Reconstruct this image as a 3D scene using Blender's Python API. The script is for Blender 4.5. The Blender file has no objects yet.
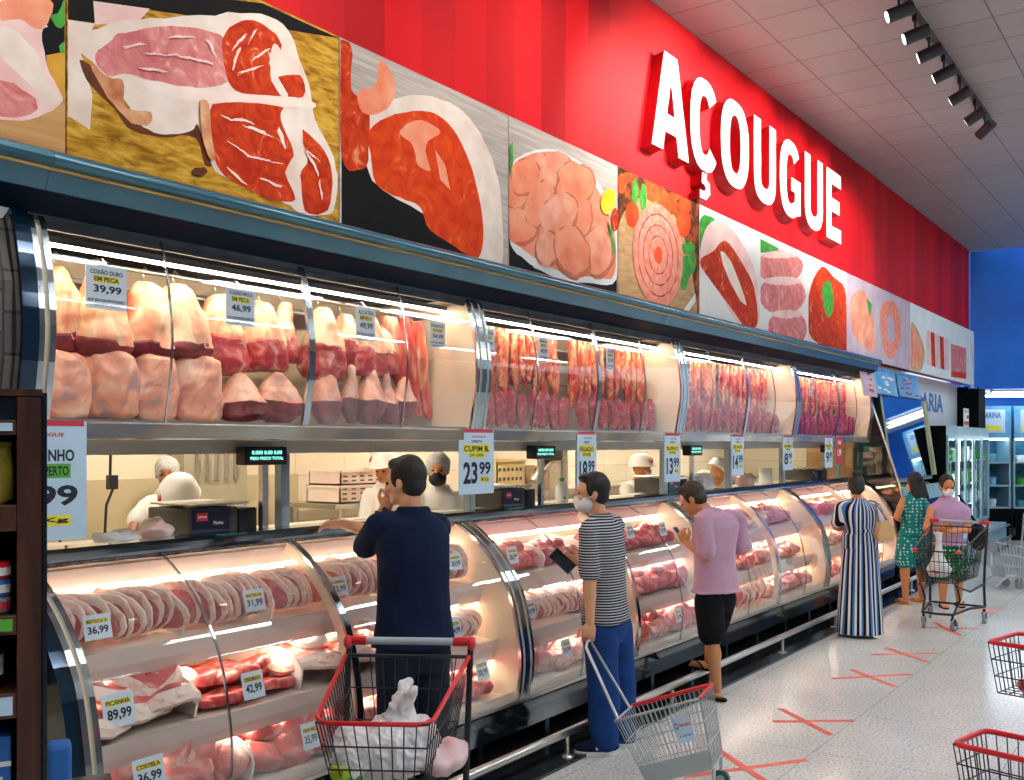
# butcher's counter in a supermarket
EXPOSURE = 0.4; WORLD = .8; LAMP = 30; WORKLAMP = 38; SPOT = 120; TUBE = 18; TUBEUP = 42
import bpy, math, random
from mathutils import Vector, Matrix, Quaternion, noise
PI = math.pi
C = bpy.context.scene.collection
rnd = random.Random(11)

# ------------------------------------------------------------------ mesh builder
class MB:
    def __init__(s):
        s.v = []; s.f = []; s.m = []; s.s = []
    def add(s, vs, fs, mat=0, smooth=False):
        o = len(s.v)
        s.v.extend([tuple(p) for p in vs])
        for f in fs:
            s.f.append(tuple(i + o for i in f)); s.m.append(mat); s.s.append(smooth)
        return s
    def box(s, x0, x1, y0, y1, z0, z1, mat=0, M=None):
        vs = [(x0,y0,z0),(x1,y0,z0),(x1,y1,z0),(x0,y1,z0),(x0,y0,z1),(x1,y0,z1),(x1,y1,z1),(x0,y1,z1)]
        if M is not None: vs = [M @ Vector(p) for p in vs]
        return s.add(vs, [(0,3,2,1),(4,5,6,7),(0,1,5,4),(1,2,6,5),(2,3,7,6),(3,0,4,7)], mat)
    def prism(s, poly, fn, a, b, mat=0, smooth=False, caps=True):
        """poly: 2-D outline, fn(p, t) -> 3-D, swept from t=a to t=b"""
        n = len(poly)
        vs = [fn(p, a) for p in poly] + [fn(p, b) for p in poly]
        s.add(vs, [(i, (i+1) % n, n+(i+1) % n, n+i) for i in range(n)], mat, smooth)
        if caps: s.add(vs, [tuple(range(n))[::-1], tuple(range(n, 2*n))], mat)
        return s
    def px(s, prof, x0, x1, mat=0, smooth=False, caps=True):   # profile (y,z) swept along x
        return s.prism(prof, lambda p, t: (t, p[0], p[1]), x0, x1, mat, smooth, caps)
    def sheet(s, prof, x0, x1, th, mat=0, smooth=True):        # open profile (y,z) given a thickness towards +normal
        n = len(prof); off = []
        for i in range(n):
            a = prof[max(i-1, 0)]; b = prof[min(i+1, n-1)]
            d = Vector((b[0]-a[0], b[1]-a[1])).normalized()
            off.append((prof[i][0] - d.y*th, prof[i][1] + d.x*th))
        vs = []
        for q in (prof, off):
            for t in (x0, x1): vs += [(t, p[0], p[1]) for p in q]
        fs = []
        for i in range(n-1):
            fs.append((i, i+1, n+i+1, n+i)); fs.append((2*n+i, 3*n+i, 3*n+i+1, 2*n+i+1))
        s.add(vs, fs, mat, smooth)
        ed = []
        for i in range(n-1):
            ed.append((i, 2*n+i, 2*n+i+1, i+1)); ed.append((n+i, n+i+1, 3*n+i+1, 3*n+i))
        ed.append((0, n, 3*n, 2*n)); ed.append((n-1, 3*n-1, 4*n-1, 2*n-1))
        return s.add(vs, ed, mat)
    def tube(s, pts, r, n=8, mat=0, closed=False, caps=True):
        P = [Vector(p) for p in pts]; m = len(P)
        rs = r if isinstance(r, (list, tuple)) else [r]*m
        T = []
        for i in range(m):
            if closed: d = P[(i+1) % m] - P[i-1]
            else: d = P[min(i+1, m-1)] - P[max(i-1, 0)]
            T.append(d.normalized() if d.length > 1e-9 else Vector((0,0,1)))
        u = T[0].orthogonal().normalized(); rings = []; N = u
        for i in range(m):
            if i:
                q = T[i-1].rotation_difference(T[i]); N = q @ N
            N = (N - T[i]*N.dot(T[i])).normalized(); B = T[i].cross(N)
            rings.append([P[i] + (N*math.cos(2*PI*k/n) + B*math.sin(2*PI*k/n))*rs[i] for k in range(n)])
        vs = [p for R in rings for p in R]; fs = []
        for i in range(m if closed else m-1):
            j = (i+1) % m
            for k in range(n):
                fs.append((i*n+k, i*n+(k+1) % n, j*n+(k+1) % n, j*n+k))
        s.add(vs, fs, mat, True)
        if caps and not closed:
            s.add(vs, [tuple(range(n))[::-1], tuple(range((m-1)*n, m*n))], mat)
        return s
    def cyl(s, a, b, r, n=12, mat=0, r2=None):
        return s.tube([a, b], [r, r if r2 is None else r2], n, mat)
    def lathe(s, prof, c=(0,0,0), n=16, mat=0, M=None, smooth=True):
        vs = []; m = len(prof)
        for r, z in prof:
            for k in range(n):
                p = Vector((r*math.cos(2*PI*k/n), r*math.sin(2*PI*k/n), z))
                if M is not None: p = M @ p
                vs.append(p + Vector(c))
        fs = [(i*n+k, i*n+(k+1) % n, (i+1)*n+(k+1) % n, (i+1)*n+k) for i in range(m-1) for k in range(n)]
        s.add(vs, fs, mat, smooth)
        s.add(vs, [tuple(range(n))[::-1], tuple(range((m-1)*n, m*n))], mat)
        return s
    def ell(s, c, r, n=14, m=9, mat=0, R=None):
        c = Vector(c); vs = []; fs = []
        for i in range(m+1):
            th = PI*i/m
            for k in range(n):
                p = Vector((r[0]*math.sin(th)*math.cos(2*PI*k/n), r[1]*math.sin(th)*math.sin(2*PI*k/n), -r[2]*math.cos(th)))
                if R is not None: p = R @ p
                vs.append(c + p)
        for i in range(m):
            for k in range(n):
                fs.append((i*n+k, i*n+(k+1) % n, (i+1)*n+(k+1) % n, (i+1)*n+k))
        return s.add(vs, fs, mat, True)
    def loft(s, rings, mat=0, smooth=True, caps=True):
        n = len(rings[0]); vs = [p for R in rings for p in R]; m = len(rings)
        s.add(vs, [(i*n+k, i*n+(k+1) % n, (i+1)*n+(k+1) % n, (i+1)*n+k) for i in range(m-1) for k in range(n)], mat, smooth)
        if caps: s.add(vs, [tuple(range(n))[::-1], tuple(range((m-1)*n, m*n))], mat, smooth)
        return s
    def xf(s, M):
        s.v = [tuple(M @ Vector(p)) for p in s.v]; return s
    def disp(s, amp, sc, seed=0.0, ax=(1,1,1)):
        out = []
        for p in s.v:
            q = Vector(p)*sc + Vector((seed, seed*1.7, -seed))
            d = noise.noise_vector(q)
            out.append((p[0]+d.x*amp*ax[0], p[1]+d.y*amp*ax[1], p[2]+d.z*amp*ax[2]))
        s.v = out; return s
    def mesh(s, name, mats):
        me = bpy.data.meshes.new(name)
        me.from_pydata(s.v, [], s.f); me.validate(verbose=False)
        for m in (mats if isinstance(mats, (list, tuple)) else [mats]): me.materials.append(m)
        if len(me.polygons) == len(s.f):
            me.polygons.foreach_set('material_index', s.m)
            me.polygons.foreach_set('use_smooth', s.s)
        me.update()
        return me
    def build(s, name, mats, parent=None, world=False, bevel=0, sub=0):
        if world and parent is not None:
            inv = parent.matrix_basis.inverted(); s.xf(inv)
        me = s.mesh(name, mats)
        o = bpy.data.objects.new(name, me); C.objects.link(o)
        if parent is not None: o.parent = parent
        if bevel:
            b = o.modifiers.new('bevel', 'BEVEL'); b.width = bevel; b.segments = 2; b.limit_method = 'ANGLE'
        if sub:
            b = o.modifiers.new('sub', 'SUBSURF'); b.levels = sub; b.render_levels = sub
        return o

def tag(o, label=None, cat=None, group=None, kind=None):
    if label: o['label'] = label
    if cat: o['category'] = cat
    if group: o['group'] = group
    if kind: o['kind'] = kind
    return o
def thing(name, label, cat, loc=(0,0,0), rz=0, group=None):
    o = bpy.data.objects.new(name, None); C.objects.link(o)
    o.empty_display_size = .1
    o.matrix_basis = Matrix.Translation(loc) @ Matrix.Rotation(rz, 4, 'Z')
    return tag(o, label, cat, group)
def struct(mb, name, mats, **k):
    return tag(mb.build(name, mats, **k), kind='structure')
def children(o): return [c for c in C.objects if c.parent is o]
def dup(root, loc, rz=None, label=None, group=None):
    kids = root.get('_k')
    r = root.copy(); C.objects.link(r)
    r.location = loc
    if rz is not None: r.rotation_euler = (0, 0, rz)
    if label: r['label'] = label
    if group: r['group'] = group
    for ch in root.children:
        c = ch.copy(); C.objects.link(c); c.parent = r
        for g in ch.children:
            d = g.copy(); C.objects.link(d); d.parent = c
    return r
def crumple(o, amp, sc, seed=0):
    me = o.data; ns = [v.normal.copy() for v in me.vertices]
    for v, n in zip(me.vertices, ns):
        q = v.co*sc + Vector((seed, seed, seed))
        a = 1-abs(noise.noise(q))*2.2; b = 1-abs(noise.noise(q*2.3))*2.2
        v.co += n*amp*(a*.7+b*.4-.4)
    me.update(); return o
_dg = None
def applied(o):
    """evaluate modifiers, replace the mesh"""
    dg = bpy.context.evaluated_depsgraph_get()
    me = bpy.data.meshes.new_from_object(o.evaluated_get(dg))
    o.modifiers.clear(); o.data = me
    return o
def fuse(mb, name, mats, vox, parent=None, smooth=6):
    """one continuous surface out of overlapping closed shapes"""
    o = mb.build(name, mats, parent)
    r = o.modifiers.new('r', 'REMESH'); r.mode = 'VOXEL'; r.voxel_size = vox; r.use_smooth_shade = True
    if smooth:
        q = o.modifiers.new('s', 'SMOOTH'); q.factor = .5; q.iterations = smooth
    applied(o)
    return o
# ------------------------------------------------------------------ lettering
_tc = {}
def text_geo(txt, bold=0.0, extrude=0.0):
    k = (txt, bold, extrude)
    if k not in _tc:
        cu = bpy.data.curves.new('t', 'FONT'); cu.body = txt; cu.size = 1; cu.offset = bold; cu.extrude = extrude
        cu.resolution_u = 3
        ob = bpy.data.objects.new('t', cu); C.objects.link(ob)
        dg = bpy.context.evaluated_depsgraph_get()
        me = ob.evaluated_get(dg).to_mesh()
        vs = [tuple(v.co) for v in me.vertices]; fs = [tuple(p.vertices) for p in me.polygons]
        ob.evaluated_get(dg).to_mesh_clear()
        bpy.data.objects.remove(ob); bpy.data.curves.remove(cu)
        xs = [v[0] for v in vs]; ys = [v[1] for v in vs]
        _tc[k] = (vs, fs, min(xs), max(xs), min(ys), max(ys))
    return _tc[k]
def put_text(mb, txt, x0, x1, z0, z1, fn, mat=0, bold=0.02, keep=False):
    """fit lettering in the rectangle x0..x1, z0..z1 of a face; fn(a, b) -> 3-D point"""
    vs, fs, a0, a1, b0, b1 = text_geo(txt, bold)
    sx = (x1-x0)/(a1-a0); sy = (z1-z0)/(b1-b0)
    if keep: sx = min(sx, sy*1.1)
    mb.add([fn(x0+(v[0]-a0)*sx, z0+(v[1]-b0)*sy) for v in vs], fs, mat)

# ------------------------------------------------------------------ materials
def mat(name, col, rough=.5, metal=0, spec=.5, emit=None, es=0, coat=0, alpha=None):
    m = bpy.data.materials.new(name); m.use_nodes = True
    b = m.node_tree.nodes['Principled BSDF']
    b.inputs['Base Color'].default_value = (*col, 1); b.inputs['Roughness'].default_value = rough
    b.inputs['Metallic'].default_value = metal; b.inputs['Specular IOR Level'].default_value = spec
    if coat: b.inputs['Coat Weight'].default_value = coat; b.inputs['Coat Roughness'].default_value = .08
    if emit: b.inputs['Emission Color'].default_value = (*emit, 1); b.inputs['Emission Strength'].default_value = es
    return m
def N(m, t, **kw):
    n = m.node_tree.nodes.new(t)
    for k, v in kw.items(): setattr(n, k, v)
    return n
def LK(m, a, b): m.node_tree.links.new(a, b)
def ramp(m, fac, stops, interp='LINEAR'):
    r = N(m, 'ShaderNodeValToRGB'); r.color_ramp.interpolation = interp
    e = r.color_ramp.elements
    while len(e) > len(stops): e.remove(e[-1])
    while len(e) < len(stops): e.new(.5)
    for i, (p, c) in enumerate(stops): e[i].position = p; e[i].color = (*c, 1)
    LK(m, fac, r.inputs['Fac']); return r
def noisy(name, cols, scale=5, rough=.5, detail=4, stretch=(1,1,1), dist=0, bump=0, metal=0, coat=0, spec=.5, obj_rand=False, pos=None, coord='Object', bscale=None):
    """colour ramp over stretched noise in the object's own coordinates"""
    m = mat(name, cols[0], rough, metal, spec, coat=coat)
    b = m.node_tree.nodes['Principled BSDF']
    tc = N(m, 'ShaderNodeTexCoord'); mp = N(m, 'ShaderNodeMapping'); mp.inputs['Scale'].default_value = stretch
    LK(m, tc.outputs[coord], mp.inputs['Vector'])
    src = mp.outputs['Vector']
    nz = N(m, 'ShaderNodeTexNoise'); nz.inputs['Scale'].default_value = scale; nz.inputs['Detail'].default_value = detail
    nz.inputs['Distortion'].default_value = dist
    if obj_rand:
        nz.noise_dimensions = '4D'
        oi = N(m, 'ShaderNodeObjectInfo'); mu = N(m, 'ShaderNodeMath', operation='MULTIPLY'); mu.inputs[1].default_value = 37
        LK(m, oi.outputs['Random'], mu.inputs[0]); LK(m, mu.outputs[0], nz.inputs['W'])
    LK(m, src, nz.inputs['Vector'])
    n = len(cols); st = pos or [.32+.36*i/(n-1) for i in range(n)]
    r = ramp(m, nz.outputs['Fac'], list(zip(st, cols)))
    LK(m, r.outputs['Color'], b.inputs['Base Color'])
    if bump:
        bp = N(m, 'ShaderNodeBump'); bp.inputs['Strength'].default_value = bump; bp.inputs['Distance'].default_value = .01
        if bscale:
            n2 = N(m, 'ShaderNodeTexNoise'); n2.inputs['Scale'].default_value = bscale; LK(m, src, n2.inputs['Vector']); LK(m, n2.outputs['Fac'], bp.inputs['Height'])
        else: LK(m, nz.outputs['Fac'], bp.inputs['Height'])
        LK(m, bp.outputs['Normal'], b.inputs['Normal'])
    return m
def pane(name, tint=(.97,.99,.99), ior=1.45, rough=.0, gain=1.0, base=0.0):
    """thin clear sheet: see-through, mirror reflection growing towards grazing angles"""
    m = bpy.data.materials.new(name); m.use_nodes = True; nt = m.node_tree; nt.nodes.clear()
    o = N(m, 'ShaderNodeOutputMaterial'); mx = N(m, 'ShaderNodeMixShader'); t = N(m, 'ShaderNodeBsdfTransparent'); g = N(m, 'ShaderNodeBsdfGlossy')
    t.inputs['Color'].default_value = (*tint, 1); g.inputs['Roughness'].default_value = rough
    g.inputs['Color'].default_value = (1,1,1,1)
    fr = N(m, 'ShaderNodeFresnel'); fr.inputs['IOR'].default_value = ior
    ma = N(m, 'ShaderNodeMath', operation='MULTIPLY_ADD'); ma.inputs[1].default_value = gain; ma.inputs[2].default_value = base
    LK(m, fr.outputs[0], ma.inputs[0]); LK(m, ma.outputs[0], mx.inputs[0])
    LK(m, t.outputs[0], mx.inputs[1]); LK(m, g.outputs[0], mx.inputs[2]); LK(m, mx.outputs[0], o.inputs['Surface'])
    return m
def glow(name, col, st):
    m = bpy.data.materials.new(name); m.use_nodes = True; nt = m.node_tree; nt.nodes.clear()
    o = N(m, 'ShaderNodeOutputMaterial'); e = N(m, 'ShaderNodeEmission'); e.inputs['Color'].default_value = (*col, 1); e.inputs['Strength'].default_value = st
    LK(m, e.outputs[0], o.inputs['Surface']); return m
def hexc(h):
    h = h.lstrip('#'); v = [int(h[i:i+2], 16)/255 for i in (0,2,4)]
    return tuple(c/12.92 if c <= .04045 else ((c+.055)/1.055)**2.4 for c in v)

M = {}
M['black'] = mat('black_paint', (.012,.013,.015), .35)
M['gloss_black'] = mat('gloss_black', (.008,.012,.016), .08, coat=.5)
M['void'] = mat('matt_black', (.003,.003,.0035), .9, spec=.1)
M['chrome'] = noisy('brushed_chrome', [(.48,.56,.6),(.7,.74,.76)], 14, .13, metal=1, stretch=(1,1,.3))
M['steel'] = noisy('steel', [(.56,.54,.5),(.7,.68,.63)], 40, .3, metal=1, stretch=(.05,1,1))
M['teal_metal'] = noisy('teal_fascia', [hexc('#2f5f70'), hexc('#3a7080')], 3, .22, metal=.35, coat=.6)
M['navy_panel'] = noisy('navy_panel', [hexc('#06182b'), hexc('#0a2236')], 3, .55, spec=.06)
M['dark_trim'] = noisy('dark_trim', [(.03,.04,.05),(.06,.075,.09)], 8, .5, spec=.3)
M['gold'] = mat('gold_line', hexc('#c9a25a'), .3, .6)
M['white'] = noisy('white_plastic', [(.78,.77,.74),(.86,.85,.83)], 4, .4)
M['cream'] = noisy('cream_liner', [hexc('#e9d6b8'), hexc('#f3e4cb')], 3, .35)
M['tile'] = None
M['red_plastic'] = mat('red_plastic', hexc('#d8232a'), .3)
M['rubber'] = mat('rubber', (.03,.03,.035), .7)
M['grey_plastic'] = mat('grey_plastic', (.25,.26,.27), .5)
M['wire_black'] = mat('black_wire', (.012,.016,.02), .3)
M['wire_grey'] = mat('zinc_wire', (.55,.6,.62), .3, .6)
M['glass'] = pane('case_glass', tint=(.99,.995,.995), gain=.19)
M['acrylic'] = noisy('frosted_acrylic', [(.88,.84,.78),(.93,.9,.85)], 5, .3)
M['paper'] = mat('tag_card', hexc('#d5e2ee'), .6)
M['paper_blue'] = mat('poster_card', hexc('#c4dcee'), .55)
M['ink'] = mat('print_ink', hexc('#1d2430'), .7)
M['ink_red'] = mat('red_ink', hexc('#d03a48'), .7)
M['ink_yellow'] = mat('yellow_ink', hexc('#f2e13c'), .6)
M['ink_blue'] = mat('blue_ink', hexc('#2d6fc0'), .6)
M['ink_green'] = mat('green_ink', hexc('#5fae3a'), .6)
M['ink_white'] = mat('white_ink', hexc('#f5f2ee'), .6)

# ------------------------------------------------------------------ camera
YAW = math.atan2(703, 990); CA = math.cos(YAW); SA = math.sin(YAW)
cam = bpy.data.cameras.new('camera'); co = bpy.data.objects.new('camera', cam); C.objects.link(co)
co.location = (0, 0, 1.88); co.rotation_euler = (PI/2, 0, YAW - PI/2)
cam.sensor_width = 36; cam.lens = 36*990/1024; cam.shift_y = 54/1024; cam.clip_start = .05
bpy.context.scene.camera = co
sc = bpy.context.scene
sc.view_settings.view_transform = 'Standard'; sc.view_settings.look = 'None'; sc.view_settings.gamma = 1
sc.view_settings.use_curve_mapping = False; sc.view_settings.exposure = EXPOSURE
sc.cycles.max_bounces = 8; sc.cycles.transparent_max_bounces = 24; sc.cycles.glossy_bounces = 4
w = bpy.data.worlds.new('world'); sc.world = w; w.use_nodes = True
w.node_tree.nodes['Background'].inputs[0].default_value = (.62, .8, 1, 1)
w.node_tree.nodes['Background'].inputs[1].default_value = WORLD

# ------------------------------------------------------------------ room materials
def floor_mat():
    m = mat('terrazzo', (.5,.5,.5), .16, spec=.5); b = m.node_tree.nodes['Principled BSDF']
    tc = N(m, 'ShaderNodeTexCoord')
    n1 = N(m, 'ShaderNodeTexNoise'); n1.inputs['Scale'].default_value = 55; n1.inputs['Detail'].default_value = 3; LK(m, tc.outputs['Object'], n1.inputs['Vector'])
    r1 = ramp(m, n1.outputs['Fac'], [(.3, hexc('#a9a9a6')), (.45, hexc('#d6d6d1')), (.62, hexc('#e9e8e3'))])
    n2 = N(m, 'ShaderNodeTexNoise'); n2.inputs['Scale'].default_value = 1.3; LK(m, tc.outputs['Object'], n2.inputs['Vector'])
    r2 = ramp(m, n2.outputs['Fac'], [(.35, (.86,.87,.88)), (.65, (1,1,1))])
    mx = N(m, 'ShaderNodeMixRGB', blend_type='MULTIPLY'); mx.inputs[0].default_value = 1
    LK(m, r1.outputs[0], mx.inputs[1]); LK(m, r2.outputs[0], mx.inputs[2])
    br = N(m, 'ShaderNodeTexBrick'); br.offset = 0; br.inputs['Scale'].default_value = 1; br.inputs['Brick Width'].default_value = 1.0; br.inputs['Row Height'].default_value = 1.0
    br.inputs['Mortar Size'].default_value = .0035; br.inputs['Color1'].default_value = br.inputs['Color2'].default_value = (1,1,1,1); br.inputs['Mortar'].default_value = (.62,.62,.62,1)
    LK(m, tc.outputs['Object'], br.inputs['Vector'])
    m2 = N(m, 'ShaderNodeMixRGB', blend_type='MULTIPLY'); m2.inputs[0].default_value = 1
    LK(m, mx.outputs[0], m2.inputs[1]); LK(m, br.outputs['Color'], m2.inputs[2]); LK(m, m2.outputs[0], b.inputs['Base Color'])
    return m
def ceil_mat():
    m = mat('ceiling_tile', (.5,.5,.5), .45); b = m.node_tree.nodes['Principled BSDF']
    tc = N(m, 'ShaderNodeTexCoord')
    br = N(m, 'ShaderNodeTexBrick'); br.offset = 0; br.inputs['Scale'].default_value = 1; br.inputs['Brick Width'].default_value = .54; br.inputs['Row Height'].default_value = .555
    br.inputs['Mortar Size'].default_value = .007; br.inputs['Color1'].default_value = (.36,.355,.355,1); br.inputs['Color2'].default_value = (.32,.315,.315,1); br.inputs['Mortar'].default_value = (.12,.115,.115,1)
    mp = N(m, 'ShaderNodeMapping'); mp.inputs['Location'].default_value = (.0, -.42, 0)
    LK(m, tc.outputs['Object'], mp.inputs['Vector']); LK(m, mp.outputs[0], br.inputs['Vector'])
    nz = N(m, 'ShaderNodeTexNoise'); nz.inputs['Scale'].default_value = 1.6; LK(m, tc.outputs['Object'], nz.inputs['Vector'])
    bp = N(m, 'ShaderNodeBump'); bp.inputs['Strength'].default_value = .5; bp.inputs['Distance'].default_value = .05; LK(m, nz.outputs['Fac'], bp.inputs['Height'])
    LK(m, br.outputs['Color'], b.inputs['Base Color']); LK(m, bp.outputs[0], b.inputs['Normal'])
    return m
def red_mat():
    m = mat('red_wall_paint', hexc('#d5101c'), .6, spec=.2); b = m.node_tree.nodes['Principled BSDF']
    tc = N(m, 'ShaderNodeTexCoord'); sp = N(m, 'ShaderNodeSeparateXYZ'); LK(m, tc.outputs['Object'], sp.inputs[0])
    mu = N(m, 'ShaderNodeMath', operation='MULTIPLY'); mu.inputs[1].default_value = 3.2; LK(m, sp.outputs[0], mu.inputs[0])
    fl = N(m, 'ShaderNodeMath', operation='FLOOR'); LK(m, mu.outputs[0], fl.inputs[0])
    wn = N(m, 'ShaderNodeTexWhiteNoise', noise_dimensions='1D'); LK(m, fl.outputs[0], wn.inputs['W'])
    r = ramp(m, wn.outputs['Value'], [(0, hexc('#b0000c')), (.5, hexc('#cc0412')), (1, hexc('#da0816'))])
    LK(m, r.outputs[0], b.inputs['Base Color']); return m
def back_tile():
    m = mat('cream_wall_tile', hexc('#dccdb2'), .35); b = m.node_tree.nodes['Principled BSDF']
    tc = N(m, 'ShaderNodeTexCoord'); mp = N(m, 'ShaderNodeMapping'); mp.inputs['Rotation'].default_value = (PI/2, 0, 0)
    LK(m, tc.outputs['Object'], mp.inputs['Vector'])
    br = N(m, 'ShaderNodeTexBrick'); br.offset = 0; br.inputs['Scale'].default_value = 1; br.inputs['Brick Width'].default_value = .6; br.inputs['Row Height'].default_value = .4
    br.inputs['Mortar Size'].default_value = .004; br.inputs['Color1'].default_value = (*hexc('#e6d8bf'),1); br.inputs['Color2'].default_value = (*hexc('#e0d0b4'),1); br.inputs['Mortar'].default_value = (*hexc('#c2b193'),1)
    LK(m, mp.outputs[0], br.inputs['Vector']); LK(m, br.outputs['Color'], b.inputs['Base Color']); return m
M['floor'] = floor_mat(); M['ceil'] = ceil_mat(); M['red_wall'] = red_mat(); M['back_tile'] = back_tile()
M['blue_wall'] = noisy('blue_wall_paint', [hexc('#0c6ad8'), hexc('#1a7cec')], 1.5, .5)
M['plinth'] = noisy('black_floor_strip', [(.012,.013,.014),(.03,.03,.032)], 9, .12)

def at_depth(R, D, z=0): return (D*CA + R*SA, D*SA - R*CA, z)   # metres ahead / to the right of where one stands at the entrance

# ------------------------------------------------------------------ shell
struct(MB().box(-3, 34, -10, 9, -.1, 0), 'floor', M['floor'])
struct(MB().box(-3, 20.2, -10, 3.9, 5.49, 5.6), 'ceiling', M['ceil'])
struct(MB().box(-2, 20.04, 3.75, 3.9, 3.0, 5.49), 'wall_butchery_red', M['red_wall'])
struct(MB().box(-2, 16.2, 6.6, 6.7, 0, 3.0), 'wall_workroom_back', M['back_tile'])
struct(MB().box(-2.1, -2, 3.5, 6.7, 0, 3.0), 'wall_workroom_side', M['back_tile'])
struct(MB().box(16.1, 16.2, 4.1, 6.6, 0, 3.0), 'wall_workroom_end', M['back_tile'])
struct(MB().box(-2, 16.2, 3.9, 6.7, 3.0, 3.08), 'ceiling_workroom', M['white'])
struct(MB().box(16.1, 20.9, 4.0, 4.1, 0, 3.0), 'wall_bakery_white', noisy('white_wall', [(.7,.72,.72),(.76,.78,.78)], 2, .5))
struct(MB().box(1.2, 13.6, 3.08, 4.6, 0, .018), 'trim_floor_black', M['plinth'])
struct(MB().box(13.6, 20.5, 3.08, 4.0, 0, .018), 'trim_floor_black_far', M['plinth'])
# far blue wall, facing the entrance
bw = MB(); a = at_depth(8.62, 18.62); b_ = at_depth(17, 18.62); a2 = at_depth(8.62, 18.9); b2 = at_depth(17, 18.9)
bw.add([(*p[:2], z) for z in (2.92, 5.6) for p in (a, b_, b2, a2)], [(0,1,5,4),(1,2,6,5),(2,3,7,6),(3,0,4,7),(0,3,2,1),(4,5,6,7)])
struct(bw, 'wall_far_blue', M['blue_wall'])
bw = MB(); a = at_depth(8.4, 21.2); b_ = at_depth(18, 21.2); a2 = at_depth(8.4, 21.4); b2 = at_depth(18, 21.4)
bw.add([(*p[:2], z) for z in (0, 3.2) for p in (a, b_, b2, a2)], [(0,1,5,4),(1,2,6,5),(2,3,7,6),(3,0,4,7),(0,3,2,1),(4,5,6,7)])
struct(bw, 'wall_far_lower', M['blue_wall'])
bw = MB(); a = at_depth(8.62, 18.9); b_ = at_depth(17, 18.9); a2 = at_depth(8.4, 21.3); b2 = at_depth(18, 21.3)
bw.add([(*p[:2], z) for z in (2.93, 3.0) for p in (a, b_, b2, a2)], [(0,1,5,4),(1,2,6,5),(2,3,7,6),(3,0,4,7),(0,3,2,1),(4,5,6,7)])
struct(bw, 'ceiling_far_low', M['white'])
# black column where the counters end
struct(MB().box(20.25, 20.9, 3.62, 4.1, 0, 2.96), 'trim_column_black', M['void'])

# ------------------------------------------------------------------ lamps of the hall
M['lamp'] = glow('cool_lamp', (.88,.95,1), LAMP)
k = 0
ORD = ['first', 'second', 'third', 'fourth', 'fifth', 'sixth', 'seventh', 'eighth', 'ninth', 'tenth', 'eleventh', 'twelfth', 'thirteenth']
first = None
for y in (.2, -3.6):
    for i in range(8):
        x = -.8 + 2.6*i
        lab = '%s white strip light of the %s row on the grey tiled ceiling' % (ORD[i], 'aisle-side' if y > 0 else 'outer')
        if first is None:
            first = thing('ceiling_light', lab, 'ceiling light', (x, y, 5.49), 0, 'strip lights over the aisle')
            MB().box(-.75,.75,-.16,.16,-.07,0).build('housing', M['white'], first)
            MB().box(-.72,.72,-.13,.13,-.085,-.0701).build('diffuser', M['lamp'], first)
        else: dup(first, (x, y, 5.49), None, lab)
# workroom lamps
wl = None
for i in range(5):
    x = 1.5+3.0*i; lab = '%s strip light from the entrance end of the cream workroom ceiling' % ORD[i]
    if wl is None:
        wl = thing('workroom_light', lab, 'ceiling light', (x, 5.5, 3.0), 0, 'strip lights in the workroom')
        MB().box(-.7,.7,-.12,.12,-.06,0).build('housing', M['white'], wl)
        MB().box(-.68,.68,-.1,.1,-.075,-.0601).build('diffuser', glow('work_lamp', (1,.93,.82), WORKLAMP), wl)
    else: dup(wl, (x, 5.5, 3.0), None, lab)

# ------------------------------------------------------------------ track with its spotlights
tr = thing('lighting_track', 'black lighting track running along the grey tiled ceiling', 'lighting track', (7.0, 2.02, 5.49))
MB().box(-5.2,4.9,-.02,.02,-.06,-.025).build('rail', M['black'], tr)
for x in (-4.6,-2.4,-.2,2.0,4.2): MB().cyl((x,0,-.03),(x,0,0),.012,8).build('hanger', M['black'], tr)
sp0 = None
spots_x = [2.2, 3.2, 4.2, 5.2, 6.2, 7.1, 8.08, 8.6, 9.08, 9.66, 10.36, 11.1, 11.64]  # first six heads are out of view, added to light the left panels
aims = [(1.2,3.7),(2.7,3.7),(3.9,3.7),(5.2,4.4),(6.0,4.5),(6.9,4.3),(7.4,4.7),(8.0,4.7),(8.8,4.7),(9.6,4.7),(10.6,4.6),(11.5,4.5),(12.6,4.2)]
for i, x in enumerate(spots_x):
    lab = '%s black spotlight from the entrance end of the ceiling track' % ORD[i]
    tgt = Vector((aims[i][0], 3.7, aims[i][1])); p = Vector((x, 2.02, 5.26)); d = (tgt-p).normalized()
    s_ = thing('track_spotlight', lab, 'spotlight', (x, 2.02, 5.43), 0, 'spotlights on the ceiling track')
    MB().box(-.03,.03,-.018,.018,-.06,0).cyl((0,0,-.06),(0,0,-.13),.01,8).build('adapter', M['black'], s_)
    c0 = Vector((0,0,-.17))
    MB().cyl(c0-d*.11, c0+d*.09, .055, 14).build('lamp_head', M['black'], s_)
    mb = MB(); mb.cyl(c0+d*.0905, c0+d*.094, .044, 14); mb.build('lens', glow('spot_lens', (1,.95,.86), 6), s_)
    ld = bpy.data.lights.new('spot', 'SPOT'); ld.energy = SPOT*(.6 if i < 5 else 1.9); ld.spot_size = math.radians(62); ld.spot_blend = .9; ld.color = (1,.93,.84); ld.shadow_soft_size = .04
    lo = bpy.data.objects.new('beam', ld); C.objects.link(lo); lo.parent = s_
    lo.location = c0 + d*.12; lo.rotation_euler = d.to_track_quat('-Z', 'Y').to_euler()

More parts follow.
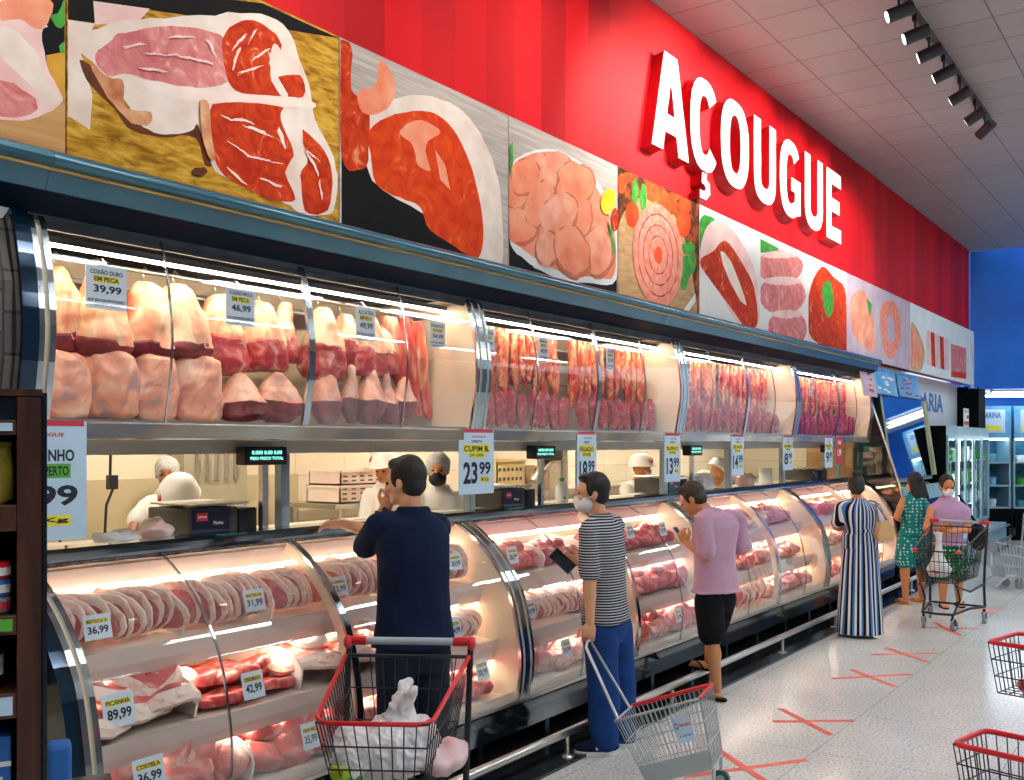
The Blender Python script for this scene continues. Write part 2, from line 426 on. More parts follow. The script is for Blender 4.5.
# ------------------------------------------------------------------ raised letters
M['letter_face'] = mat('letter_white', hexc('#f4efe6'), .4)
M['letter_side'] = mat('letter_red_side', hexc('#b80b18'), .35)
LET = [('A',7.06,7.74,4.27,5.08,''), ('Ç',7.77,8.36,4.02,5.08,''), ('O',8.41,9.07,4.27,5.08,''), ('U',9.20,9.79,4.27,5.08,''), ('G',9.90,10.53,4.27,5.08,''), ('U',10.66,11.27,4.27,5.08,''), ('E',11.40,11.94,4.27,5.08,'')]
labs = ['white raised letter A that opens the red wall sign', 'white raised letter C with cedilla on the red wall', 'white raised letter O on the red wall sign',
        'white raised letter U between O and G on the red wall', 'white raised letter G on the red wall sign', 'white raised letter U between G and E on the red wall', 'white raised letter E that ends the red wall sign']
def arc(cx, cy, rx, ry, a0, a1, n=18, e=2.5):
    o = []
    for i in range(n+1):
        a = math.radians(a0+(a1-a0)*i/n); c_, s_ = math.cos(a), math.sin(a)
        o.append((cx+rx*math.copysign(abs(c_)**(2/e), c_), cy+ry*math.copysign(abs(s_)**(2/e), s_)))
    return o
_C = arc(.31,.405,.31,.405,38,322) + arc(.31,.405,.12,.26,322,38)
GL = {'A': [[(0,0),(.2,.81),(.42,.81),(.62,0),(.44,0),(.405,.16),(.215,.16),(.18,0)], [(.245,.31),(.31,.6),(.375,.31)]],
      'O': [arc(.31,.405,.31,.405,0,350,35), arc(.31,.405,.12,.27,0,350,35)],
      'U': [[(0,.81),(0,.27)] + arc(.31,.27,.31,.27,180,360) + [(.62,.81),(.43,.81),(.43,.26)] + arc(.31,.26,.12,.11,360,180) + [(.19,.81)]],
      'G': [arc(.31,.405,.31,.405,38,300) + [(.62,.07),(.62,.43),(.33,.43),(.33,.29),(.44,.29),(.44,.19)] + arc(.31,.405,.12,.26,290,38)],
      'E': [[(0,0),(0,.81),(.56,.81),(.56,.65),(.19,.65),(.19,.49),(.5,.49),(.5,.33),(.19,.33),(.19,.16),(.56,.16),(.56,0)]],
      'Ç': [_C, [(.25,-.015),(.36,-.015),(.345,-.06),(.42,-.09),(.43,-.18),(.34,-.245),(.2,-.245),(.2,-.175),(.3,-.175),(.335,-.145),(.3,-.115),(.24,-.11)]]}
def fill2d(spl):
    cu = bpy.data.curves.new('c', 'CURVE'); cu.dimensions = '2D'; cu.fill_mode = 'BOTH'
    for q in spl:
        sp = cu.splines.new('POLY'); sp.points.add(len(q)-1); sp.use_cyclic_u = True
        for p, c in zip(sp.points, q): p.co = (c[0], c[1], 0, 1)
    ob = bpy.data.objects.new('c', cu); C.objects.link(ob)
    me = ob.evaluated_get(bpy.context.evaluated_depsgraph_get()).to_mesh()
    r = [(v.co.x, v.co.y) for v in me.vertices], [tuple(p.vertices) for p in me.polygons]
    bpy.data.objects.remove(ob); bpy.data.curves.remove(cu); return r
for (ch, x0, x1, z0, z1, _), lab in zip(LET, labs):
    t = thing('sign_letter', lab, 'letter', (x0, 3.75, 4.27), 0, 'raised letters of the red wall sign')
    k_ = (x1-x0)/(.56 if ch == 'E' else .62)
    vs, fs = fill2d(GL[ch])
    MB().add([(p[0]*k_, -.10, p[1]) for p in vs], fs).build('letter_face', M['letter_face'], t)
    side = MB()
    for q in GL[ch]:
        n = len(q)
        side.add([(p[0]*k_, -.099, p[1]) for p in q] + [(p[0]*k_-.015, 0, p[1]-.03) for p in q], [(i, (i+1) % n, n+(i+1) % n, n+i) for i in range(n)])
    side.build('letter_return', M['letter_side'], t)
def spline(pts, n=5):
    out = []
    for i in range(len(pts)-1):
        p0 = Vector(pts[max(i-1,0)]); p1 = Vector(pts[i]); p2 = Vector(pts[i+1]); p3 = Vector(pts[min(i+2,len(pts)-1)])
        for k in range(n):
            t = k/n
            out.append(tuple(.5*((2*p1)+(-p0+p2)*t+(2*p0-5*p1+4*p2-p3)*t*t+(-p0+3*p1-3*p2+p3)*t**3)))
    out.append(tuple(pts[-1])); return out
LOW = spline([(3.40,.345),(3.375,.56),(3.395,.745),(3.46,.99),(3.60,1.19),(3.74,1.31),(3.86,1.385)], 4)
UPP = spline([(3.75,1.975),(3.70,2.28),(3.715,2.51),(3.755,2.69),(3.79,2.78)], 4)
def outset(prof, d):
    n = len(prof); o = []
    for i in range(n):
        a = Vector(prof[max(i-1,0)]); b = Vector(prof[min(i+1,n-1)]); t = (b-a).normalized()
        o.append((prof[i][0]-t.y*d, prof[i][1]+t.x*d))
    return o
ML = 2.85; X0S = [2.05, 4.90, 7.75, 10.60]
WH = ['nearest the wooden shelf unit', 'second from the wooden shelf unit', 'third from the wooden shelf unit', 'at the far end of the meat counter']

def lower_case(x0, lab):
    t = thing('display_case', lab, 'meat counter', (x0, 3.75, 0), 0, 'lower curved glass meat cases')
    B = lambda n, mb, m, p=None, **k: mb.build(n, m, p or t, **k)
    def W(mb): return mb.xf(Matrix.Translation((0, -3.75, 0)))       # profiles are written in room y
    mb = MB(); mb.px([(3.42,.15),(4.5,.15),(4.5,.345),(3.40,.345)], 0.002, ML-.002)
    B('base_panel', W(mb), M['gloss_black'], bevel=.006)
    mb = MB().px([(3.66,.018),(4.4,.018),(4.4,.15),(3.66,.15)], .002, ML-.002); B('plinth', W(mb), M['void'])
    for x in (.35, 1.05, 1.8, 2.5):
        mb = MB().px([(3.47,.018),(3.52,.018),(3.52,.15),(3.47,.15)], x, x+.05); B('foot', W(mb), M['gloss_black'])
    mb = MB().px([(3.385,.335),(3.44,.335),(3.44,.352),(3.385,.352)], .002, ML-.002); B('sill', W(mb), M['steel'])
    # end walls with bright edges
    for i, x in enumerate((.001, ML-.071)):
        pr = [(4.45,.345)] + LOW + [(4.45,1.385)]
        e = B('end_wall', W(MB().px(pr, x, x+.07)), M['cream'])
        for xx in (x-.0005, x+.0455):
            s1 = outset(LOW, .014); s2 = outset(LOW, -.004)
            mb = MB().px(s1 + s2[::-1], xx, xx+.025, smooth=False); mb.build('edge_trim', M['chrome'], W(mb) and e)
    mb = MB().px(outset(LOW,.010)+outset(LOW,-.006)[::-1], 1.405, 1.445); B('middle_trim', W(mb), M['chrome'])
    B('middle_fin', W(MB().px(outset(LOW,-.007)+outset(LOW,-.06)[::-1], 1.408, 1.442)), M['cream'])
    for a, b in ((.072,.66),(.668,1.404),(1.446,2.14),(2.148,2.778)):
        B('glass_pane', W(MB().sheet(LOW, a, b, .006)), M['glass'])
    for x in (.66, 2.14):
        B('seam_strip', W(MB().px(outset(LOW,.008)+outset(LOW,-.002)[::-1], x, x+.008)), M['chrome'])
    a, b = .072, ML-.072
    B('back_wall', W(MB().px([(4.40,.345),(4.45,.345),(4.45,1.36),(4.40,1.36)], a, b)), M['cream'])
    for nm, (yf, zf, zl), (yb, zb) in (('shelf',(3.64,1.03,.915),(4.40,1.10)), ('shelf',(3.53,.69,.575),(4.40,.76))):
        s_ = B(nm, W(MB().px([(yf,zf),(yb,zb),(yb,zb-.02),(yf+.03,zf-.02)], a, b)), M['shelf'])
        mb = MB().px([(yf-.004,zf+.012),(yf+.008,zf+.012),(yf+.03,zf-.06),(yf+.05,zl),(yf+.035,zl),(yf+.012,zf-.06)], a, b)
        W(mb).build('price_rail', M['rail'], s_)
        mb = MB().px([(yf+.05,zl-.003),(yf+.085,zl-.003),(yf+.085,zl+.018),(yf+.05,zl+.018)], a+.02, b-.02)
        W(mb).build('light_tube', M['tube'], s_)
    B('deck', W(MB().px([(3.415,.352),(3.415,.40),(3.44,.40),(3.44,.37),(4.40,.43),(4.40,.352)], a, b)), M['shelf'])
    h = B('light_housing', W(MB().px([(3.93,1.27),(4.40,1.25),(4.40,1.355),(3.90,1.355)], a, b)), M['white'])
    mb = MB().px([(3.935,1.245),(3.975,1.245),(3.975,1.268),(3.935,1.268)], a+.02, b-.02); W(mb).build('light_tube', M['tube'], h)
    # rounded dark bumper rail and the worktop behind it
    pr = [(4.06,1.36),(3.89,1.36),(3.865,1.375),(3.855,1.40),(3.865,1.43),(3.89,1.446),(4.02,1.446),(4.06,1.43)]
    bm = B('bumper_rail', W(MB().px(pr, 0, ML, smooth=False)), M['gloss_black'])
    mb = MB().px([(3.853,1.395),(3.866,1.395),(3.866,1.408),(3.853,1.408)], 0, ML); W(mb).build('chrome_line', M['chrome'], bm)
    B('worktop', W(MB().px([(4.06,1.365),(4.50,1.365),(4.50,1.41),(4.06,1.41)], 0, ML)), M['worktop'])
    return t
def upper_case(x0, lab):
    t = thing('hanging_case', lab, 'meat case', (x0, 3.75, 1.83), 0, 'upper curved glass hanging meat cases')
    W = lambda mb: mb.xf(Matrix.Translation((0, -3.75, -1.83)))
    B = lambda n, mb, m, p=None, **k: W(mb).build(n, m, p or t, **k)
    B('bottom_bar', MB().px([(3.74,1.905),(3.76,1.90),(4.60,1.90),(4.60,1.972),(3.76,1.972),(3.74,1.965)], 0, ML), M['reflection_bar'])
    B('tray', MB().px([(3.77,1.973),(4.6,1.973),(4.6,1.985),(3.77,1.985)], .072, ML-.072), M['steel'])
    B('back_wall', MB().px([(4.56,1.975),(4.62,1.975),(4.62,2.80),(4.56,2.80)], 0, ML), M['cream'])
    for x in (.001, ML-.071):
        pr = [(4.55,1.975)] + UPP + [(4.55,2.78)]
        e = B('end_wall', MB().px(pr, x, x+.07), M['cream'])
        for xx in (x-.0005, x+.0455):
            mb = MB().px(outset(UPP,.012)+outset(UPP,-.004)[::-1], xx, xx+.025); W(mb).build('edge_trim', M['chrome'], e)
    B('middle_trim', MB().px(outset(UPP,.010)+outset(UPP,-.006)[::-1], 1.40, 1.44), M['chrome'])
    for a, b in ((.072,.60),(.608,1.399),(1.441,2.14),(2.148,2.778)):
        B('glass_pane', MB().sheet(UPP, a, b, .006), M['glass'])
    for x in (.60, 2.14):
        B('seam_strip', MB().px(outset(UPP,.007)+outset(UPP,-.002)[::-1], x, x+.008), M['chrome'])
    # hood above the glass
    hood = B('hood', MB().px([(3.64,2.845),(3.78,2.785),(3.80,2.80),(4.62,2.80),(4.62,2.99),(3.64,2.99)], 0, ML), M['navy_panel'])
    B('hood_shade', MB().px([(3.81,2.788),(4.56,2.788),(4.56,2.798),(3.81,2.798)], 0, ML), M['void'])  # matt black sheet in place of the shade above the tube
    mb = MB().px([(3.79,2.735),(3.805,2.735),(3.805,2.79),(3.775,2.79)], 0, ML); W(mb).build('chrome_lip', M['dark_trim'], hood)
    mb = MB().px([(3.595,2.93),(3.605,2.925),(3.642,2.845),(3.642,2.96),(3.60,2.96)], 0, ML); W(mb).build('fascia', M['teal_metal'], hood)
    mb = MB(); mb.px([(3.605+.035*math.cos(a), 2.962+.035*math.sin(a)) for a in [i*PI/6 for i in range(12)]], 0, ML, smooth=True); W(mb).build('fascia_tube', M['teal_metal'], hood)
    mb = MB().px([(3.589,2.921),(3.598,2.918),(3.603,2.928),(3.594,2.931)], 0, ML); W(mb).build('gold_line', M['gold'], hood)
    r = B('hook_rail', MB().cyl((.07,4.1,2.69),(ML-.07,4.1,2.69),.012,10), M['steel'])
    B('back_rail', MB().cyl((.07,4.32,2.64),(ML-.07,4.32,2.64),.012,8), M['white'])
    B('lower_rail', MB().cyl((.07,4.40,2.36),(ML-.07,4.40,2.36),.010,8), M['steel'])
    h = B('lamp_holder', MB().px([(3.915,2.712),(3.945,2.712),(3.945,2.74),(3.915,2.74)], .09, ML-.09), M['dark_trim'])
    mb = MB().px([(3.920,2.700),(3.941,2.700),(3.941,2.711),(3.920,2.711)], .1, ML-.1); W(mb).build('light_tube', M['tube_up'], h)
    return t
M['tube'] = glow('warm_tube', (1,.84,.64), TUBE); M['tube_up'] = glow('warm_tube_up', (1,.82,.6), TUBEUP)
M['shelf'] = noisy('shelf_enamel', [hexc('#d8c3b0'), hexc('#ead9c8')], 3, .3)
M['rail'] = noisy('price_rail', [hexc('#d6c6bc'), hexc('#e4d6ca')], 3, .25, stretch=(.1,1,1))
M['reflection_bar'] = noisy('bar_painted_reflections', [hexc('#3f7fb0'), hexc('#b9a58a'), hexc('#dcd6c8')], 2.2, .12, metal=.55, stretch=(.6,1,1))  # blue, tan and white reflections painted into the bar's colour
M['worktop'] = noisy('steel_worktop', [hexc('#d9cfbf'), hexc('#e6ddcf')], 2, .3)
lc = uc = None
for i, x in enumerate(X0S):
    l1 = 'lower curved-glass meat case %s, three tiers' % WH[i]
    l2 = 'upper curved-glass case of hanging meat %s' % WH[i]
    if i == 0: lc = lower_case(x, l1); uc = upper_case(x, l2)
    else: dup(lc, (x, 3.75, 0), None, l1); dup(uc, (x, 3.75, 1.83), None, l2)
# counter-length rail on short posts on the floor
br = thing('bumper_guard', 'long low steel bumper rail along the foot of the meat counter', 'bumper rail', (8, 3.15, 0))
MB().cyl((1.4,3.15,.16),(13.9,3.15,.16),.026,12).build('tube', M['steel'], br, world=True)
for x in (2.2,3.6,5.0,6.4,7.05,8.6,10.1,11.7,13.2):
    MB().cyl((x,3.15,.0185),(x,3.15,.14),.016,10).lathe([(.045,.0185),(.045,.026),(.02,.032)], (x,3.15,0), 12).build('post', M['steel'], br, world=True)
# steel beam and posts between the lower and upper cases
bm = thing('support_beam', 'long brushed steel beam under the upper meat cases', 'beam', (2.05, 4.14, 1.83))
MB().box(2.05,13.45,4.11,4.17,1.83,1.899).build('beam', noisy('beam_steel', [hexc('#dcd4c4'), hexc('#e8e0d0')], 6, .35, metal=.3), bm, world=True)
M['post_steel'] = noisy('post_steel', [hexc('#8fa2ac'), hexc('#b4bfc2')], 9, .3, metal=.4, stretch=(1,1,.1))
px_ = [3.67,5.33,6.77,8.24,9.72,11.3,12.85,13.40]
for i, x in enumerate(px_):
    p = thing('support_post', '%s slim steel post between counter and upper cases, from the entrance' % ORD[i], 'post', (x, 4.14, 1.411), 0, 'posts holding the upper cases')
    MB().box(-.03,.03,-.03,.03,0,.418).build('shaft', M['post_steel'], p, bevel=.006)
    MB().box(-.05,.05,-.02,.02,0,.012).build('base_plate', M['steel'], p)
# left end cap of the counter: brick-patterned side with chrome edge
ec = thing('counter_end_panel', 'stone-patterned end panel of the upper case beside the wooden shelf unit', 'end panel', (2.0, 3.75, 1.9))
M['edge_navy'] = mat('edge_navy', hexc('#16324a'), .12, .5, coat=.6)
M['stone'] = None
MB().px([(4.45,.345)]+outset(LOW,.016)+[(4.45,1.40)], 1.99, 2.048).px([(3.5,.0185),(4.45,.0185),(4.45,.345),(3.42,.345)], 1.99, 2.048).build('lower_side', M['gloss_black'], ec, world=True)
MB().px(outset(LOW,.022)+outset(LOW,-.02)[::-1], 1.985, 2.03).build('lower_edge', M['edge_navy'], ec, world=True)
def stone():
    m = mat('stone_side', (.3,.27,.25), .6); b = m.node_tree.nodes['Principled BSDF']; tc = N(m,'ShaderNodeTexCoord'); mp = N(m,'ShaderNodeMapping'); mp.inputs['Rotation'].default_value=(PI/2,0,PI/2)
    LK(m, tc.outputs['Object'], mp.inputs[0]); br_ = N(m,'ShaderNodeTexBrick'); br_.inputs['Scale'].default_value=1; br_.inputs['Brick Width'].default_value=.16; br_.inputs['Row Height'].default_value=.07; br_.inputs['Mortar Size'].default_value=.006
    br_.inputs['Color1'].default_value=(*hexc('#6b5f5a'),1); br_.inputs['Color2'].default_value=(*hexc('#4d4744'),1); br_.inputs['Mortar'].default_value=(*hexc('#2c2b2c'),1)
    LK(m, mp.outputs[0], br_.inputs[0]); LK(m, br_.outputs[0], b.inputs['Base Color']); return m
M['stone'] = stone()
pr = outset([(4.6,1.9)] + UPP + [(4.6,2.98)], 0.0)
MB().px(pr, 1.97, 2.045).build('side', M['stone'], ec, world=True)
MB().px(outset(UPP,.02)+outset(UPP,-.02)[::-1], 1.985, 2.049).build('edge', M['edge_navy'], ec, world=True)
# far glass divider
dv = thing('glass_divider', 'tall brownish glass divider with a slanting front edge closing the meat counter', 'divider', (13.52, 3.9, 1.0))
pl = [(4.6,.02),(3.62,.02),(3.52,.3),(3.34,.6),(3.30,.9),(3.36,1.3),(3.80,2.62),(3.9,2.75),(4.6,2.75)]
MB().px(pl, 13.50, 13.512).build('pane', pane('brown_reflection_glass', (.74,.58,.45), gain=1.2, base=.06), dv, world=True)  # brown tint stands in for meat reflected and seen through the pane
MB().tube([(13.506,y-.01,z) for y,z in pl[2:8]], .014, 8).build('edge_trim', M['steel'], dv, world=True)
for nm, pr_, m_ in (('hood',[(3.64,2.845),(3.78,2.785),(3.80,2.80),(4.62,2.80),(4.62,2.99),(3.64,2.99)],'navy_panel'),('fascia',[(3.595,2.93),(3.605,2.925),(3.642,2.845),(3.642,2.96),(3.60,2.96)],'teal_metal'),('fascia_tube',[(3.605+.035*math.cos(a), 2.962+.035*math.sin(a)) for a in [i*PI/6 for i in range(12)]],'teal_metal'),('gold_line',[(3.589,2.921),(3.598,2.918),(3.603,2.928),(3.594,2.931)],'gold'),('chrome_lip',[(3.79,2.735),(3.805,2.735),(3.805,2.79),(3.775,2.79)],'chrome')):
    MB().px(pr_, .6, 2.048).build(nm, M[m_], ec, world=True)
MB().px([(3.86,.9),(4.5,.9),(4.5,2.79),(3.80,2.79),(3.72,2.5),(3.72,2.2),(3.78,1.9)], .62, 1.965).build('stone_front', M['stone'], ec, world=True)
PANELS = [
(0.72,2.165,'wood_tan','photo panel of pale pork cuts beside green parsley, cut by the frame',[
 ('dark_ground','p_dark',1,[(2.038,3.586),(2.161,3.634),(2.161,3.415),(2.074,3.373),(2.05,3.484)]),
 ('wood_board','p_yellow',1,[(2.087,3.389),(2.161,3.427),(2.161,3.245),(2.099,3.213)]),
 ('pale_meat','p_rose',1,[(1.491,3.49),(1.978,3.564),(2.087,3.508),(2.068,3.466),(2.099,3.321),(2.156,3.247),(2.124,3.202),(2.025,3.127),(1.84,3.078),(1.491,3.073)]),
 ('pink_meat','p_pink',1,[(1.587,3.165),(1.908,3.24),(1.978,3.237),(2.038,3.208),(2.044,3.156),(1.989,3.124),(1.84,3.089),(1.587,3.069)]),
 ('fat_cap','p_fat',1,[(1.908,3.435),(1.978,3.436),(2.05,3.377),(2.087,3.293),(2.15,3.239),(2.087,3.186),(2.05,3.235),(1.978,3.284),(1.908,3.331)]),
 ('top_meat','p_peach',1,[(1.908,3.538),(2.099,3.608),(2.087,3.52),(2.062,3.476),(1.978,3.494),(1.908,3.458)]),
 ('parsley','p_green',1,[(2.105,3.539),(2.137,3.574),(2.161,3.633),(2.161,3.536),(2.137,3.513)]),
 ('parsley','p_green',1,[(2.137,3.441),(2.161,3.469),(2.161,3.42),(2.143,3.419)]),
]),
(2.172,3.66,'wood_yellow','photo panel of a thick marbled T-bone steak on yellow wood',[
 ('dark_ground','p_dark',0,[(2.176,3.713),(3.157,3.98),(3.656,3.98),(3.313,3.906),(2.546,3.729),(2.284,3.583),(2.176,3.559)]),
 ('pale_cloth','p_fat',0,[(2.176,3.559),(2.292,3.582),(2.227,3.455),(2.281,3.291),(2.27,3.147),(2.176,3.179)]),
 ('wood_strip','p_rose',0,[(2.284,3.672),(2.546,3.734),(2.498,3.67),(2.292,3.578)]),
 ('dark_crust','p_brown',1,[(2.227,3.415),(2.325,3.385),(2.428,3.25),(2.62,3.248),(2.801,3.306),(2.883,3.169),(2.828,3.134),(2.775,3.244),(2.62,3.205),(2.463,3.192),(2.37,3.265),(2.27,3.328)]),
 ('fat_rim','p_fat',1,[(2.202,3.463),(2.281,3.55),(2.393,3.629),(2.546,3.691),(2.883,3.831),(3.142,3.923),(3.313,3.91),(3.395,3.784),(3.461,3.655),(3.495,3.514),(3.606,3.389),(3.648,3.27),(3.627,3.085),(3.529,3.041),(3.395,3.028),(3.297,3.058),(3.053,3.087),(2.883,3.123),(2.842,3.204),(2.788,3.303),(2.748,3.266),(2.62,3.22),(2.51,3.219),(2.428,3.312),(2.348,3.371),(2.281,3.422)]),
 ('pale_lean','p_pink',1,[(2.292,3.436),(2.348,3.525),(2.428,3.593),(2.645,3.695),(2.91,3.745),(2.933,3.661),(2.952,3.541),(2.748,3.458),(2.546,3.431),(2.428,3.42),(2.348,3.392)]),
 ('red_lean','p_red',1,[(2.924,3.727),(3.024,3.849),(3.173,3.877),(3.272,3.819),(3.219,3.657),(3.395,3.71),(3.414,3.612),(3.219,3.556),(2.995,3.515),(2.938,3.594)]),
 ('crust','p_caramel',1,[(2.27,3.409),(2.348,3.382),(2.416,3.392),(2.428,3.281),(2.546,3.293),(2.522,3.233),(2.439,3.232),(2.348,3.3)]),
 ('red_lean','p_red',1,[(2.869,3.41),(3.083,3.484),(3.313,3.509),(3.362,3.33),(3.297,3.205),(3.362,3.084),(3.203,3.057),(3.009,3.087),(2.888,3.143),(2.85,3.274)]),
 ('red_lean','p_red',1,[(3.395,3.437),(3.529,3.391),(3.606,3.274),(3.581,3.076),(3.428,3.047),(3.395,3.214),(3.444,3.3)]),
 ('bone','p_bone',1,[(2.498,3.417),(2.748,3.458),(2.995,3.503),(3.434,3.602),(3.468,3.567),(3.083,3.484),(2.801,3.411),(2.595,3.392)]),
 ('fat_seam','p_fat',1,[(3.219,3.801),(3.266,3.792),(3.241,3.675),(3.313,3.588),(3.266,3.574),(3.203,3.652)]),
 ('fat_seam','p_fat',1,[(3.297,3.522),(3.395,3.462),(3.411,3.292),(3.362,3.219),(3.346,3.326),(3.266,3.453)]),
 ('marbling','p_streak',1,[(3.045,3.788),(3.064,3.806),(3.037,3.77),(3.014,3.736),(2.989,3.708),(2.969,3.689),(3.001,3.734),(3.005,3.745),(3.033,3.784),(3.052,3.801)]),
 ('marbling','p_streak',1,[(3.113,3.834),(3.125,3.848),(3.106,3.817),(3.095,3.791),(3.087,3.786),(3.062,3.748),(3.081,3.785),(3.088,3.8),(3.1,3.829),(3.111,3.838)]),
 ('marbling','p_streak',1,[(3.189,3.774),(3.172,3.755),(3.156,3.737),(3.133,3.713),(3.115,3.698),(3.099,3.686),(3.089,3.681),(3.119,3.714),(3.158,3.754),(3.194,3.785)]),
 ('marbling','p_streak',1,[(3.023,3.73),(3.024,3.716),(3.004,3.669),(2.996,3.643),(2.978,3.601),(2.973,3.603),(2.977,3.622),(2.981,3.641),(2.994,3.68),(3.01,3.71)]),
 ('marbling','p_streak',1,[(3.16,3.685),(3.119,3.658),(3.109,3.648),(3.067,3.625),(3.003,3.586),(3.039,3.613),(3.0,3.595),(3.057,3.63),(3.101,3.656),(3.139,3.676)]),
 ('marbling','p_streak',1,[(3.209,3.702),(3.207,3.687),(3.197,3.704),(3.197,3.73),(3.186,3.766),(3.197,3.75),(3.2,3.757),(3.208,3.739),(3.215,3.714),(3.214,3.699)]),
 ('marbling','p_streak',1,[(3.09,3.385),(3.034,3.38),(3.022,3.375),(2.973,3.374),(2.929,3.373),(2.915,3.376),(2.948,3.381),(2.98,3.383),(3.034,3.391),(3.099,3.391)]),
 ('marbling','p_streak',1,[(3.18,3.362),(3.222,3.356),(3.144,3.356),(3.084,3.36),(3.048,3.363),(3.037,3.366),(3.066,3.368),(3.079,3.373),(3.156,3.372),(3.173,3.365)]),
 ('marbling','p_streak',1,[(3.114,3.22),(3.077,3.227),(3.034,3.241),(3.008,3.249),(2.952,3.266),(2.951,3.272),(2.995,3.26),(3.014,3.255),(3.047,3.247),(3.076,3.236)]),
 ('marbling','p_streak',1,[(3.235,3.243),(3.289,3.243),(3.192,3.235),(3.128,3.225),(3.089,3.225),(3.06,3.226),(3.084,3.232),(3.155,3.238),(3.194,3.242),(3.217,3.243)]),
 ('marbling','p_streak',1,[(3.297,3.322),(3.285,3.328),(3.265,3.358),(3.247,3.391),(3.251,3.4),(3.25,3.41),(3.253,3.414),(3.266,3.394),(3.285,3.368),(3.287,3.351)]),
 ('marbling','p_streak',1,[(3.28,3.127),(3.266,3.126),(3.266,3.119),(3.218,3.127),(3.199,3.131),(3.137,3.137),(3.149,3.142),(3.214,3.138),(3.254,3.134),(3.275,3.13)]),
 ('marbling','p_streak',1,[(3.065,3.094),(3.046,3.096),(3.009,3.109),(2.972,3.127),(2.963,3.137),(2.95,3.146),(2.955,3.149),(2.984,3.138),(3.007,3.125),(3.018,3.118)]),
 ('marbling','p_streak',1,[(3.518,3.241),(3.518,3.23),(3.485,3.262),(3.456,3.293),(3.438,3.317),(3.421,3.343),(3.445,3.326),(3.471,3.304),(3.502,3.272),(3.512,3.253)]),
 ('marbling','p_streak',1,[(3.54,3.124),(3.535,3.119),(3.524,3.147),(3.518,3.178),(3.514,3.206),(3.518,3.212),(3.524,3.216),(3.532,3.18),(3.542,3.155),(3.539,3.144)]),
 ('marbling','p_rose',1,[(2.517,3.577),(2.526,3.578),(2.496,3.561),(2.45,3.537),(2.412,3.522),(2.422,3.531),(2.41,3.529),(2.456,3.553),(2.496,3.573),(2.499,3.57)]),
 ('marbling','p_rose',1,[(2.698,3.58),(2.699,3.577),(2.636,3.562),(2.597,3.551),(2.535,3.536),(2.502,3.532),(2.562,3.55),(2.607,3.561),(2.642,3.571),(2.677,3.578)]),
 ('marbling','p_rose',1,[(2.86,3.6),(2.859,3.595),(2.808,3.585),(2.76,3.583),(2.693,3.573),(2.672,3.574),(2.704,3.583),(2.741,3.592),(2.801,3.598),(2.861,3.605)]),
 ('marbling','p_rose',1,[(2.631,3.487),(2.598,3.478),(2.559,3.472),(2.527,3.465),(2.512,3.466),(2.499,3.466),(2.484,3.468),(2.521,3.477),(2.573,3.485),(2.612,3.488)]),
 ('marbling','p_rose',1,[(2.89,3.632),(2.874,3.642),(2.859,3.651),(2.844,3.674),(2.826,3.695),(2.831,3.697),(2.836,3.699),(2.852,3.688),(2.872,3.665),(2.871,3.657)]),
 ('marbling','p_rose',1,[(2.756,3.682),(2.736,3.673),(2.712,3.663),(2.681,3.653),(2.633,3.637),(2.636,3.642),(2.649,3.649),(2.674,3.661),(2.725,3.679),(2.762,3.688)]),
 ('marbling','p_streak',1,[(3.523,3.305),(3.488,3.315),(3.471,3.317),(3.448,3.329),(3.433,3.337),(3.426,3.343),(3.417,3.353),(3.456,3.335),(3.476,3.329),(3.491,3.321)]),
 ('bone_piece','p_caramel',1,[(2.796,3.405),(2.842,3.407),(2.855,3.275),(2.877,3.172),(2.834,3.175),(2.801,3.295)]),
 ('clove','p_brown',1,[(2.834,3.103),(2.831,3.097),(2.823,3.09),(2.812,3.083),(2.798,3.078),(2.783,3.074),(2.769,3.074),(2.758,3.075),(2.751,3.079),(2.748,3.084),(2.751,3.091),(2.758,3.098),(2.769,3.104),(2.783,3.11),(2.798,3.113),(2.812,3.114),(2.823,3.113),(2.831,3.109)]),
]),
(3.667,5.165,'wood_grey','photo panel of a raw orange-red steak on a white plate',[
 ('dark_ground','p_dark',0,[(3.681,3.433),(3.874,3.454),(4.26,3.321),(4.599,3.124),(4.869,2.995),(3.681,2.995)]),
 ('plate','p_fat',1,[(3.847,3.608),(4.011,3.747),(4.26,3.86),(4.575,3.906),(4.819,3.836),(4.999,3.664),(5.09,3.431),(5.101,2.995),(4.869,2.995),(4.347,3.195),(3.913,3.302)]),
 ('red_strip','p_red',1,[(3.677,3.98),(3.754,3.972),(3.754,3.74),(3.874,3.695),(3.874,3.401),(3.798,3.33),(3.677,3.386)]),
 ('pale_piece','p_peach',1,[(3.798,3.74),(3.932,3.819),(3.971,3.967),(4.072,3.916),(4.092,3.811),(3.991,3.687),(3.836,3.645)]),
 ('raw_steak','p_orange',1,[(3.886,3.559),(4.092,3.706),(4.392,3.799),(4.599,3.755),(4.754,3.606),(4.854,3.414),(4.9,3.176),(4.844,3.012),(4.671,3.046),(4.392,3.117),(4.303,3.23),(4.133,3.253),(3.94,3.286),(3.901,3.434)]),
 ('fat_marbling','p_peach',1,[(4.133,3.623),(4.303,3.729),(4.482,3.713),(4.347,3.598),(4.392,3.464),(4.282,3.468),(4.239,3.571)]),
 ('fat_marbling','p_peach',1,[(4.437,3.59),(4.529,3.524),(4.575,3.387),(4.482,3.426)]),
]),
(5.172,6.595,'wood_grey','photo panel of raw poultry pieces in a white bowl',[
 ('dark_ground','p_dark',0,[(5.176,3.292),(5.462,3.053),(5.922,3.02),(6.583,3.13),(6.583,2.995),(5.176,2.995)]),
 ('bowl','p_white',1,[(5.176,3.558),(5.266,3.739),(5.739,3.909),(6.232,3.844),(6.575,3.556),(6.579,3.129),(6.232,3.051),(5.739,3.025),(5.33,3.098),(5.176,3.207)]),
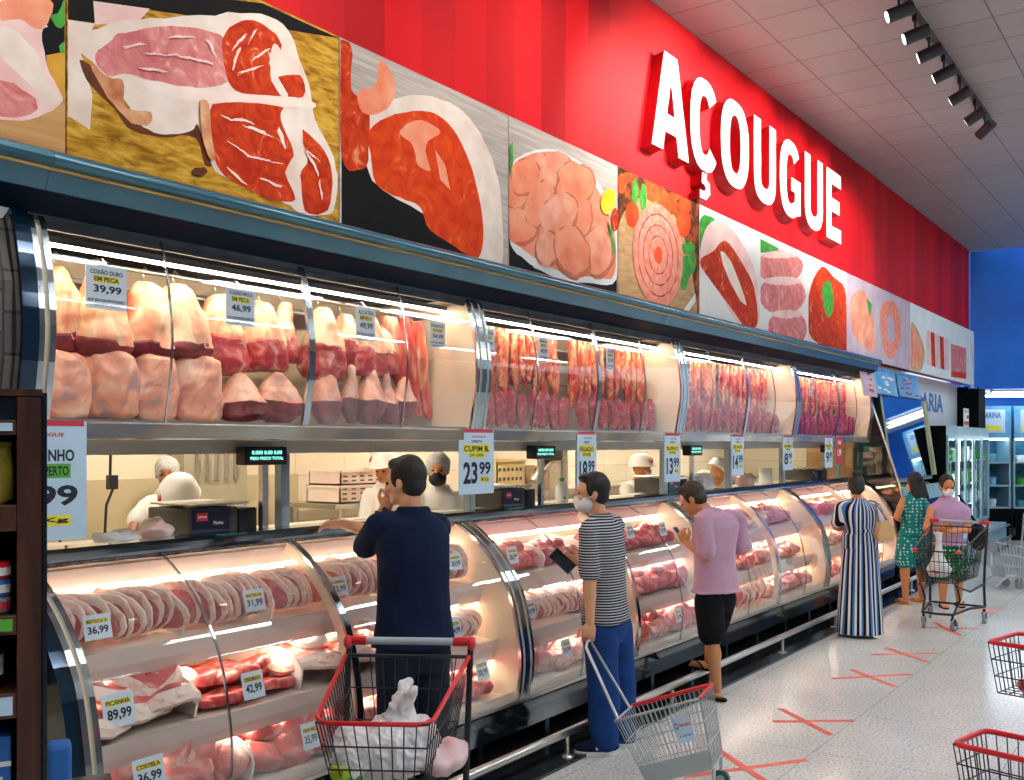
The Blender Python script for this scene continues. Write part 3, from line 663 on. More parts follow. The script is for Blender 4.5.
 ('bowl_inside','p_peach',1,[(5.176,3.563),(5.266,3.721),(5.739,3.89),(6.192,3.814),(6.523,3.525),(6.544,3.156),(6.232,3.103),(5.739,3.077),(5.379,3.143),(5.176,3.24)]),
 ('poultry_gap','p_gap',1,[(5.68,3.789),(5.657,3.75),(5.623,3.715),(5.573,3.685),(5.516,3.677),(5.459,3.673),(5.415,3.69),(5.403,3.725),(5.422,3.765),(5.465,3.8),(5.513,3.832),(5.575,3.849),(5.63,3.844),(5.674,3.826)]),
 ('poultry_piece','p_peach',1,[(5.64,3.789),(5.631,3.756),(5.599,3.724),(5.557,3.693),(5.504,3.688),(5.449,3.681),(5.434,3.712),(5.419,3.738),(5.422,3.772),(5.456,3.806),(5.504,3.83),(5.556,3.843),(5.597,3.834),(5.628,3.817)]),
 ('poultry_gap','p_gap',1,[(5.434,3.526),(5.415,3.486),(5.379,3.446),(5.315,3.413),(5.242,3.399),(5.176,3.399),(5.176,3.431),(5.176,3.461),(5.176,3.503),(5.188,3.539),(5.24,3.579),(5.313,3.585),(5.376,3.582),(5.436,3.569)]),
 ('poultry_piece','p_peach',1,[(5.414,3.532),(5.395,3.492),(5.349,3.458),(5.3,3.421),(5.231,3.406),(5.18,3.421),(5.176,3.439),(5.176,3.473),(5.176,3.511),(5.184,3.543),(5.237,3.568),(5.296,3.582),(5.365,3.593),(5.392,3.562)]),
 ('poultry_gap','p_gap',1,[(5.562,3.657),(5.538,3.593),(5.463,3.54),(5.378,3.515),(5.291,3.489),(5.222,3.51),(5.212,3.565),(5.183,3.612),(5.229,3.673),(5.286,3.733),(5.373,3.761),(5.457,3.775),(5.515,3.749),(5.561,3.714)]),
 ('poultry_piece','p_peach',1,[(5.535,3.662),(5.512,3.601),(5.435,3.559),(5.364,3.532),(5.288,3.511),(5.228,3.528),(5.203,3.571),(5.209,3.623),(5.218,3.681),(5.289,3.726),(5.361,3.755),(5.442,3.78),(5.496,3.754),(5.521,3.711)]),
 ('poultry_gap','p_gap',1,[(5.934,3.847),(5.905,3.805),(5.857,3.763),(5.784,3.72),(5.695,3.715),(5.604,3.699),(5.55,3.72),(5.557,3.761),(5.561,3.798),(5.621,3.838),(5.69,3.879),(5.779,3.895),(5.863,3.901),(5.92,3.883)]),
 ('poultry_piece','p_chick',1,[(5.911,3.852),(5.873,3.81),(5.838,3.768),(5.758,3.743),(5.684,3.726),(5.62,3.727),(5.578,3.743),(5.546,3.767),(5.568,3.806),(5.607,3.847),(5.682,3.878),(5.763,3.902),(5.828,3.894),(5.893,3.885)]),
 ('poultry_gap','p_gap',1,[(6.268,3.806),(6.242,3.726),(6.183,3.654),(6.102,3.581),(5.976,3.552),(5.869,3.563),(5.761,3.576),(5.71,3.635),(5.703,3.71),(5.774,3.785),(5.863,3.856),(5.988,3.872),(6.108,3.889),(6.22,3.871)]),
 ('poultry_piece','p_peach',1,[(6.237,3.808),(6.229,3.731),(6.15,3.663),(6.079,3.594),(5.964,3.573),(5.851,3.56),(5.774,3.597),(5.722,3.65),(5.742,3.72),(5.773,3.791),(5.866,3.845),(5.971,3.886),(6.069,3.869),(6.179,3.864)]),
 ('poultry_gap','p_gap',1,[(5.777,3.704),(5.746,3.659),(5.72,3.614),(5.659,3.591),(5.601,3.579),(5.542,3.578),(5.5,3.601),(5.51,3.646),(5.508,3.685),(5.548,3.724),(5.6,3.754),(5.659,3.765),(5.71,3.758),(5.758,3.742)]),
 ('poultry_piece','p_chick',1,[(5.738,3.705),(5.729,3.664),(5.696,3.624),(5.64,3.608),(5.588,3.587),(5.544,3.599),(5.501,3.614),(5.497,3.652),(5.515,3.691),(5.544,3.726),(5.589,3.755),(5.645,3.777),(5.694,3.765),(5.731,3.743)]),
 ('poultry_gap','p_gap',1,[(5.525,3.336),(5.503,3.28),(5.443,3.227),(5.359,3.186),(5.265,3.175),(5.192,3.192),(5.176,3.209),(5.176,3.259),(5.176,3.316),(5.188,3.364),(5.26,3.416),(5.361,3.432),(5.442,3.415),(5.517,3.392)]),
 ('poultry_piece','p_peach',1,[(5.487,3.339),(5.473,3.287),(5.416,3.239),(5.338,3.209),(5.256,3.19),(5.176,3.19),(5.176,3.22),(5.176,3.271),(5.176,3.322),(5.183,3.37),(5.254,3.412),(5.338,3.417),(5.417,3.415),(5.481,3.39)]),
 ('poultry_gap','p_gap',1,[(5.711,3.499),(5.666,3.419),(5.583,3.365),(5.5,3.319),(5.429,3.327),(5.365,3.346),(5.344,3.406),(5.359,3.482),(5.424,3.552),(5.492,3.61),(5.573,3.663),(5.645,3.654),(5.712,3.638),(5.734,3.577)]),
 ('poultry_piece','p_peach',1,[(5.687,3.505),(5.634,3.432),(5.562,3.381),(5.486,3.332),(5.411,3.326),(5.37,3.365),(5.345,3.417),(5.369,3.49),(5.416,3.559),(5.481,3.62),(5.557,3.651),(5.638,3.674),(5.695,3.645),(5.696,3.575)]),
 ('poultry_gap','p_gap',1,[(6.213,3.505),(6.187,3.446),(6.154,3.389),(6.101,3.364),(6.053,3.36),(6.013,3.377),(5.981,3.413),(5.986,3.474),(5.996,3.539),(6.037,3.601),(6.094,3.615),(6.147,3.631),(6.2,3.624),(6.218,3.568)]),
 ('poultry_piece','p_peach',1,[(6.203,3.514),(6.174,3.45),(6.134,3.398),(6.085,3.38),(6.033,3.351),(6.001,3.386),(5.982,3.429),(5.979,3.482),(5.989,3.544),(6.031,3.595),(6.08,3.626),(6.132,3.644),(6.174,3.621),(6.189,3.569)]),
 ('poultry_gap','p_gap',1,[(5.999,3.457),(5.943,3.371),(5.828,3.315),(5.722,3.299),(5.632,3.301),(5.562,3.328),(5.521,3.382),(5.538,3.461),(5.621,3.536),(5.721,3.587),(5.827,3.636),(5.93,3.638),(6.009,3.607),(6.009,3.531)]),
 ('poultry_piece','p_chick',1,[(5.954,3.464),(5.909,3.384),(5.809,3.319),(5.702,3.294),(5.607,3.293),(5.559,3.339),(5.518,3.39),(5.546,3.467),(5.632,3.533),(5.713,3.59),(5.812,3.635),(5.894,3.623),(5.977,3.606),(6.006,3.545)]),
 ('poultry_gap','p_gap',1,[(5.809,3.23),(5.782,3.169),(5.731,3.118),(5.664,3.09),(5.597,3.086),(5.529,3.087),(5.483,3.123),(5.472,3.176),(5.487,3.233),(5.526,3.287),(5.596,3.311),(5.667,3.335),(5.737,3.324),(5.767,3.276)]),
 ('poultry_piece','p_chick',1,[(5.772,3.234),(5.745,3.179),(5.7,3.137),(5.646,3.106),(5.58,3.078),(5.528,3.106),(5.491,3.14),(5.48,3.187),(5.486,3.239),(5.527,3.285),(5.585,3.313),(5.646,3.323),(5.699,3.308),(5.757,3.287)]),
 ('poultry_gap','p_gap',1,[(6.555,3.329),(6.522,3.242),(6.453,3.169),(6.366,3.102),(6.255,3.091),(6.161,3.118),(6.113,3.183),(6.103,3.257),(6.123,3.332),(6.161,3.415),(6.256,3.47),(6.363,3.484),(6.452,3.455),(6.536,3.413)]),
 ('poultry_piece','p_chick',1,[(6.491,3.329),(6.483,3.252),(6.415,3.19),(6.338,3.141),(6.245,3.116),(6.159,3.137),(6.111,3.196),(6.085,3.265),(6.101,3.344),(6.17,3.407),(6.247,3.459),(6.344,3.491),(6.415,3.444),(6.473,3.398)]),
 ('poultry_gap','p_gap',1,[(6.176,3.302),(6.179,3.222),(6.189,3.133),(6.087,3.083),(5.986,3.04),(5.872,3.055),(5.767,3.089),(5.715,3.163),(5.681,3.244),(5.723,3.323),(5.797,3.387),(5.906,3.411),(6.023,3.423),(6.107,3.363)]),
 ('poultry_piece','p_peach',1,[(6.159,3.309),(6.162,3.228),(6.137,3.151),(6.052,3.11),(5.966,3.078),(5.872,3.09),(5.785,3.119),(5.725,3.178),(5.709,3.252),(5.72,3.329),(5.804,3.374),(5.889,3.419),(5.993,3.404),(6.07,3.356)]),
 ('lemon','p_yellow2',1,[(6.547,3.701),(6.528,3.664),(6.498,3.63),(6.462,3.603),(6.422,3.587),(6.385,3.583),(6.355,3.592),(6.334,3.612),(6.326,3.642),(6.332,3.677),(6.35,3.714),(6.378,3.748),(6.415,3.775),(6.454,3.792),(6.492,3.797),(6.523,3.788),(6.544,3.768),(6.553,3.738)]),
 ('pepper','p_red',1,[(6.591,3.582),(6.591,3.552),(6.584,3.524),(6.57,3.503),(6.553,3.49),(6.536,3.486),(6.519,3.494),(6.505,3.51),(6.496,3.534),(6.493,3.562),(6.496,3.592),(6.505,3.619),(6.519,3.641),(6.536,3.654),(6.553,3.658),(6.57,3.651),(6.584,3.634),(6.591,3.61)]),
 ('herb','p_green',1,[(6.43,3.551),(6.489,3.498),(6.557,3.297),(6.502,3.331)]),
 ('herb','p_green',1,[(5.176,3.779),(5.203,3.834),(5.215,3.709),(5.176,3.602)]),
]),
(6.602,8.055,'p_spice','photo panel of a coiled sausage among tomatoes and chilies',[
 ('wood_board','p_board',1,[(6.606,3.516),(6.833,3.757),(7.264,3.912),(7.737,3.671),(7.962,3.218),(7.962,2.995),(7.417,2.995),(6.606,2.995)]),
 ('tomato','p_tomato',1,[(7.295,3.952),(7.287,3.918),(7.264,3.884),(7.229,3.855),(7.187,3.836),(7.143,3.827),(7.102,3.83),(7.068,3.844),(7.047,3.868),(7.039,3.899),(7.047,3.933),(7.068,3.966),(7.102,3.98),(7.143,3.98),(7.187,3.98),(7.229,3.98),(7.264,3.98),(7.287,3.98)]),
 ('tomato','p_tomato',1,[(7.617,3.901),(7.608,3.866),(7.582,3.833),(7.543,3.804),(7.494,3.784),(7.444,3.774),(7.396,3.777),(7.358,3.79),(7.333,3.813),(7.325,3.843),(7.333,3.876),(7.358,3.909),(7.396,3.938),(7.444,3.959),(7.494,3.969),(7.543,3.968),(7.582,3.955),(7.608,3.931)]),
 ('tomato','p_tomato',1,[(7.882,3.794),(7.873,3.751),(7.848,3.71),(7.809,3.676),(7.762,3.653),(7.712,3.645),(7.666,3.651),(7.628,3.671),(7.604,3.703),(7.596,3.742),(7.604,3.784),(7.628,3.825),(7.666,3.858),(7.712,3.882),(7.762,3.891),(7.809,3.886),(7.848,3.866),(7.873,3.834)]),
 ('tomato','p_tomato',1,[(7.453,3.915),(7.446,3.89),(7.427,3.865),(7.396,3.843),(7.36,3.828),(7.321,3.82),(7.285,3.821),(7.255,3.831),(7.236,3.848),(7.229,3.87),(7.236,3.895),(7.255,3.92),(7.285,3.941),(7.321,3.957),(7.36,3.965),(7.396,3.964),(7.427,3.955),(7.446,3.938)]),
 ('tomato','p_tomato',1,[(6.935,3.684),(6.928,3.649),(6.909,3.615),(6.879,3.587),(6.843,3.569),(6.805,3.562),(6.77,3.568),(6.741,3.584),(6.722,3.61),(6.716,3.643),(6.722,3.677),(6.741,3.71),(6.77,3.738),(6.805,3.757),(6.843,3.764),(6.879,3.76),(6.909,3.743),(6.928,3.717)]),
 ('tomato','p_tomato',1,[(6.734,3.89),(6.729,3.862),(6.715,3.837),(6.693,3.815),(6.667,3.801),(6.64,3.795),(6.614,3.799),(6.606,3.811),(6.606,3.831),(6.606,3.855),(6.606,3.882),(6.606,3.908),(6.614,3.929),(6.64,3.944),(6.667,3.95),(6.693,3.947),(6.715,3.934),(6.729,3.914)]),
 ('tomato','p_tomato',1,[(7.876,3.94),(7.869,3.913),(7.85,3.887),(7.82,3.866),(7.784,3.85),(7.745,3.843),(7.709,3.845),(7.68,3.855),(7.661,3.873),(7.655,3.896),(7.661,3.922),(7.68,3.947),(7.709,3.969),(7.745,3.98),(7.784,3.98),(7.82,3.98),(7.85,3.98),(7.869,3.963)]),
 ('tomato','p_tomato',1,[(6.806,3.949),(6.802,3.933),(6.791,3.917),(6.774,3.904),(6.753,3.894),(6.732,3.89),(6.711,3.891),(6.695,3.897),(6.684,3.907),(6.68,3.921),(6.684,3.937),(6.695,3.952),(6.711,3.966),(6.732,3.975),(6.753,3.98),(6.774,3.98),(6.791,3.974),(6.802,3.963)]),
 ('tomato','p_tomato',1,[(7.66,3.98),(7.655,3.974),(7.64,3.955),(7.617,3.939),(7.589,3.927),(7.56,3.921),(7.532,3.922),(7.51,3.929),(7.495,3.941),(7.49,3.958),(7.495,3.977),(7.51,3.98),(7.532,3.98),(7.56,3.98),(7.589,3.98),(7.617,3.98),(7.64,3.98),(7.655,3.98)]),
 ('chili','p_green',1,[(6.926,3.864),(6.922,3.829),(6.913,3.796),(6.898,3.77),(6.88,3.755),(6.86,3.751),(6.842,3.759),(6.828,3.779),(6.818,3.807),(6.815,3.841),(6.818,3.876),(6.828,3.909),(6.842,3.935),(6.86,3.95),(6.88,3.955),(6.898,3.947),(6.913,3.927),(6.922,3.898)]),
 ('chili','p_green',1,[(7.063,3.852),(7.06,3.815),(7.05,3.78),(7.034,3.753),(7.016,3.737),(6.996,3.733),(6.977,3.742),(6.962,3.763),(6.953,3.793),(6.949,3.829),(6.953,3.866),(6.962,3.9),(6.977,3.928),(6.996,3.944),(7.016,3.948),(7.034,3.94),(7.05,3.919),(7.06,3.888)]),
 ('chili','p_green',1,[(7.956,3.586),(7.948,3.567),(7.924,3.547),(7.887,3.529),(7.843,3.516),(7.797,3.508),(7.753,3.508),(7.718,3.514),(7.695,3.526),(7.688,3.543),(7.695,3.562),(7.718,3.582),(7.753,3.6),(7.797,3.613),(7.843,3.621),(7.887,3.622),(7.924,3.616),(7.948,3.604)]),
 ('chili','p_green',1,[(7.893,3.405),(7.887,3.367),(7.869,3.331),(7.842,3.303),(7.809,3.286),(7.775,3.281),(7.742,3.289),(7.716,3.31),(7.699,3.34),(7.693,3.376),(7.699,3.414),(7.716,3.449),(7.742,3.477),(7.775,3.495),(7.809,3.501),(7.842,3.493),(7.869,3.472),(7.887,3.442)]),
 ('chili','p_green',1,[(7.814,3.297),(7.81,3.263),(7.796,3.232),(7.775,3.208),(7.75,3.193),(7.723,3.19),(7.698,3.198),(7.678,3.217),(7.665,3.244),(7.66,3.276),(7.665,3.309),(7.678,3.34),(7.698,3.364),(7.723,3.379),(7.75,3.383),(7.775,3.375),(7.796,3.357),(7.81,3.329)]),
 ('chili','p_green',1,[(7.973,3.466),(7.969,3.432),(7.957,3.4),(7.939,3.376),(7.916,3.361),(7.893,3.358),(7.87,3.366),(7.853,3.385),(7.841,3.413),(7.837,3.446),(7.841,3.48),(7.853,3.511),(7.87,3.535),(7.893,3.55),(7.916,3.554),(7.939,3.546),(7.957,3.527),(7.969,3.499)]),
 ('sausage_coil','p_sausage',1,[(7.714,3.502),(7.717,3.405),(7.696,3.309),(7.653,3.219),(7.589,3.14),(7.508,3.076),(7.417,3.031),(7.318,3.006),(7.219,3.002),(7.123,3.019),(7.035,3.055),(6.96,3.107),(6.9,3.174),(6.857,3.252),(6.834,3.337),(6.831,3.426),(6.849,3.514),(6.886,3.598),(6.941,3.674),(7.013,3.739),(7.097,3.788),(7.191,3.82),(7.29,3.832),(7.389,3.824),(7.484,3.794),(7.568,3.744),(7.637,3.676),(7.686,3.594)]),
 ('coil_gap','p_sauline',1,[(7.626,3.486),(7.628,3.407),(7.612,3.329),(7.576,3.257),(7.525,3.192),(7.46,3.141),(7.386,3.103),(7.306,3.083),(7.225,3.079),(7.147,3.092),(7.075,3.12),(7.013,3.163),(6.963,3.218),(6.928,3.281),(6.909,3.351),(6.907,3.424),(6.921,3.497),(6.952,3.566),(6.998,3.628),(7.057,3.68),(7.126,3.72),(7.203,3.746),(7.284,3.755),(7.364,3.747),(7.44,3.723),(7.508,3.682),(7.564,3.627),(7.604,3.56)]),
 ('sausage_coil','p_sausage',1,[(7.614,3.483),(7.616,3.407),(7.6,3.332),(7.566,3.262),(7.517,3.2),(7.454,3.149),(7.382,3.113),(7.305,3.093),(7.226,3.089),(7.15,3.101),(7.081,3.129),(7.02,3.171),(6.972,3.224),(6.938,3.285),(6.919,3.353),(6.917,3.424),(6.931,3.494),(6.961,3.561),(7.005,3.621),(7.063,3.672),(7.13,3.711),(7.205,3.736),(7.283,3.745),(7.361,3.737),(7.435,3.713),(7.5,3.673),(7.554,3.62),(7.592,3.555)]),
 ('coil_gap','p_sauline',1,[(7.525,3.467),(7.527,3.41),(7.515,3.353),(7.489,3.3),(7.452,3.253),(7.405,3.214),(7.351,3.187),(7.293,3.171),(7.233,3.167),(7.175,3.176),(7.122,3.197),(7.076,3.229),(7.039,3.269),(7.012,3.316),(6.998,3.368),(6.996,3.422),(7.007,3.476),(7.03,3.527),(7.064,3.573),(7.108,3.612),(7.16,3.641),(7.216,3.659),(7.276,3.666),(7.335,3.659),(7.391,3.641),(7.44,3.61),(7.48,3.57),(7.509,3.521)]),
 ('sausage_coil','p_sausage',1,[(7.513,3.464),(7.515,3.41),(7.504,3.356),(7.479,3.305),(7.444,3.26),(7.399,3.223),(7.347,3.196),(7.291,3.181),(7.234,3.178),(7.178,3.186),(7.127,3.206),(7.083,3.236),(7.047,3.275),(7.022,3.32),(7.008,3.37),(7.007,3.422),(7.017,3.473),(7.039,3.522),(7.072,3.567),(7.114,3.604),(7.164,3.632),(7.218,3.649),(7.275,3.655),(7.332,3.649),(7.385,3.631),(7.432,3.602),(7.471,3.563),(7.498,3.517)]),
 ('coil_gap','p_sauline',1,[(7.426,3.448),(7.428,3.412),(7.42,3.376),(7.404,3.342),(7.38,3.312),(7.351,3.287),(7.316,3.269),(7.279,3.259),(7.241,3.256),(7.203,3.262),(7.169,3.275),(7.139,3.295),(7.115,3.321),(7.098,3.351),(7.088,3.385),(7.087,3.42),(7.094,3.455),(7.109,3.488),(7.132,3.517),(7.16,3.542),(7.193,3.561),(7.23,3.572),(7.268,3.576),(7.306,3.572),(7.341,3.559),(7.373,3.54),(7.398,3.514),(7.416,3.483)]),
 ('sausage_coil','p_sausage',1,[(7.415,3.446),(7.416,3.412),(7.409,3.378),(7.394,3.347),(7.372,3.319),(7.344,3.296),(7.312,3.279),(7.277,3.269),(7.242,3.267),(7.207,3.272),(7.174,3.284),(7.146,3.303),(7.124,3.327),(7.108,3.355),(7.099,3.387),(7.098,3.42),(7.104,3.452),(7.119,3.483),(7.139,3.511),(7.166,3.534),(7.197,3.551),(7.232,3.562),(7.267,3.566),(7.303,3.561),(7.336,3.55),(7.365,3.532),(7.389,3.507),(7.406,3.478)]),
 ('coil_gap','p_tomato',1,[(7.33,3.43),(7.33,3.414),(7.327,3.398),(7.32,3.384),(7.31,3.37),(7.297,3.359),(7.282,3.351),(7.265,3.347),(7.248,3.345),(7.232,3.348),(7.216,3.353),(7.203,3.362),(7.192,3.374),(7.185,3.387),(7.18,3.402),(7.18,3.418),(7.183,3.433),(7.19,3.448),(7.2,3.461),(7.213,3.472),(7.227,3.48),(7.244,3.485),(7.261,3.487),(7.277,3.484),(7.293,3.479),(7.306,3.47),(7.317,3.459),(7.325,3.445)]),
 ('knife','p_white',1,[(7.682,2.995),(7.962,3.194),(7.962,3.12),(7.792,2.995)]),
]),
(8.062,9.485,'p_white','photo panel of a raw ham slice with parsley',[
 ('parsley','p_green',1,[(8.066,3.834),(8.179,3.915),(8.401,3.901),(8.345,3.668),(8.125,3.519),(8.066,3.61)]),
 ('pale_rim','p_rose',1,[(8.234,3.833),(8.632,3.929),(9.061,3.785),(9.388,3.533),(9.455,3.032),(8.998,2.995),(8.401,3.304),(8.066,3.48)]),
 ('raw_ham','p_red',1,[(8.066,3.48),(8.345,3.622),(8.632,3.762),(8.998,3.627),(9.321,3.423),(9.415,3.079),(9.125,3.001),(8.752,3.157),(8.401,3.304)]),
 ('fat_seam','p_fat',1,[(8.516,3.649),(8.752,3.59),(9.125,3.249),(8.935,3.276),(8.632,3.477)]),
]),
(9.492,10.915,'p_white','photo panel of three pink pork loin slices',[
 ('salad','p_green',1,[(9.496,3.929),(10.024,3.915),(9.805,3.827),(9.496,3.791)]),
 ('pork_loin','p_pink',1,[(10.749,3.834),(10.703,3.765),(10.572,3.693),(10.377,3.627),(10.145,3.575),(9.907,3.544),(9.691,3.535),(9.52,3.549),(9.496,3.583),(9.496,3.633),(9.496,3.694),(9.52,3.76),(9.691,3.823),(9.907,3.877),(10.145,3.915),(10.377,3.931),(10.572,3.922),(10.703,3.888)]),
 ('fat_edge','p_rose',1,[(10.598,3.94),(10.562,3.921),(10.459,3.894),(10.305,3.861),(10.12,3.829),(9.93,3.799),(9.756,3.777),(9.618,3.764),(9.529,3.761),(9.499,3.769),(9.529,3.786),(9.618,3.811),(9.756,3.841),(9.93,3.873),(10.12,3.903),(10.305,3.928),(10.459,3.944),(10.562,3.948)]),
 ('pork_loin','p_pink',1,[(10.833,3.533),(10.786,3.454),(10.654,3.374),(10.456,3.305),(10.221,3.255),(9.98,3.229),(9.762,3.229),(9.589,3.254),(9.496,3.301),(9.496,3.362),(9.496,3.433),(9.589,3.506),(9.762,3.574),(9.98,3.628),(10.221,3.661),(10.456,3.669),(10.654,3.648),(10.786,3.601)]),
 ('fat_edge','p_rose',1,[(10.679,3.668),(10.643,3.647),(10.539,3.619),(10.383,3.588),(10.196,3.559),(10.004,3.533),(9.828,3.516),(9.688,3.507),(9.599,3.508),(9.568,3.519),(9.599,3.538),(9.688,3.563),(9.828,3.592),(10.004,3.621),(10.196,3.648),(10.383,3.668),(10.539,3.679),(10.643,3.679)]),
 ('pork_loin','p_pink',1,[(10.867,3.167),(10.828,3.089),(10.718,3.015),(10.552,2.995),(10.355,2.995),(10.151,2.995),(9.965,2.995),(9.818,2.995),(9.723,2.995),(9.691,3.055),(9.723,3.126),(9.818,3.195),(9.965,3.256),(10.151,3.301),(10.355,3.323),(10.552,3.32),(10.718,3.29),(10.828,3.237)]),
 ('fat_edge','p_rose',1,[(10.739,3.309),(10.709,3.29),(10.622,3.267),(10.491,3.243),(10.334,3.221),(10.171,3.204),(10.021,3.194),(9.902,3.191),(9.826,3.196),(9.799,3.209),(9.826,3.227),(9.902,3.248),(10.021,3.271),(10.171,3.293),(10.334,3.311),(10.491,3.323),(10.622,3.327),(10.709,3.322)]),
]),
(10.922,12.33,'p_white','photo panel of a red heap of minced meat with parsley',[
 ('minced_heart','p_red',1,[(10.926,3.513),(11.161,3.806),(11.469,3.939),(11.809,3.867),(12.249,3.801),(12.326,3.569),(12.326,3.259),(12.326,2.995),(11.618,2.998),(10.935,3.116)]),
 ('parsley','p_green',1,[(11.395,3.691),(11.713,3.793),(11.809,3.501),(11.618,3.359),(11.469,3.462)]),
]),
(12.337,15.45,'p_lilac','photo panel of pale chicken and a sausage ring, beyond the minced meat',[
 ('chicken','p_chick',1,[(12.469,3.67),(12.982,3.86),(13.437,3.653),(13.579,3.135),(12.982,3.153),(12.552,3.305)]),
 ('ring','p_sausage',1,[(13.821,3.668),(14.223,3.878),(14.754,3.827),(14.921,3.455),(14.485,3.092),(14.019,3.169)]),
 ('ring_hole','p_lilac',1,[(14.172,3.596),(14.379,3.687),(14.538,3.562),(14.538,3.35),(14.275,3.3)]),
 ('herb','p_green',1,[(13.161,3.778),(13.437,3.732),(13.344,3.537)]),
]),
(15.457,20.15,'p_cloth','white photo panel of meat trays ending the strip by the blue wall',[
 ('plate','p_tan',1,[(15.461,3.47),(15.558,3.707),(16.051,3.557),(16.373,3.273),(16.051,2.995),(15.461,2.995)]),
 ('chicken','p_chick',1,[(15.461,3.437),(15.558,3.632),(15.988,3.505),(16.178,3.258),(15.925,3.041),(15.461,3.096)]),
 ('ribs','p_rose',0,[(16.439,3.67),(16.706,3.679),(16.774,3.126),(16.505,3.141)]),
 ('ribs','p_red',0,[(16.74,3.666),(17.016,3.676),(17.087,3.124),(16.808,3.138)]),
 ('ribs','p_rose',0,[(17.051,3.663),(17.337,3.672),(17.409,3.121),(17.122,3.136)]),
 ('ribs','p_red',0,[(17.373,3.659),(17.667,3.668),(17.742,3.118),(17.446,3.133)]),
 ('ribs','p_rose',0,[(17.705,3.655),(18.009,3.665),(18.087,3.115),(17.78,3.13)]),
 ('cut','p_pink',0,[(18.244,3.599),(19.501,3.63),(19.501,3.083),(18.244,3.049)]),
 ('cut','p_orange',0,[(18.244,3.135),(19.501,3.174),(19.501,3.065),(18.244,3.032)]),
 ('cut','p_rose',1,[(19.955,3.628),(20.146,3.76),(20.146,3.502),(20.146,3.105),(20.141,3.23)]),
]),
]
pm = {}
def pmat(n, cols, scale=14, **k): M[n] = noisy(n, [hexc(c) for c in cols], scale, .6, spec=.12, **k)
pmat('p_dark', ['#050506','#120c0d'], 4); pmat('p_yellow', ['#c98a28','#e0a840'], 6); pmat('p_rose', ['#e9b6b0','#f6d6ce'], 5); pmat('p_pink', ['#cc6a6c','#e08c88','#f2beb4'], 9, dist=1.5, pos=[.35,.6,.75])
pmat('p_fat', ['#e2c8b6','#f4e4d8'], 6); pmat('p_gap', ['#c4603e','#d88060'], 6); pmat('p_streak', ['#f4c8b4','#fae0d4'], 6); pmat('p_peach', ['#ec7e58','#f4a484'], 6); pmat('p_green', ['#2f8a30','#58b048'], 14); pmat('p_brown', ['#4a2416','#7a4020'], 8); pmat('p_caramel', ['#b85a2c','#e8b084'], 8)
pmat('p_red', ['#b02406','#d2420e','#f09a74'], 8, dist=2, pos=[.36,.62,.74]); pmat('p_bone', ['#f0d0c0','#fbe8dc'], 6); pmat('p_orange', ['#cc3004','#e24a0c','#f08a58'], 6, dist=2, pos=[.35,.62,.8]); pmat('p_white', ['#dcd8d4','#eeeae6'], 3)
pmat('p_chick', ['#e88464','#f4b094'], 6); pmat('p_yellow2', ['#f0c020','#f4d848'], 6); pmat('p_tomato', ['#d83c14','#f0642c'], 9); pmat('p_spice', ['#2a160c','#6a3416','#c05820'], 12); pmat('p_board', ['#b88a5c','#d0a878'], 9, stretch=(1,1,4))
pmat('p_sausage', ['#e47c66','#f0a28c'], 16); pmat('p_sauline', ['#9a3a2c','#b85040'], 10); pmat('p_lilac', ['#b8a4b8','#cdbcc8'], 3); pmat('p_cloth', ['#dfe6ea','#eef2f2'], 3); pmat('p_tan', ['#c89a68','#dab482'], 5)
pmat('wood_tan', ['#c08850','#d8a870'], 6, stretch=(.4,1,5)); pmat('wood_yellow', ['#8a5a10','#c08c24','#dcae44'], 9, stretch=(1,1,4), dist=.6); pmat('wood_grey', ['#a89a90','#c8bcb2'], 8, stretch=(.3,1,6))
for x0, x1, bg, lab, shapes in PANELS:
    lastp = x1 > 20
    t = thing('photo_panel', lab, 'photo panel', ((x0+x1)/2, 3.75, 2.985), 0, 'meat photographs above the counter')
    yf = 3.70
    MB().box(x0, x1, yf, 3.748, 2.985, 3.99).build('printed_ground', M[bg], t, world=True)
    if lastp:   # the end of the strip is boxed out beyond the red wall
        MB().box(20.145, 20.17, 3.69, 3.749, 2.94, 3.99).build('end_board', M['p_cloth'], t, world=True)
    for k, (nm, m_, sm, q) in enumerate(shapes):
        pts = q
        if sm and len(q) > 4:
            o = []; n = len(q)
            for i in range(n):
                a, b, c, d = (Vector(q[(i+j) % n]) for j in (-1,0,1,2))
                for u in (0, .25, .5, .75):
                    o.append(tuple(.5*((2*b)+(-a+c)*u+(2*a-5*b+4*c-d)*u*u+(-a+3*b-3*c+d)*u**3)))
            o = [(p[0]+.010*noise.noise(Vector((p[0]*14,p[1]*14,k)))+.005*noise.noise(Vector((p[0]*45,p[1]*45,k))), p[1]+.010*noise.noise(Vector((p[0]*14,p[1]*14,k+9)))+.005*noise.noise(Vector((p[0]*45,p[1]*45,k+9)))) for p in o]
            pts = [(min(max(p[0], x0+.002), x1-.002), min(max(p[1], 2.99), 3.985)) for p in o]
        y = yf - .0003*(k+1)
        cu = bpy.data.curves.new('c', 'CURVE'); cu.dimensions = '2D'; cu.fill_mode = 'BOTH'
        sp = cu.splines.new('POLY'); sp.points.add(len(pts)-1); sp.use_cyclic_u = True
        for p, c in zip(sp.points, pts): p.co = (c[0], c[1], 0, 1)
        ob = bpy.data.objects.new('c', cu); C.objects.link(ob)
        me = ob.evaluated_get(bpy.context.evaluated_depsgraph_get()).to_mesh()
        vs = [(v.co.x, y, v.co.y) for v in me.vertices]; fs = [tuple(p.vertices) for p in me.polygons]
        bpy.data.objects.remove(ob); bpy.data.curves.remove(cu)
        if fs: MB().add(vs, fs).build('printed_'+nm, M[m_], t, world=True)
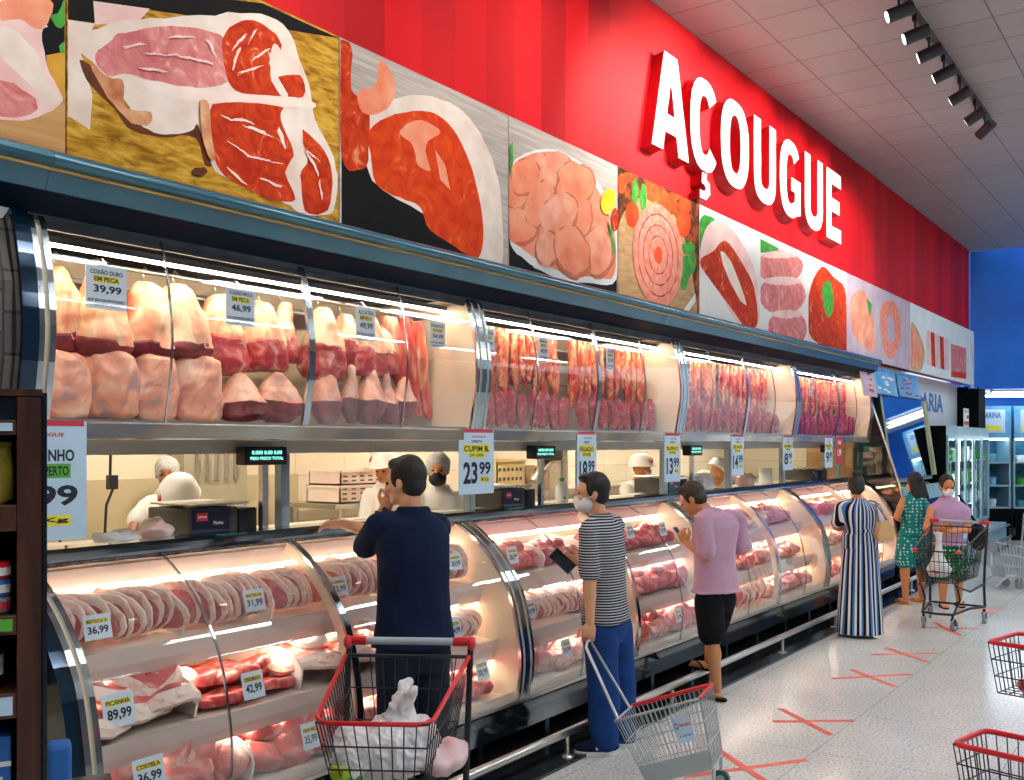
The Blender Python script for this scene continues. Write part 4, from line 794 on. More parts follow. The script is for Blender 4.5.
# ------------------------------------------------------------------ meat
def meat_mat(name, lean, fat, scale, pos=(.42,.55), bump=.35, rough=.32, stretch=(1,1,1), dist=1.2, mid=None):
    cols = [lean, mid or tuple((a*2+b)/3 for a, b in zip(lean, fat)), fat]
    return noisy(name, cols, scale, rough, 5, stretch, dist, bump=bump, obj_rand=True, pos=[pos[0], (pos[0]+pos[1])/2, pos[1]], spec=.5)
M['fatcover'] = meat_mat('fat_cover', hexc('#e88a66'), hexc('#f9d8b2'), 8, (.34,.58), bump=.8, stretch=(1,1,.5))
M['fatcover2'] = meat_mat('wrapped_fat_cover', hexc('#b08a86'), hexc('#f2c4aa'), 5, (.34,.62), stretch=(1,1,1), mid=hexc('#e89a7c'), dist=2, bump=.8)
M['leandark'] = meat_mat('dark_lean', hexc('#6a1420'), hexc('#c24a4a'), 12, (.45,.75))
M['leanred'] = meat_mat('red_lean_meat', hexc('#c8342c'), hexc('#f6b896'), 9, (.46,.62), stretch=(1,1,.25))
M['strip'] = meat_mat('marbled_strip', hexc('#cf3018'), hexc('#f6ac7c'), 5, (.40,.6), stretch=(4,4,1))
M['strip2'] = meat_mat('dark_marbled_strip', hexc('#b02a30'), hexc('#e88a78'), 16, (.48,.7), stretch=(1,1,.4))
M['chopface'] = meat_mat('pork_lean', hexc('#cc6f74'), hexc('#f2c4b8'), 14, (.5,.74), bump=.2)
M['choprim'] = meat_mat('pork_fat_edge', hexc('#eaa898'), hexc('#fae2d2'), 18, (.3,.5), bump=.2)
M['lump'] = meat_mat('mixed_cut', hexc('#cc5a58'), hexc('#f5d2bf'), 10, (.5,.7), bump=.5)
M['lump2'] = meat_mat('pale_cut', hexc('#d8807a'), hexc('#f6d8c6'), 8, (.45,.66), bump=.5)
M['lump3'] = meat_mat('red_cut', hexc('#b5343a'), hexc('#eeb0a0'), 11, (.48,.68), bump=.5)
M['hook'] = M['steel']

def blob_loft(h, prof, n=30, seed=0, amp=.012, sc=9, ecc=.75, lean=0.0):
    """a cut hanging down from z=0 to z=-h; prof = [(fraction, half width)]"""
    mb = MB(); rings = []
    r_ = random.Random(seed)
    ph = r_.random()*6
    for f, w_ in prof:
        R = []
        for k in range(n):
            a = 2*PI*k/n
            rr = 1 + .08*math.sin(2*a+ph) + .05*math.sin(3*a+ph*2)
            R.append((w_*rr*math.cos(a) + lean*f, w_*ecc*rr*math.sin(a), -h*f))
        rings.append(R)
    mb.loft(rings); mb.disp(amp*1.25, sc, seed*3.1); mb.disp(.006, 26, seed); mb.disp(.003, 60, seed)
    return mb
def resample(pts, n):
    out = []
    for i in range(n):
        f = i/(n-1)
        for (a, b), (c, d) in zip(pts, pts[1:]):
            if a <= f <= c: out.append((f, b+(d-b)*(f-a)/max(1e-6, c-a))); break
    return out
TEAR = resample([(0,.24),(.06,.42),(.2,.58),(.45,.80),(.75,.98),(.9,1.0),(1,.8)], 30)
SACK = resample([(0,.6),(.08,.86),(.3,1.0),(.7,1.0),(.92,.9),(1,.62)], 28)
CONE = resample([(0,.2),(.1,.42),(.35,.72),(.6,1.0),(.85,.85),(1,.4)], 28)
ORDU = ['first','second','third','fourth','fifth','sixth','seventh','eighth','ninth','tenth','eleventh','twelfth','thirteenth']
UP = [(2.24,2.42,2.67,2.28),(2.36,2.66,2.67,2.26),(2.61,2.92,2.67,2.27),(2.76,3.07,2.67,2.29),(3.06,3.33,2.66,2.23),(3.33,3.58,2.65,2.26),(3.55,3.69,2.67,2.32),(3.74,4.01,2.67,2.24),(3.97,4.16,2.66,2.33),(4.09,4.34,2.67,2.28),(4.31,4.49,2.62,2.29)]
LO = [(2.20,2.42,2.27,1.99),(2.42,2.66,2.28,1.99),(2.65,2.88,2.29,1.99),(2.88,3.12,2.30,1.99),(3.12,3.38,2.23,1.99),(3.36,3.62,2.25,1.99),(3.74,3.95,2.30,1.99),(3.97,4.09,2.33,2.0),(4.09,4.29,2.32,2.0),(4.27,4.40,2.29,2.0),(4.39,4.57,2.28,2.03)]
for i, (a, b, zt, zb) in enumerate(UP):
    w_ = (b-a)/2*1.13; h = (zt-.03) - zb
    dark = i >= 4
    lab = '%s fat-covered beef cut on the upper hooks, nearest case%s' % (ORDU[i], ', half red' if dark else '')
    t = thing('hanging_beef_cut', lab, 'meat', ((a+b)/2 + (.02 if i < 4 else 0), 4.06 - .02*(i % 2), zt-.03), 0, 'large cuts on the upper hooks')
    f0 = .62 if dark else .86
    top = [(f, v*w_) for f, v in TEAR if f <= f0+.02]
    mb = blob_loft(h, [(f, r) for f, r in top], 30, 30+i, .016, 9, .7, lean=rnd.uniform(-.03,.05))
    mb.build('fat_cover', M['fatcover'], t)
    bot = [(f, v*w_*1.015) for f, v in TEAR if f >= f0-.07]
    bot = [(bot[0][0], bot[0][1]*.9)] + bot
    mb = blob_loft(h, bot, 30, 30+i, .016, 9, .7)
    mb.build('lean_end', M['leandark'] if not dark else M['lump3'], t)
    MB().tube([(0,0,.05+.0*i),(0,.028,.068),(0,.05,.05),(0,.03,.0),(0,0,-.03)], .004, 6).build('hook', M['steel'], t)
for i, (a, b, zt, zb) in enumerate(LO):
    w_ = (b-a)/2*1.06; h = zt-zb; dark = i >= 4
    lab = '%s %s beef cut standing in the lower row of the nearest hanging case' % (ORDU[i], 'pale-topped red' if dark else 'film-wrapped fat')
    mb = blob_loft(h, [(f, v*w_) for f, v in (CONE if dark else SACK)], 30, 60+i, .014, 9, .72)
    t = thing('lower_beef_cut', lab, 'meat', ((a+b)/2, 3.98, zt), 0, 'large cuts in the lower row')
    if dark:
        mb.build('fat_cover', M['fatcover2'], t)
        blob_loft(h, [(f, v*w_*1.03) for f, v in CONE if f > .58], 30, 60+i, .014, 9, .74).build('lean_end', M['leandark'], t)
    else: mb.build('wrapped_body', M['fatcover2'], t)
for i, (a, b, zt, zb) in enumerate([(4.40,4.62,2.64,2.07),(4.54,4.71,2.65,2.06),(4.66,4.81,2.64,2.04)]):
    h = zt-zb; mb = MB(); rings = []
    for k in range(14):
        f = k/13; w_ = (.055 if i else .075)*(.7+.5*math.sin(PI*min(1,f*1.2+.1)))*(1 if f < .95 else .7); c_ = (b-a)*(f-.5)*.8
        rings.append([(c_+w_*math.cos(q)*1.0, .5*w_*math.sin(q), -h*f) for q in [2*PI*j/14 for j in range(14)]])
    mb.loft(rings).disp(.012, 11, i*4+2)
    t = thing('hanging_rib_strip', '%s long red-and-cream rib strip hanging beside the 54.99 card' % ORDU[i], 'meat', ((a+b)/2, 4.05, zt), 0, 'long rib strips on hooks')
    mb.build('rib_meat', M['leanred'], t)
    MB().tube([(-.05,0,.03),(-.05,.03,.048),(-.05,.05,.02),(-.06,.01,-.03)], .004, 6).build('hook', M['steel'], t)

# rows of hanging strips in the further cases
def strip_mesh(seed, h, w_):
    r_ = random.Random(seed); mb = MB(); rings = []; b1 = r_.uniform(-.03,.03)
    for k in range(11):
        f = k/10; ww = w_*(.45+.75*math.sin(PI*min(1, .12+f*.8)))*(1 if f < .96 else .6)
        rings.append([(b1*math.sin(f*3)+ww*math.cos(q)*.85, .5*ww*math.sin(q), -h*f) for q in [2*PI*j/10 for j in range(10)]])
    mb.loft(rings).disp(.012, 14, seed)
    return mb
sm_ = [strip_mesh(s, 1, .036).mesh('hanging_strip', M['strip']) for s in range(6)]
for me in sm_:
    pass
sl_ = [strip_mesh(20+s, 1, .045).mesh('short_strip', M['strip2']) for s in range(5)]
def put(me, name, loc, sc=(1,1,1), rot=(0,0,0), lab=None, cat='meat', grp=None):
    o = bpy.data.objects.new(name, me); C.objects.link(o); o.location = loc; o.scale = sc; o.rotation_euler = rot
    return tag(o, lab, cat, grp)
CASEN = ['nearest', 'second', 'third', 'farthest']
for mi in (1, 2, 3):
    x0 = X0S[mi]
    for hb in (0, 1):
        a = x0 + (.12 if hb == 0 else 1.50); b = a + (1.24 if hb == 0 else 1.22)
        n = 28 if mi == 1 else 24
        half = 'first' if hb == 0 else 'second'
        for k in range(n):
            x = a + (b-a)*(k+.5)/n + rnd.uniform(-.012,.012); h = rnd.uniform(.34,.52)
            put(sm_[rnd.randrange(6)], 'hanging_strip', (x, 4.0+.055*(k % 2)+rnd.uniform(-.006,.006), 2.675), (rnd.uniform(.9,1.25), 1, h), (rnd.uniform(-.02,.02), rnd.uniform(-.07,.07), rnd.uniform(-.25,.25)),
                'orange-red marbled strip on the hook rail, %s half of the %s hanging case' % (half, CASEN[mi]), grp='strips on the hook rail, %s half of %s case' % (half, CASEN[mi]))
        n2 = 18 if mi == 1 else 15
        for k in range(n2):
            x = a + (b-a)*(k+.5)/n2 + rnd.uniform(-.02,.02); h = rnd.uniform(.2,.27)
            put(sl_[rnd.randrange(5)], 'short_strip', (x, 3.90+.045*(k % 2), 1.995+h), (rnd.uniform(1.0,1.3), 1, h), (rnd.uniform(-.03,.03), rnd.uniform(-.07,.07), rnd.uniform(-.3,.3)),
                'darker red short strip in the lower row, %s half of the %s hanging case' % (half, CASEN[mi]), grp='short strips in the lower row, %s half of %s case' % (half, CASEN[mi]))

# chops standing in rows
def chop_mesh(seed, hh=.205, dd=.25, th=.022):
    r_ = random.Random(seed); n = 20; out = []
    for k in range(n):
        a = 2*PI*k/n; r = 1+.12*math.sin(2*a+r_.random())+.08*math.sin(3*a+seed)
        out.append((dd/2*r*math.copysign(abs(math.cos(a))**.8, math.cos(a)), hh/2*r*math.copysign(abs(math.sin(a))**.8, math.sin(a))))
    mb = MB(); z0 = min(p[1] for p in out); L = [(-th/2,.93),(-th*.32,1.0),(th*.32,1.0),(th/2,.93)]
    vs = []
    for x, s_ in L: vs += [(x, p[0]*s_, (p[1]-z0)*s_) for p in out]
    for j in range(3): mb.add(vs, [(j*n+i, j*n+(i+1) % n, (j+1)*n+(i+1) % n, (j+1)*n+i) for i in range(n)], 1, True)
    for x, s_, rev in ((-th/2, .93, 1), (th/2, .93, 0)):
        inner = [(x-.0005*(1 if rev else -1), p[0]*s_*.84-.01, (p[1]-z0)*s_*.84+.008) for p in out]
        outer = [(x, p[0]*s_, (p[1]-z0)*s_) for p in out]
        mb.add(outer+inner, [(i, (i+1) % n, n+(i+1) % n, n+i) for i in range(n)], 1)
        mb.add(inner, [tuple(range(n))], 0)
    mb.disp(.006, 14, seed)
    return mb.mesh('pork_chop', [M['chopface'], M['choprim']])
ch_ = [chop_mesh(s) for s in range(6)]
def lump_mesh(seed, r=(.11,.1,.07), m='lump', flat=.5):
    mb = MB(); mb.ell((0,0,r[2]*.8), r, 26, 18)
    mb.disp(.035, 8, seed); mb.disp(.018, 20, seed+9); mb.disp(.007, 45, seed+4)
    mb.v = [(p[0], p[1], max(p[2], .0)) for p in mb.v]
    return mb.mesh('meat_lump', M[m])
lu_ = {k: [lump_mesh(s+ord(k[-1]), m=k) for s in range(4)] for k in ('lump','lump2','lump3')}
def cut_mesh(seed):   # broad folded cutlet with a fat border
    mb = MB(); n = 22; r_ = random.Random(seed)
    rings = []
    for j, (s_, z) in enumerate([(.0,.075),(.45,.078),(.8,.065),(.97,.04),(1.0,.015),(.9,0)]):
        rings.append([(.16*s_*(1+.15*math.sin(2*a+seed))*math.cos(a), .12*s_*(1+.12*math.sin(3*a+seed))*math.sin(a), z+.03*s_*math.sin(2*a+seed)+.02) for a in [2*PI*k/n for k in range(n)]])
    vs = [p for R in rings for p in R]
    for j in range(5):
        mb.add(vs, [(j*n+i, j*n+(i+1) % n, (j+1)*n+(i+1) % n, (j+1)*n+i) for i in range(n)], 0 if j < 2 else 1, True)
    mb.disp(.016, 11, seed); mb.disp(.006, 35, seed); z0 = min(p[2] for p in mb.v); mb.v = [(p[0], p[1], p[2]-z0) for p in mb.v]
    return mb.mesh('meat_cutlet', [M['lump'], M['choprim']])
cu_ = [cut_mesh(s) for s in range(5)]
def osso_mesh(seed):
    mb = MB(); r = .075
    mb.lathe([(.004,.03),(.02,.034),(.03,.03),(.055,.036),(r,.03),(r*1.04,.015),(r,0),(.01,0)], n=18)
    mb.disp(.014, 12, seed)
    return mb.mesh('bone_in_round', [M['lump3']])
os_ = [osso_mesh(s) for s in range(4)]

TIER = {1: (3.64,1.03,4.40,1.10), 2: (3.53,.69,4.40,.76), 3: (3.44,.37,4.40,.43)}
TN = {1: 'top shelf', 2: 'middle shelf', 3: 'bottom deck'}
def zt_(tier, y): a, za, b, zb = TIER[tier]; return za + (zb-za)*(y-a)/(b-a)
def divider(x, tier, name):
    a, za, b, zb = TIER[tier]; y0 = a+.03; h = .19 if tier > 1 else .165
    pr = [(y0+.04, zt_(tier,y0)+.006), (y0+.02, zt_(tier,y0)+h*.45)] + [(y0+.22-.20*math.cos(t), zt_(tier,y0)+h*.45+(h*.55)*math.sin(t)) for t in [i*PI/12 for i in range(1,7)]] + [(4.33, zt_(tier,4.3)+h*.95), (4.33, zt_(tier,4.33)+.006)]
    o = MB().px(pr, -.006, .006).build('shelf_divider', M['acrylic'], None)
    o.data.transform(Matrix.Translation((0,-4.0,-zt_(tier,4.0)))); o.location = (x, 4.0, zt_(tier,4.0))
    return tag(o, name, 'divider', 'white dividers in the meat cases')
def chops(x0, x1, tier, lab, step=.05, s=1.0):
    n = max(2, int((x1-x0)/step))
    for k in range(n):
        x = x0+(x1-x0)*(k+.5)/n; y = TIER[tier][0]+.175+rnd.uniform(-.012,.012)
        put(ch_[rnd.randrange(6)], 'pork_chop', (x, y, zt_(tier,y)+.012), (s*rnd.uniform(.9,1.1), 1, s*rnd.uniform(.98,1.1)), (rnd.uniform(-.06,.06)-.08, -.2+rnd.uniform(-.035,.035), .52+rnd.uniform(-.05,.05)), lab, grp=lab)
        if k % 2 == 0 and tier == 1:
            y2 = y+.28
            put(ch_[rnd.randrange(6)], 'pork_chop', (x, y2, zt_(tier,y2)+.012), (1.1, 1, 1.0), (rnd.uniform(-.05,.05), -.2, .5), lab, grp=lab)
def heap(x0, x1, tier, lab, kind, pool, nx, ny=2, s=1.0, top=True, name='beef_lump'):
    a = TIER[tier][0]
    for j in range(ny):
        for k in range(nx):
            x = x0+(x1-x0)*(k+.5+(.2 if j % 2 else -.1))/nx; x = min(max(x, x0+.04), x1-.04)
            y = a+.14+.2*j+rnd.uniform(-.01,.03)
            put(pool[rnd.randrange(len(pool))], name, (x, y, zt_(tier,y)+.012), tuple(s*rnd.uniform(.85,1.15) for _ in range(3)), (rnd.uniform(-.2,.05), rnd.uniform(-.2,.2), rnd.uniform(-.6,.6)), lab, grp=lab)
    if top:
        for k in range(max(1, nx-1)):
            x = x0+(x1-x0)*(k+1)/nx; y = a+.24
            put(pool[rnd.randrange(len(pool))], name, (x, y, zt_(tier,y)+.075*s), tuple(s*rnd.uniform(.85,1.1) for _ in range(3)), (rnd.uniform(-.35,.1), rnd.uniform(-.3,.3), rnd.uniform(0,3)), lab, grp=lab)
# nearest case
chops(2.14,2.70,1,'sliced pork chop in the first row of the nearest case, top shelf')
divider(2.72,1,'white rounded divider after the first chop row, top shelf of nearest case')
chops(2.75,3.20,1,'sliced pork chop between the two white dividers nearest the shelf unit, top shelf')
divider(3.22,1,'white rounded divider before the middle trim, top shelf of nearest case')
chops(3.25,3.46,1,'sliced pork chop just before the middle trim of the nearest case, top shelf')
chops(3.52,4.02,1,'sliced pork chop just past the middle trim of the nearest case, top shelf')
divider(4.05,1,'white rounded divider hidden partly by the navy-shirt man, top shelf')
chops(4.1,4.76,1,'sliced pork chop beside the man in navy, top shelf')
heap(2.14,2.68,2,'broad folded cutlet with fat border in the first middle-shelf bay','cut',cu_,3,2,1.3,True,'meat_cutlet')
divider(2.70,2,'white rounded divider between broad cutlets and bone-in rounds, middle shelf')
heap(2.74,3.28,2,'round bone-in slice heaped on the middle shelf of the nearest case','osso',os_,5,3,1.2,True,'bone_in_round')
divider(3.30,2,'white rounded divider after the bone-in rounds, middle shelf')
heap(3.34,4.05,2,'folded cutlet on the middle shelf past the bone-in rounds','cut',cu_,4,2,1.2,True,'meat_cutlet')
chops(4.12,4.72,2,'pink sliced rib standing on the middle shelf beside the navy polo',.045,.9)
heap(2.14,2.9,3,'large fatty lump on the bottom deck before its white divider','l',lu_['lump2'],5,2,1.25)
divider(2.93,3,'white rounded divider on the bottom deck of the nearest case')
heap(2.97,3.7,3,'pink lump on the bottom deck past its white divider','l',lu_['lump'],5,2,1.25)
heap(3.75,4.25,3,'pale lump on the bottom deck behind the shopping cart','l',lu_['lump2'],4,2,1.2)
heap(4.3,4.75,3,'pink lump behind the lowest tag beside the chrome upright','l',lu_['lump'],4,2)
# second case
heap(5.0,5.55,1,'red piece on the top shelf past the first chrome upright','l',lu_['lump'],5,2,.85)
divider(5.58,1,'white rounded divider on the top shelf just before the held phone')
heap(5.62,6.1,1,'red lump on the top shelf behind the held phone','l',lu_['lump3'],4,2,.8)
divider(6.13,1,'white rounded divider on the top shelf behind the striped shirt')
heap(6.17,7.62,1,'red chunk on the top shelf between striped shirt and next upright','l',lu_['lump3'],13,2,.75)
chops(5.0,5.9,2,'pink slice on the middle shelf past the first chrome upright',.06,.9)
heap(5.95,6.4,2,'pale lump on the middle shelf behind the striped shirt','l',lu_['lump2'],4,2,1.2)
heap(6.45,7.62,2,'pink chunk on the middle shelf between the striped and lilac shirts','l',lu_['lump'],10,2,1.05)
heap(5.0,6.2,3,'pale block on the bottom deck past the first chrome upright','l',lu_['lump2'],7,2,1.15)
heap(6.25,7.62,3,'pink block on the bottom deck between the blue trousers and bare leg','l',lu_['lump'],8,2,1.15)
# third and farthest cases
chops(7.9,8.9,1,'pale slice on the top shelf of the third case before its middle',.075,.95)
heap(9.0,10.45,1,'pale orange lump on the top shelf of the third case past its middle','l',lu_['lump2'],9,2,.9)
heap(7.9,9.15,2,'pink lump on the middle shelf of the third case before its middle','l',lu_['lump'],8,2,.9)
heap(9.25,10.45,2,'pale lump on the middle shelf of the third case past its middle','l',lu_['lump2'],7,2,.9)
heap(7.9,8.5,3,'red block on the bottom deck of the third case at its near end','l',lu_['lump3'],4,2,1.0)
chops(8.55,9.15,3,'pale slice standing on the bottom deck beside the lilac shirt',.06,1.0)
heap(9.25,10.45,3,'pale block on the bottom deck of the third case past its middle','l',lu_['lump2'],7,2,1.15)
for tier, pool in ((1,'lump'),(2,'lump2'),(3,'lump')):
    heap(10.75,13.25,tier,'meat lump on the %s of the farthest case' % TN[tier],'l',lu_[pool],11,2,.95,False)

# ------------------------------------------------------------------ price cards
def card(name, lab, loc, w_, h_, lines, tilt=.25, rz=0, grp=None, stand=True, colour='paper', cat='price tag'):
    """lines: (text, z0, z1, x0, x1, ink, band) as fractions of the card"""
    t = thing(name, lab, cat, loc, rz, grp)
    R = Matrix.Rotation(-tilt, 4, 'X')
    MB().box(-w_/2, w_/2, -.001, .001, 0, h_).xf(R).build('card', M[colour], t)
    byink = {}
    for txt, z0, z1, x0, x1, ink, band in lines:
        if band:
            b = byink.setdefault('band_'+band, MB())
            b.box((x0-.52)*w_, (x1-.48)*w_, -.0016, -.0011, (z0-.02)*h_, (z1+.02)*h_)
        if txt:
            b = byink.setdefault(ink, MB())
            put_text(b, txt, (x0-.5)*w_, (x1-.5)*w_, z0*h_, z1*h_, lambda a, c: (a, -.0022, c), 0, .03)
    for k, b in byink.items():
        b.xf(R)
        if k.startswith('band_'): b.build('highlight_band', M[k[5:]], t)
        else: b.build('lettering', M[k], t)
    if stand: MB().box(-.012,.012,.004,.03,-.003,.004).box(-.004,.004,.0,.006,-.0,.012).build('clip', M['acrylic'], t)
    return t
def small(lab, loc, price, name='BISTECA', w_=.12, h_=.10, col='paper', tilt=.25):
    return card('price_tag', lab, loc, w_, h_, [(name, .66,.80,.12,.88,'ink','ink_yellow'), (price, .18,.54,.12,.88,'ink',None)], tilt, 0, 'small price tags inside the meat case', True, col)
small('small price tag reading 36.99 before the nearest pork chops, top shelf', (2.271,3.636,1.10), '36,99', 'BISTECA A')
small('small price tag reading 31.99 before the second chop row, top shelf', (3.065,3.636,1.105), '31,99')
small('small price tag reading 33.99 beside the middle trim of nearest case', (3.61,3.636,1.105), '33,99', 'LOMBO')
small('small price tag reading 89.99 before the broad cutlets, middle shelf', (2.296,3.525,.765), '89,99', 'PICANHA', .14,.13)
small('small price tag reading 42.99 before the bone-in rounds, middle shelf', (2.967,3.525,.735), '42,99', 'OSSOBUCO', .12,.12)
small('small price tag reading 30.99 on the top shelf beside the navy polo', (4.563,3.636,1.14), '30,99', 'LINGUA', .108,.1)
small('small price tag reading 34.99 on the middle shelf beside the navy polo', (4.425,3.525,.775), '34,99', 'COSTELA', .1,.11)
small('small price tag reading 38.99 low beside the first chrome upright', (4.556,3.43,.52), '38,99', 'PALETA', .115,.12)
small('small price tag at the lower edge of the nearest case, bottom deck', (2.367,3.43,.52), '36,99', 'COSTELA', .14,.12)
small('small price tag on the bottom deck behind the shopping cart rim', (3.224,3.43,.46), '35,99', 'PERNIL', .1,.12)
for (x, y, z, lab, p) in [(5.145,3.636,1.12,'small price tag on the top shelf just past the first chrome upright','28,99'),(6.695,3.636,1.16,'small price tag on the top shelf past the striped shirt','25,99'),(7.251,3.636,1.14,'small price tag on the top shelf before the second joint','27,99'),
    (5.187,3.525,.78,'small price tag on the middle shelf past the first chrome upright','24,99'),(8.822,3.525,.88,'small price tag on the middle shelf past the lilac shirt','22,99'),(5.463,3.43,.5,'small price tag on the bottom deck just before the blue trousers','19,99'),(8.186,3.43,.42,'small price tag on the bottom deck behind the lilac shirt','18,99'),(7.115,3.43,.48,'small price tag on the bottom deck between blue trousers and black shorts','21,99')]:
    small(lab, (x,y,z), p, 'CARNE', .11, .11)
def hung(lab, x, w_, h_, name, price, z=2.46, sub='EM PECA', foot='KIT DE '):
    L = [(name,.78,.9,.1,.9,'ink',None),(sub,.62,.73,.2,.8,'ink','ink_yellow'),(price,.34,.54,.18,.86,'ink',None),(foot+name,.16,.24,.06,.94,'ink',None),(price+' KG',.05,.12,.2,.8,'ink',None)]
    t = card('hanging_price_card', lab, (x, 3.90, z), w_, h_, L, 0, 0, 'price cards hung inside the upper cases', False)
    MB().tube([(0,0,h_),(0,.03,h_+.03),(0,.2,2.69-z)], .0025, 6).build('hanger', M['steel'], t)
hung('large price card reading COXAO DURO 39.99 in the nearest hanging case', 2.47,.195,.19,'COXÃO DURO','39,99')
hung('price card reading COXAO MOLE 46.99 in the nearest hanging case', 3.19,.175,.19,'COXÃO MOLE','46,99')
hung('price card reading ALCATRA 49.99 just before the rib strips', 4.07,.155,.19,'ALCATRA','49,99')
hung('price card reading 54.99 beside the rib strips', 4.70,.15,.16,'PONTA','54,99',2.47,'AGULHA')
hung('price card reading 69.99 in the second hanging case', 5.22,.14,.18,'FRALDA','69,99',2.46)
hung('price card reading 49.99 in the first half of second hanging case', 5.88,.12,.18,'MAMINHA','49,99',2.46)
hung('price card reading 29.99 in the second half of second hanging case', 6.83,.115,.18,'ACEM','29,99',2.46)
hung('price card in the first half of third hanging case', 8.24,.115,.17,'LINGUICA','24,99',2.45)
hung('price card in the second half of third hanging case', 9.63,.10,.17,'CALABRESA','22,99',2.45)
hung('first of two price cards in the farthest hanging case', 10.98,.10,.16,'PAIO','27,99',2.45)
hung('second of two price cards in the farthest hanging case', 11.6,.10,.16,'BACON','34,99',2.45)
# posters hung under the polished bar
def banner(lab, x, w_, zb, zt, lines, rz, tilt=0.0, col='paper_blue'):
    t = card('hanging_poster', lab, (x, 3.735, zb), w_, zt-zb, lines, tilt, rz, 'price posters hung below the upper cases', False, col)
    MB().tube([(0,0,zt-zb-.01),(0,.012,zt-zb+.004)], .003, 6).build('hook', M['steel'], t)
def pl(name, price, sub='KG'):
    big, small_ = price.split(',')
    return [('AÇOUGUE',.87,.91,.35,.75,'ink_red',None),('OFERTA',.80,.84,.35,.65,'ink',None),(name,.66,.75,.14,.86,'ink','ink_yellow'),('DA CASA',.585,.63,.3,.7,'ink','ink_yellow'),(big,.16,.50,.12,.52,'ink',None),(small_,.3,.50,.57,.9,'ink',None),(sub,.2,.25,.64,.84,'ink','ink_yellow')]
ED = [('',.975,.985,.05,.95,'ink','ink_red')]
banner('tall blue-white poster partly behind the wooden shelf unit, ending in 99', 2.085,.36,1.50,1.972,[('FRANGUINHO',.66,.76,.05,.86,'ink',None),('RESFRIADO INTEIRO PERTO',.54,.62,-.3,.8,'ink','ink_green'),('7,99',.26,.46,.1,.9,'ink',None),('Kg',.14,.19,.5,.8,'ink','ink_yellow'),('AÇOUGUE',.86,.9,.3,.75,'ink_red',None)]+ED, -.12)
banner('blue-white price poster reading 23.99 above the man in navy', 4.88,.335,1.57,1.968,pl('CUPIM B.','23,99')+ED, -.05)
banner('blue-white price poster reading 18.99 above the striped-shirt man', 6.20,.27,1.55,1.968,pl('FÍGADO','18,99')+ED, .0)
banner('blue-white price poster reading 13.99 just before the lilac-shirt man', 7.60,.30,1.56,1.968,pl('SUÍNO','13,99')+ED, .0)
banner('slanted blue-white price poster just past the lilac-shirt man', 9.0,.30,1.58,1.968,pl('SUAN','14,99')+ED, .0)
banner('small blue-white price poster before the striped-dress woman', 10.37,.30,1.6,1.968,pl('PÉ','8,99')+ED, .0)
banner('last blue-white price poster, beside the pink one', 11.75,.28,1.6,1.968,pl('BUCHO','9,99')+ED, .0)
banner('pink price poster beside the last blue-white one', 12.15,.24,1.64,1.968,[('CARNE',.72,.86,.2,.8,'ink_white',None),('1,99',.25,.55,.2,.8,'ink_white',None)], .0, 0, 'ink_red')
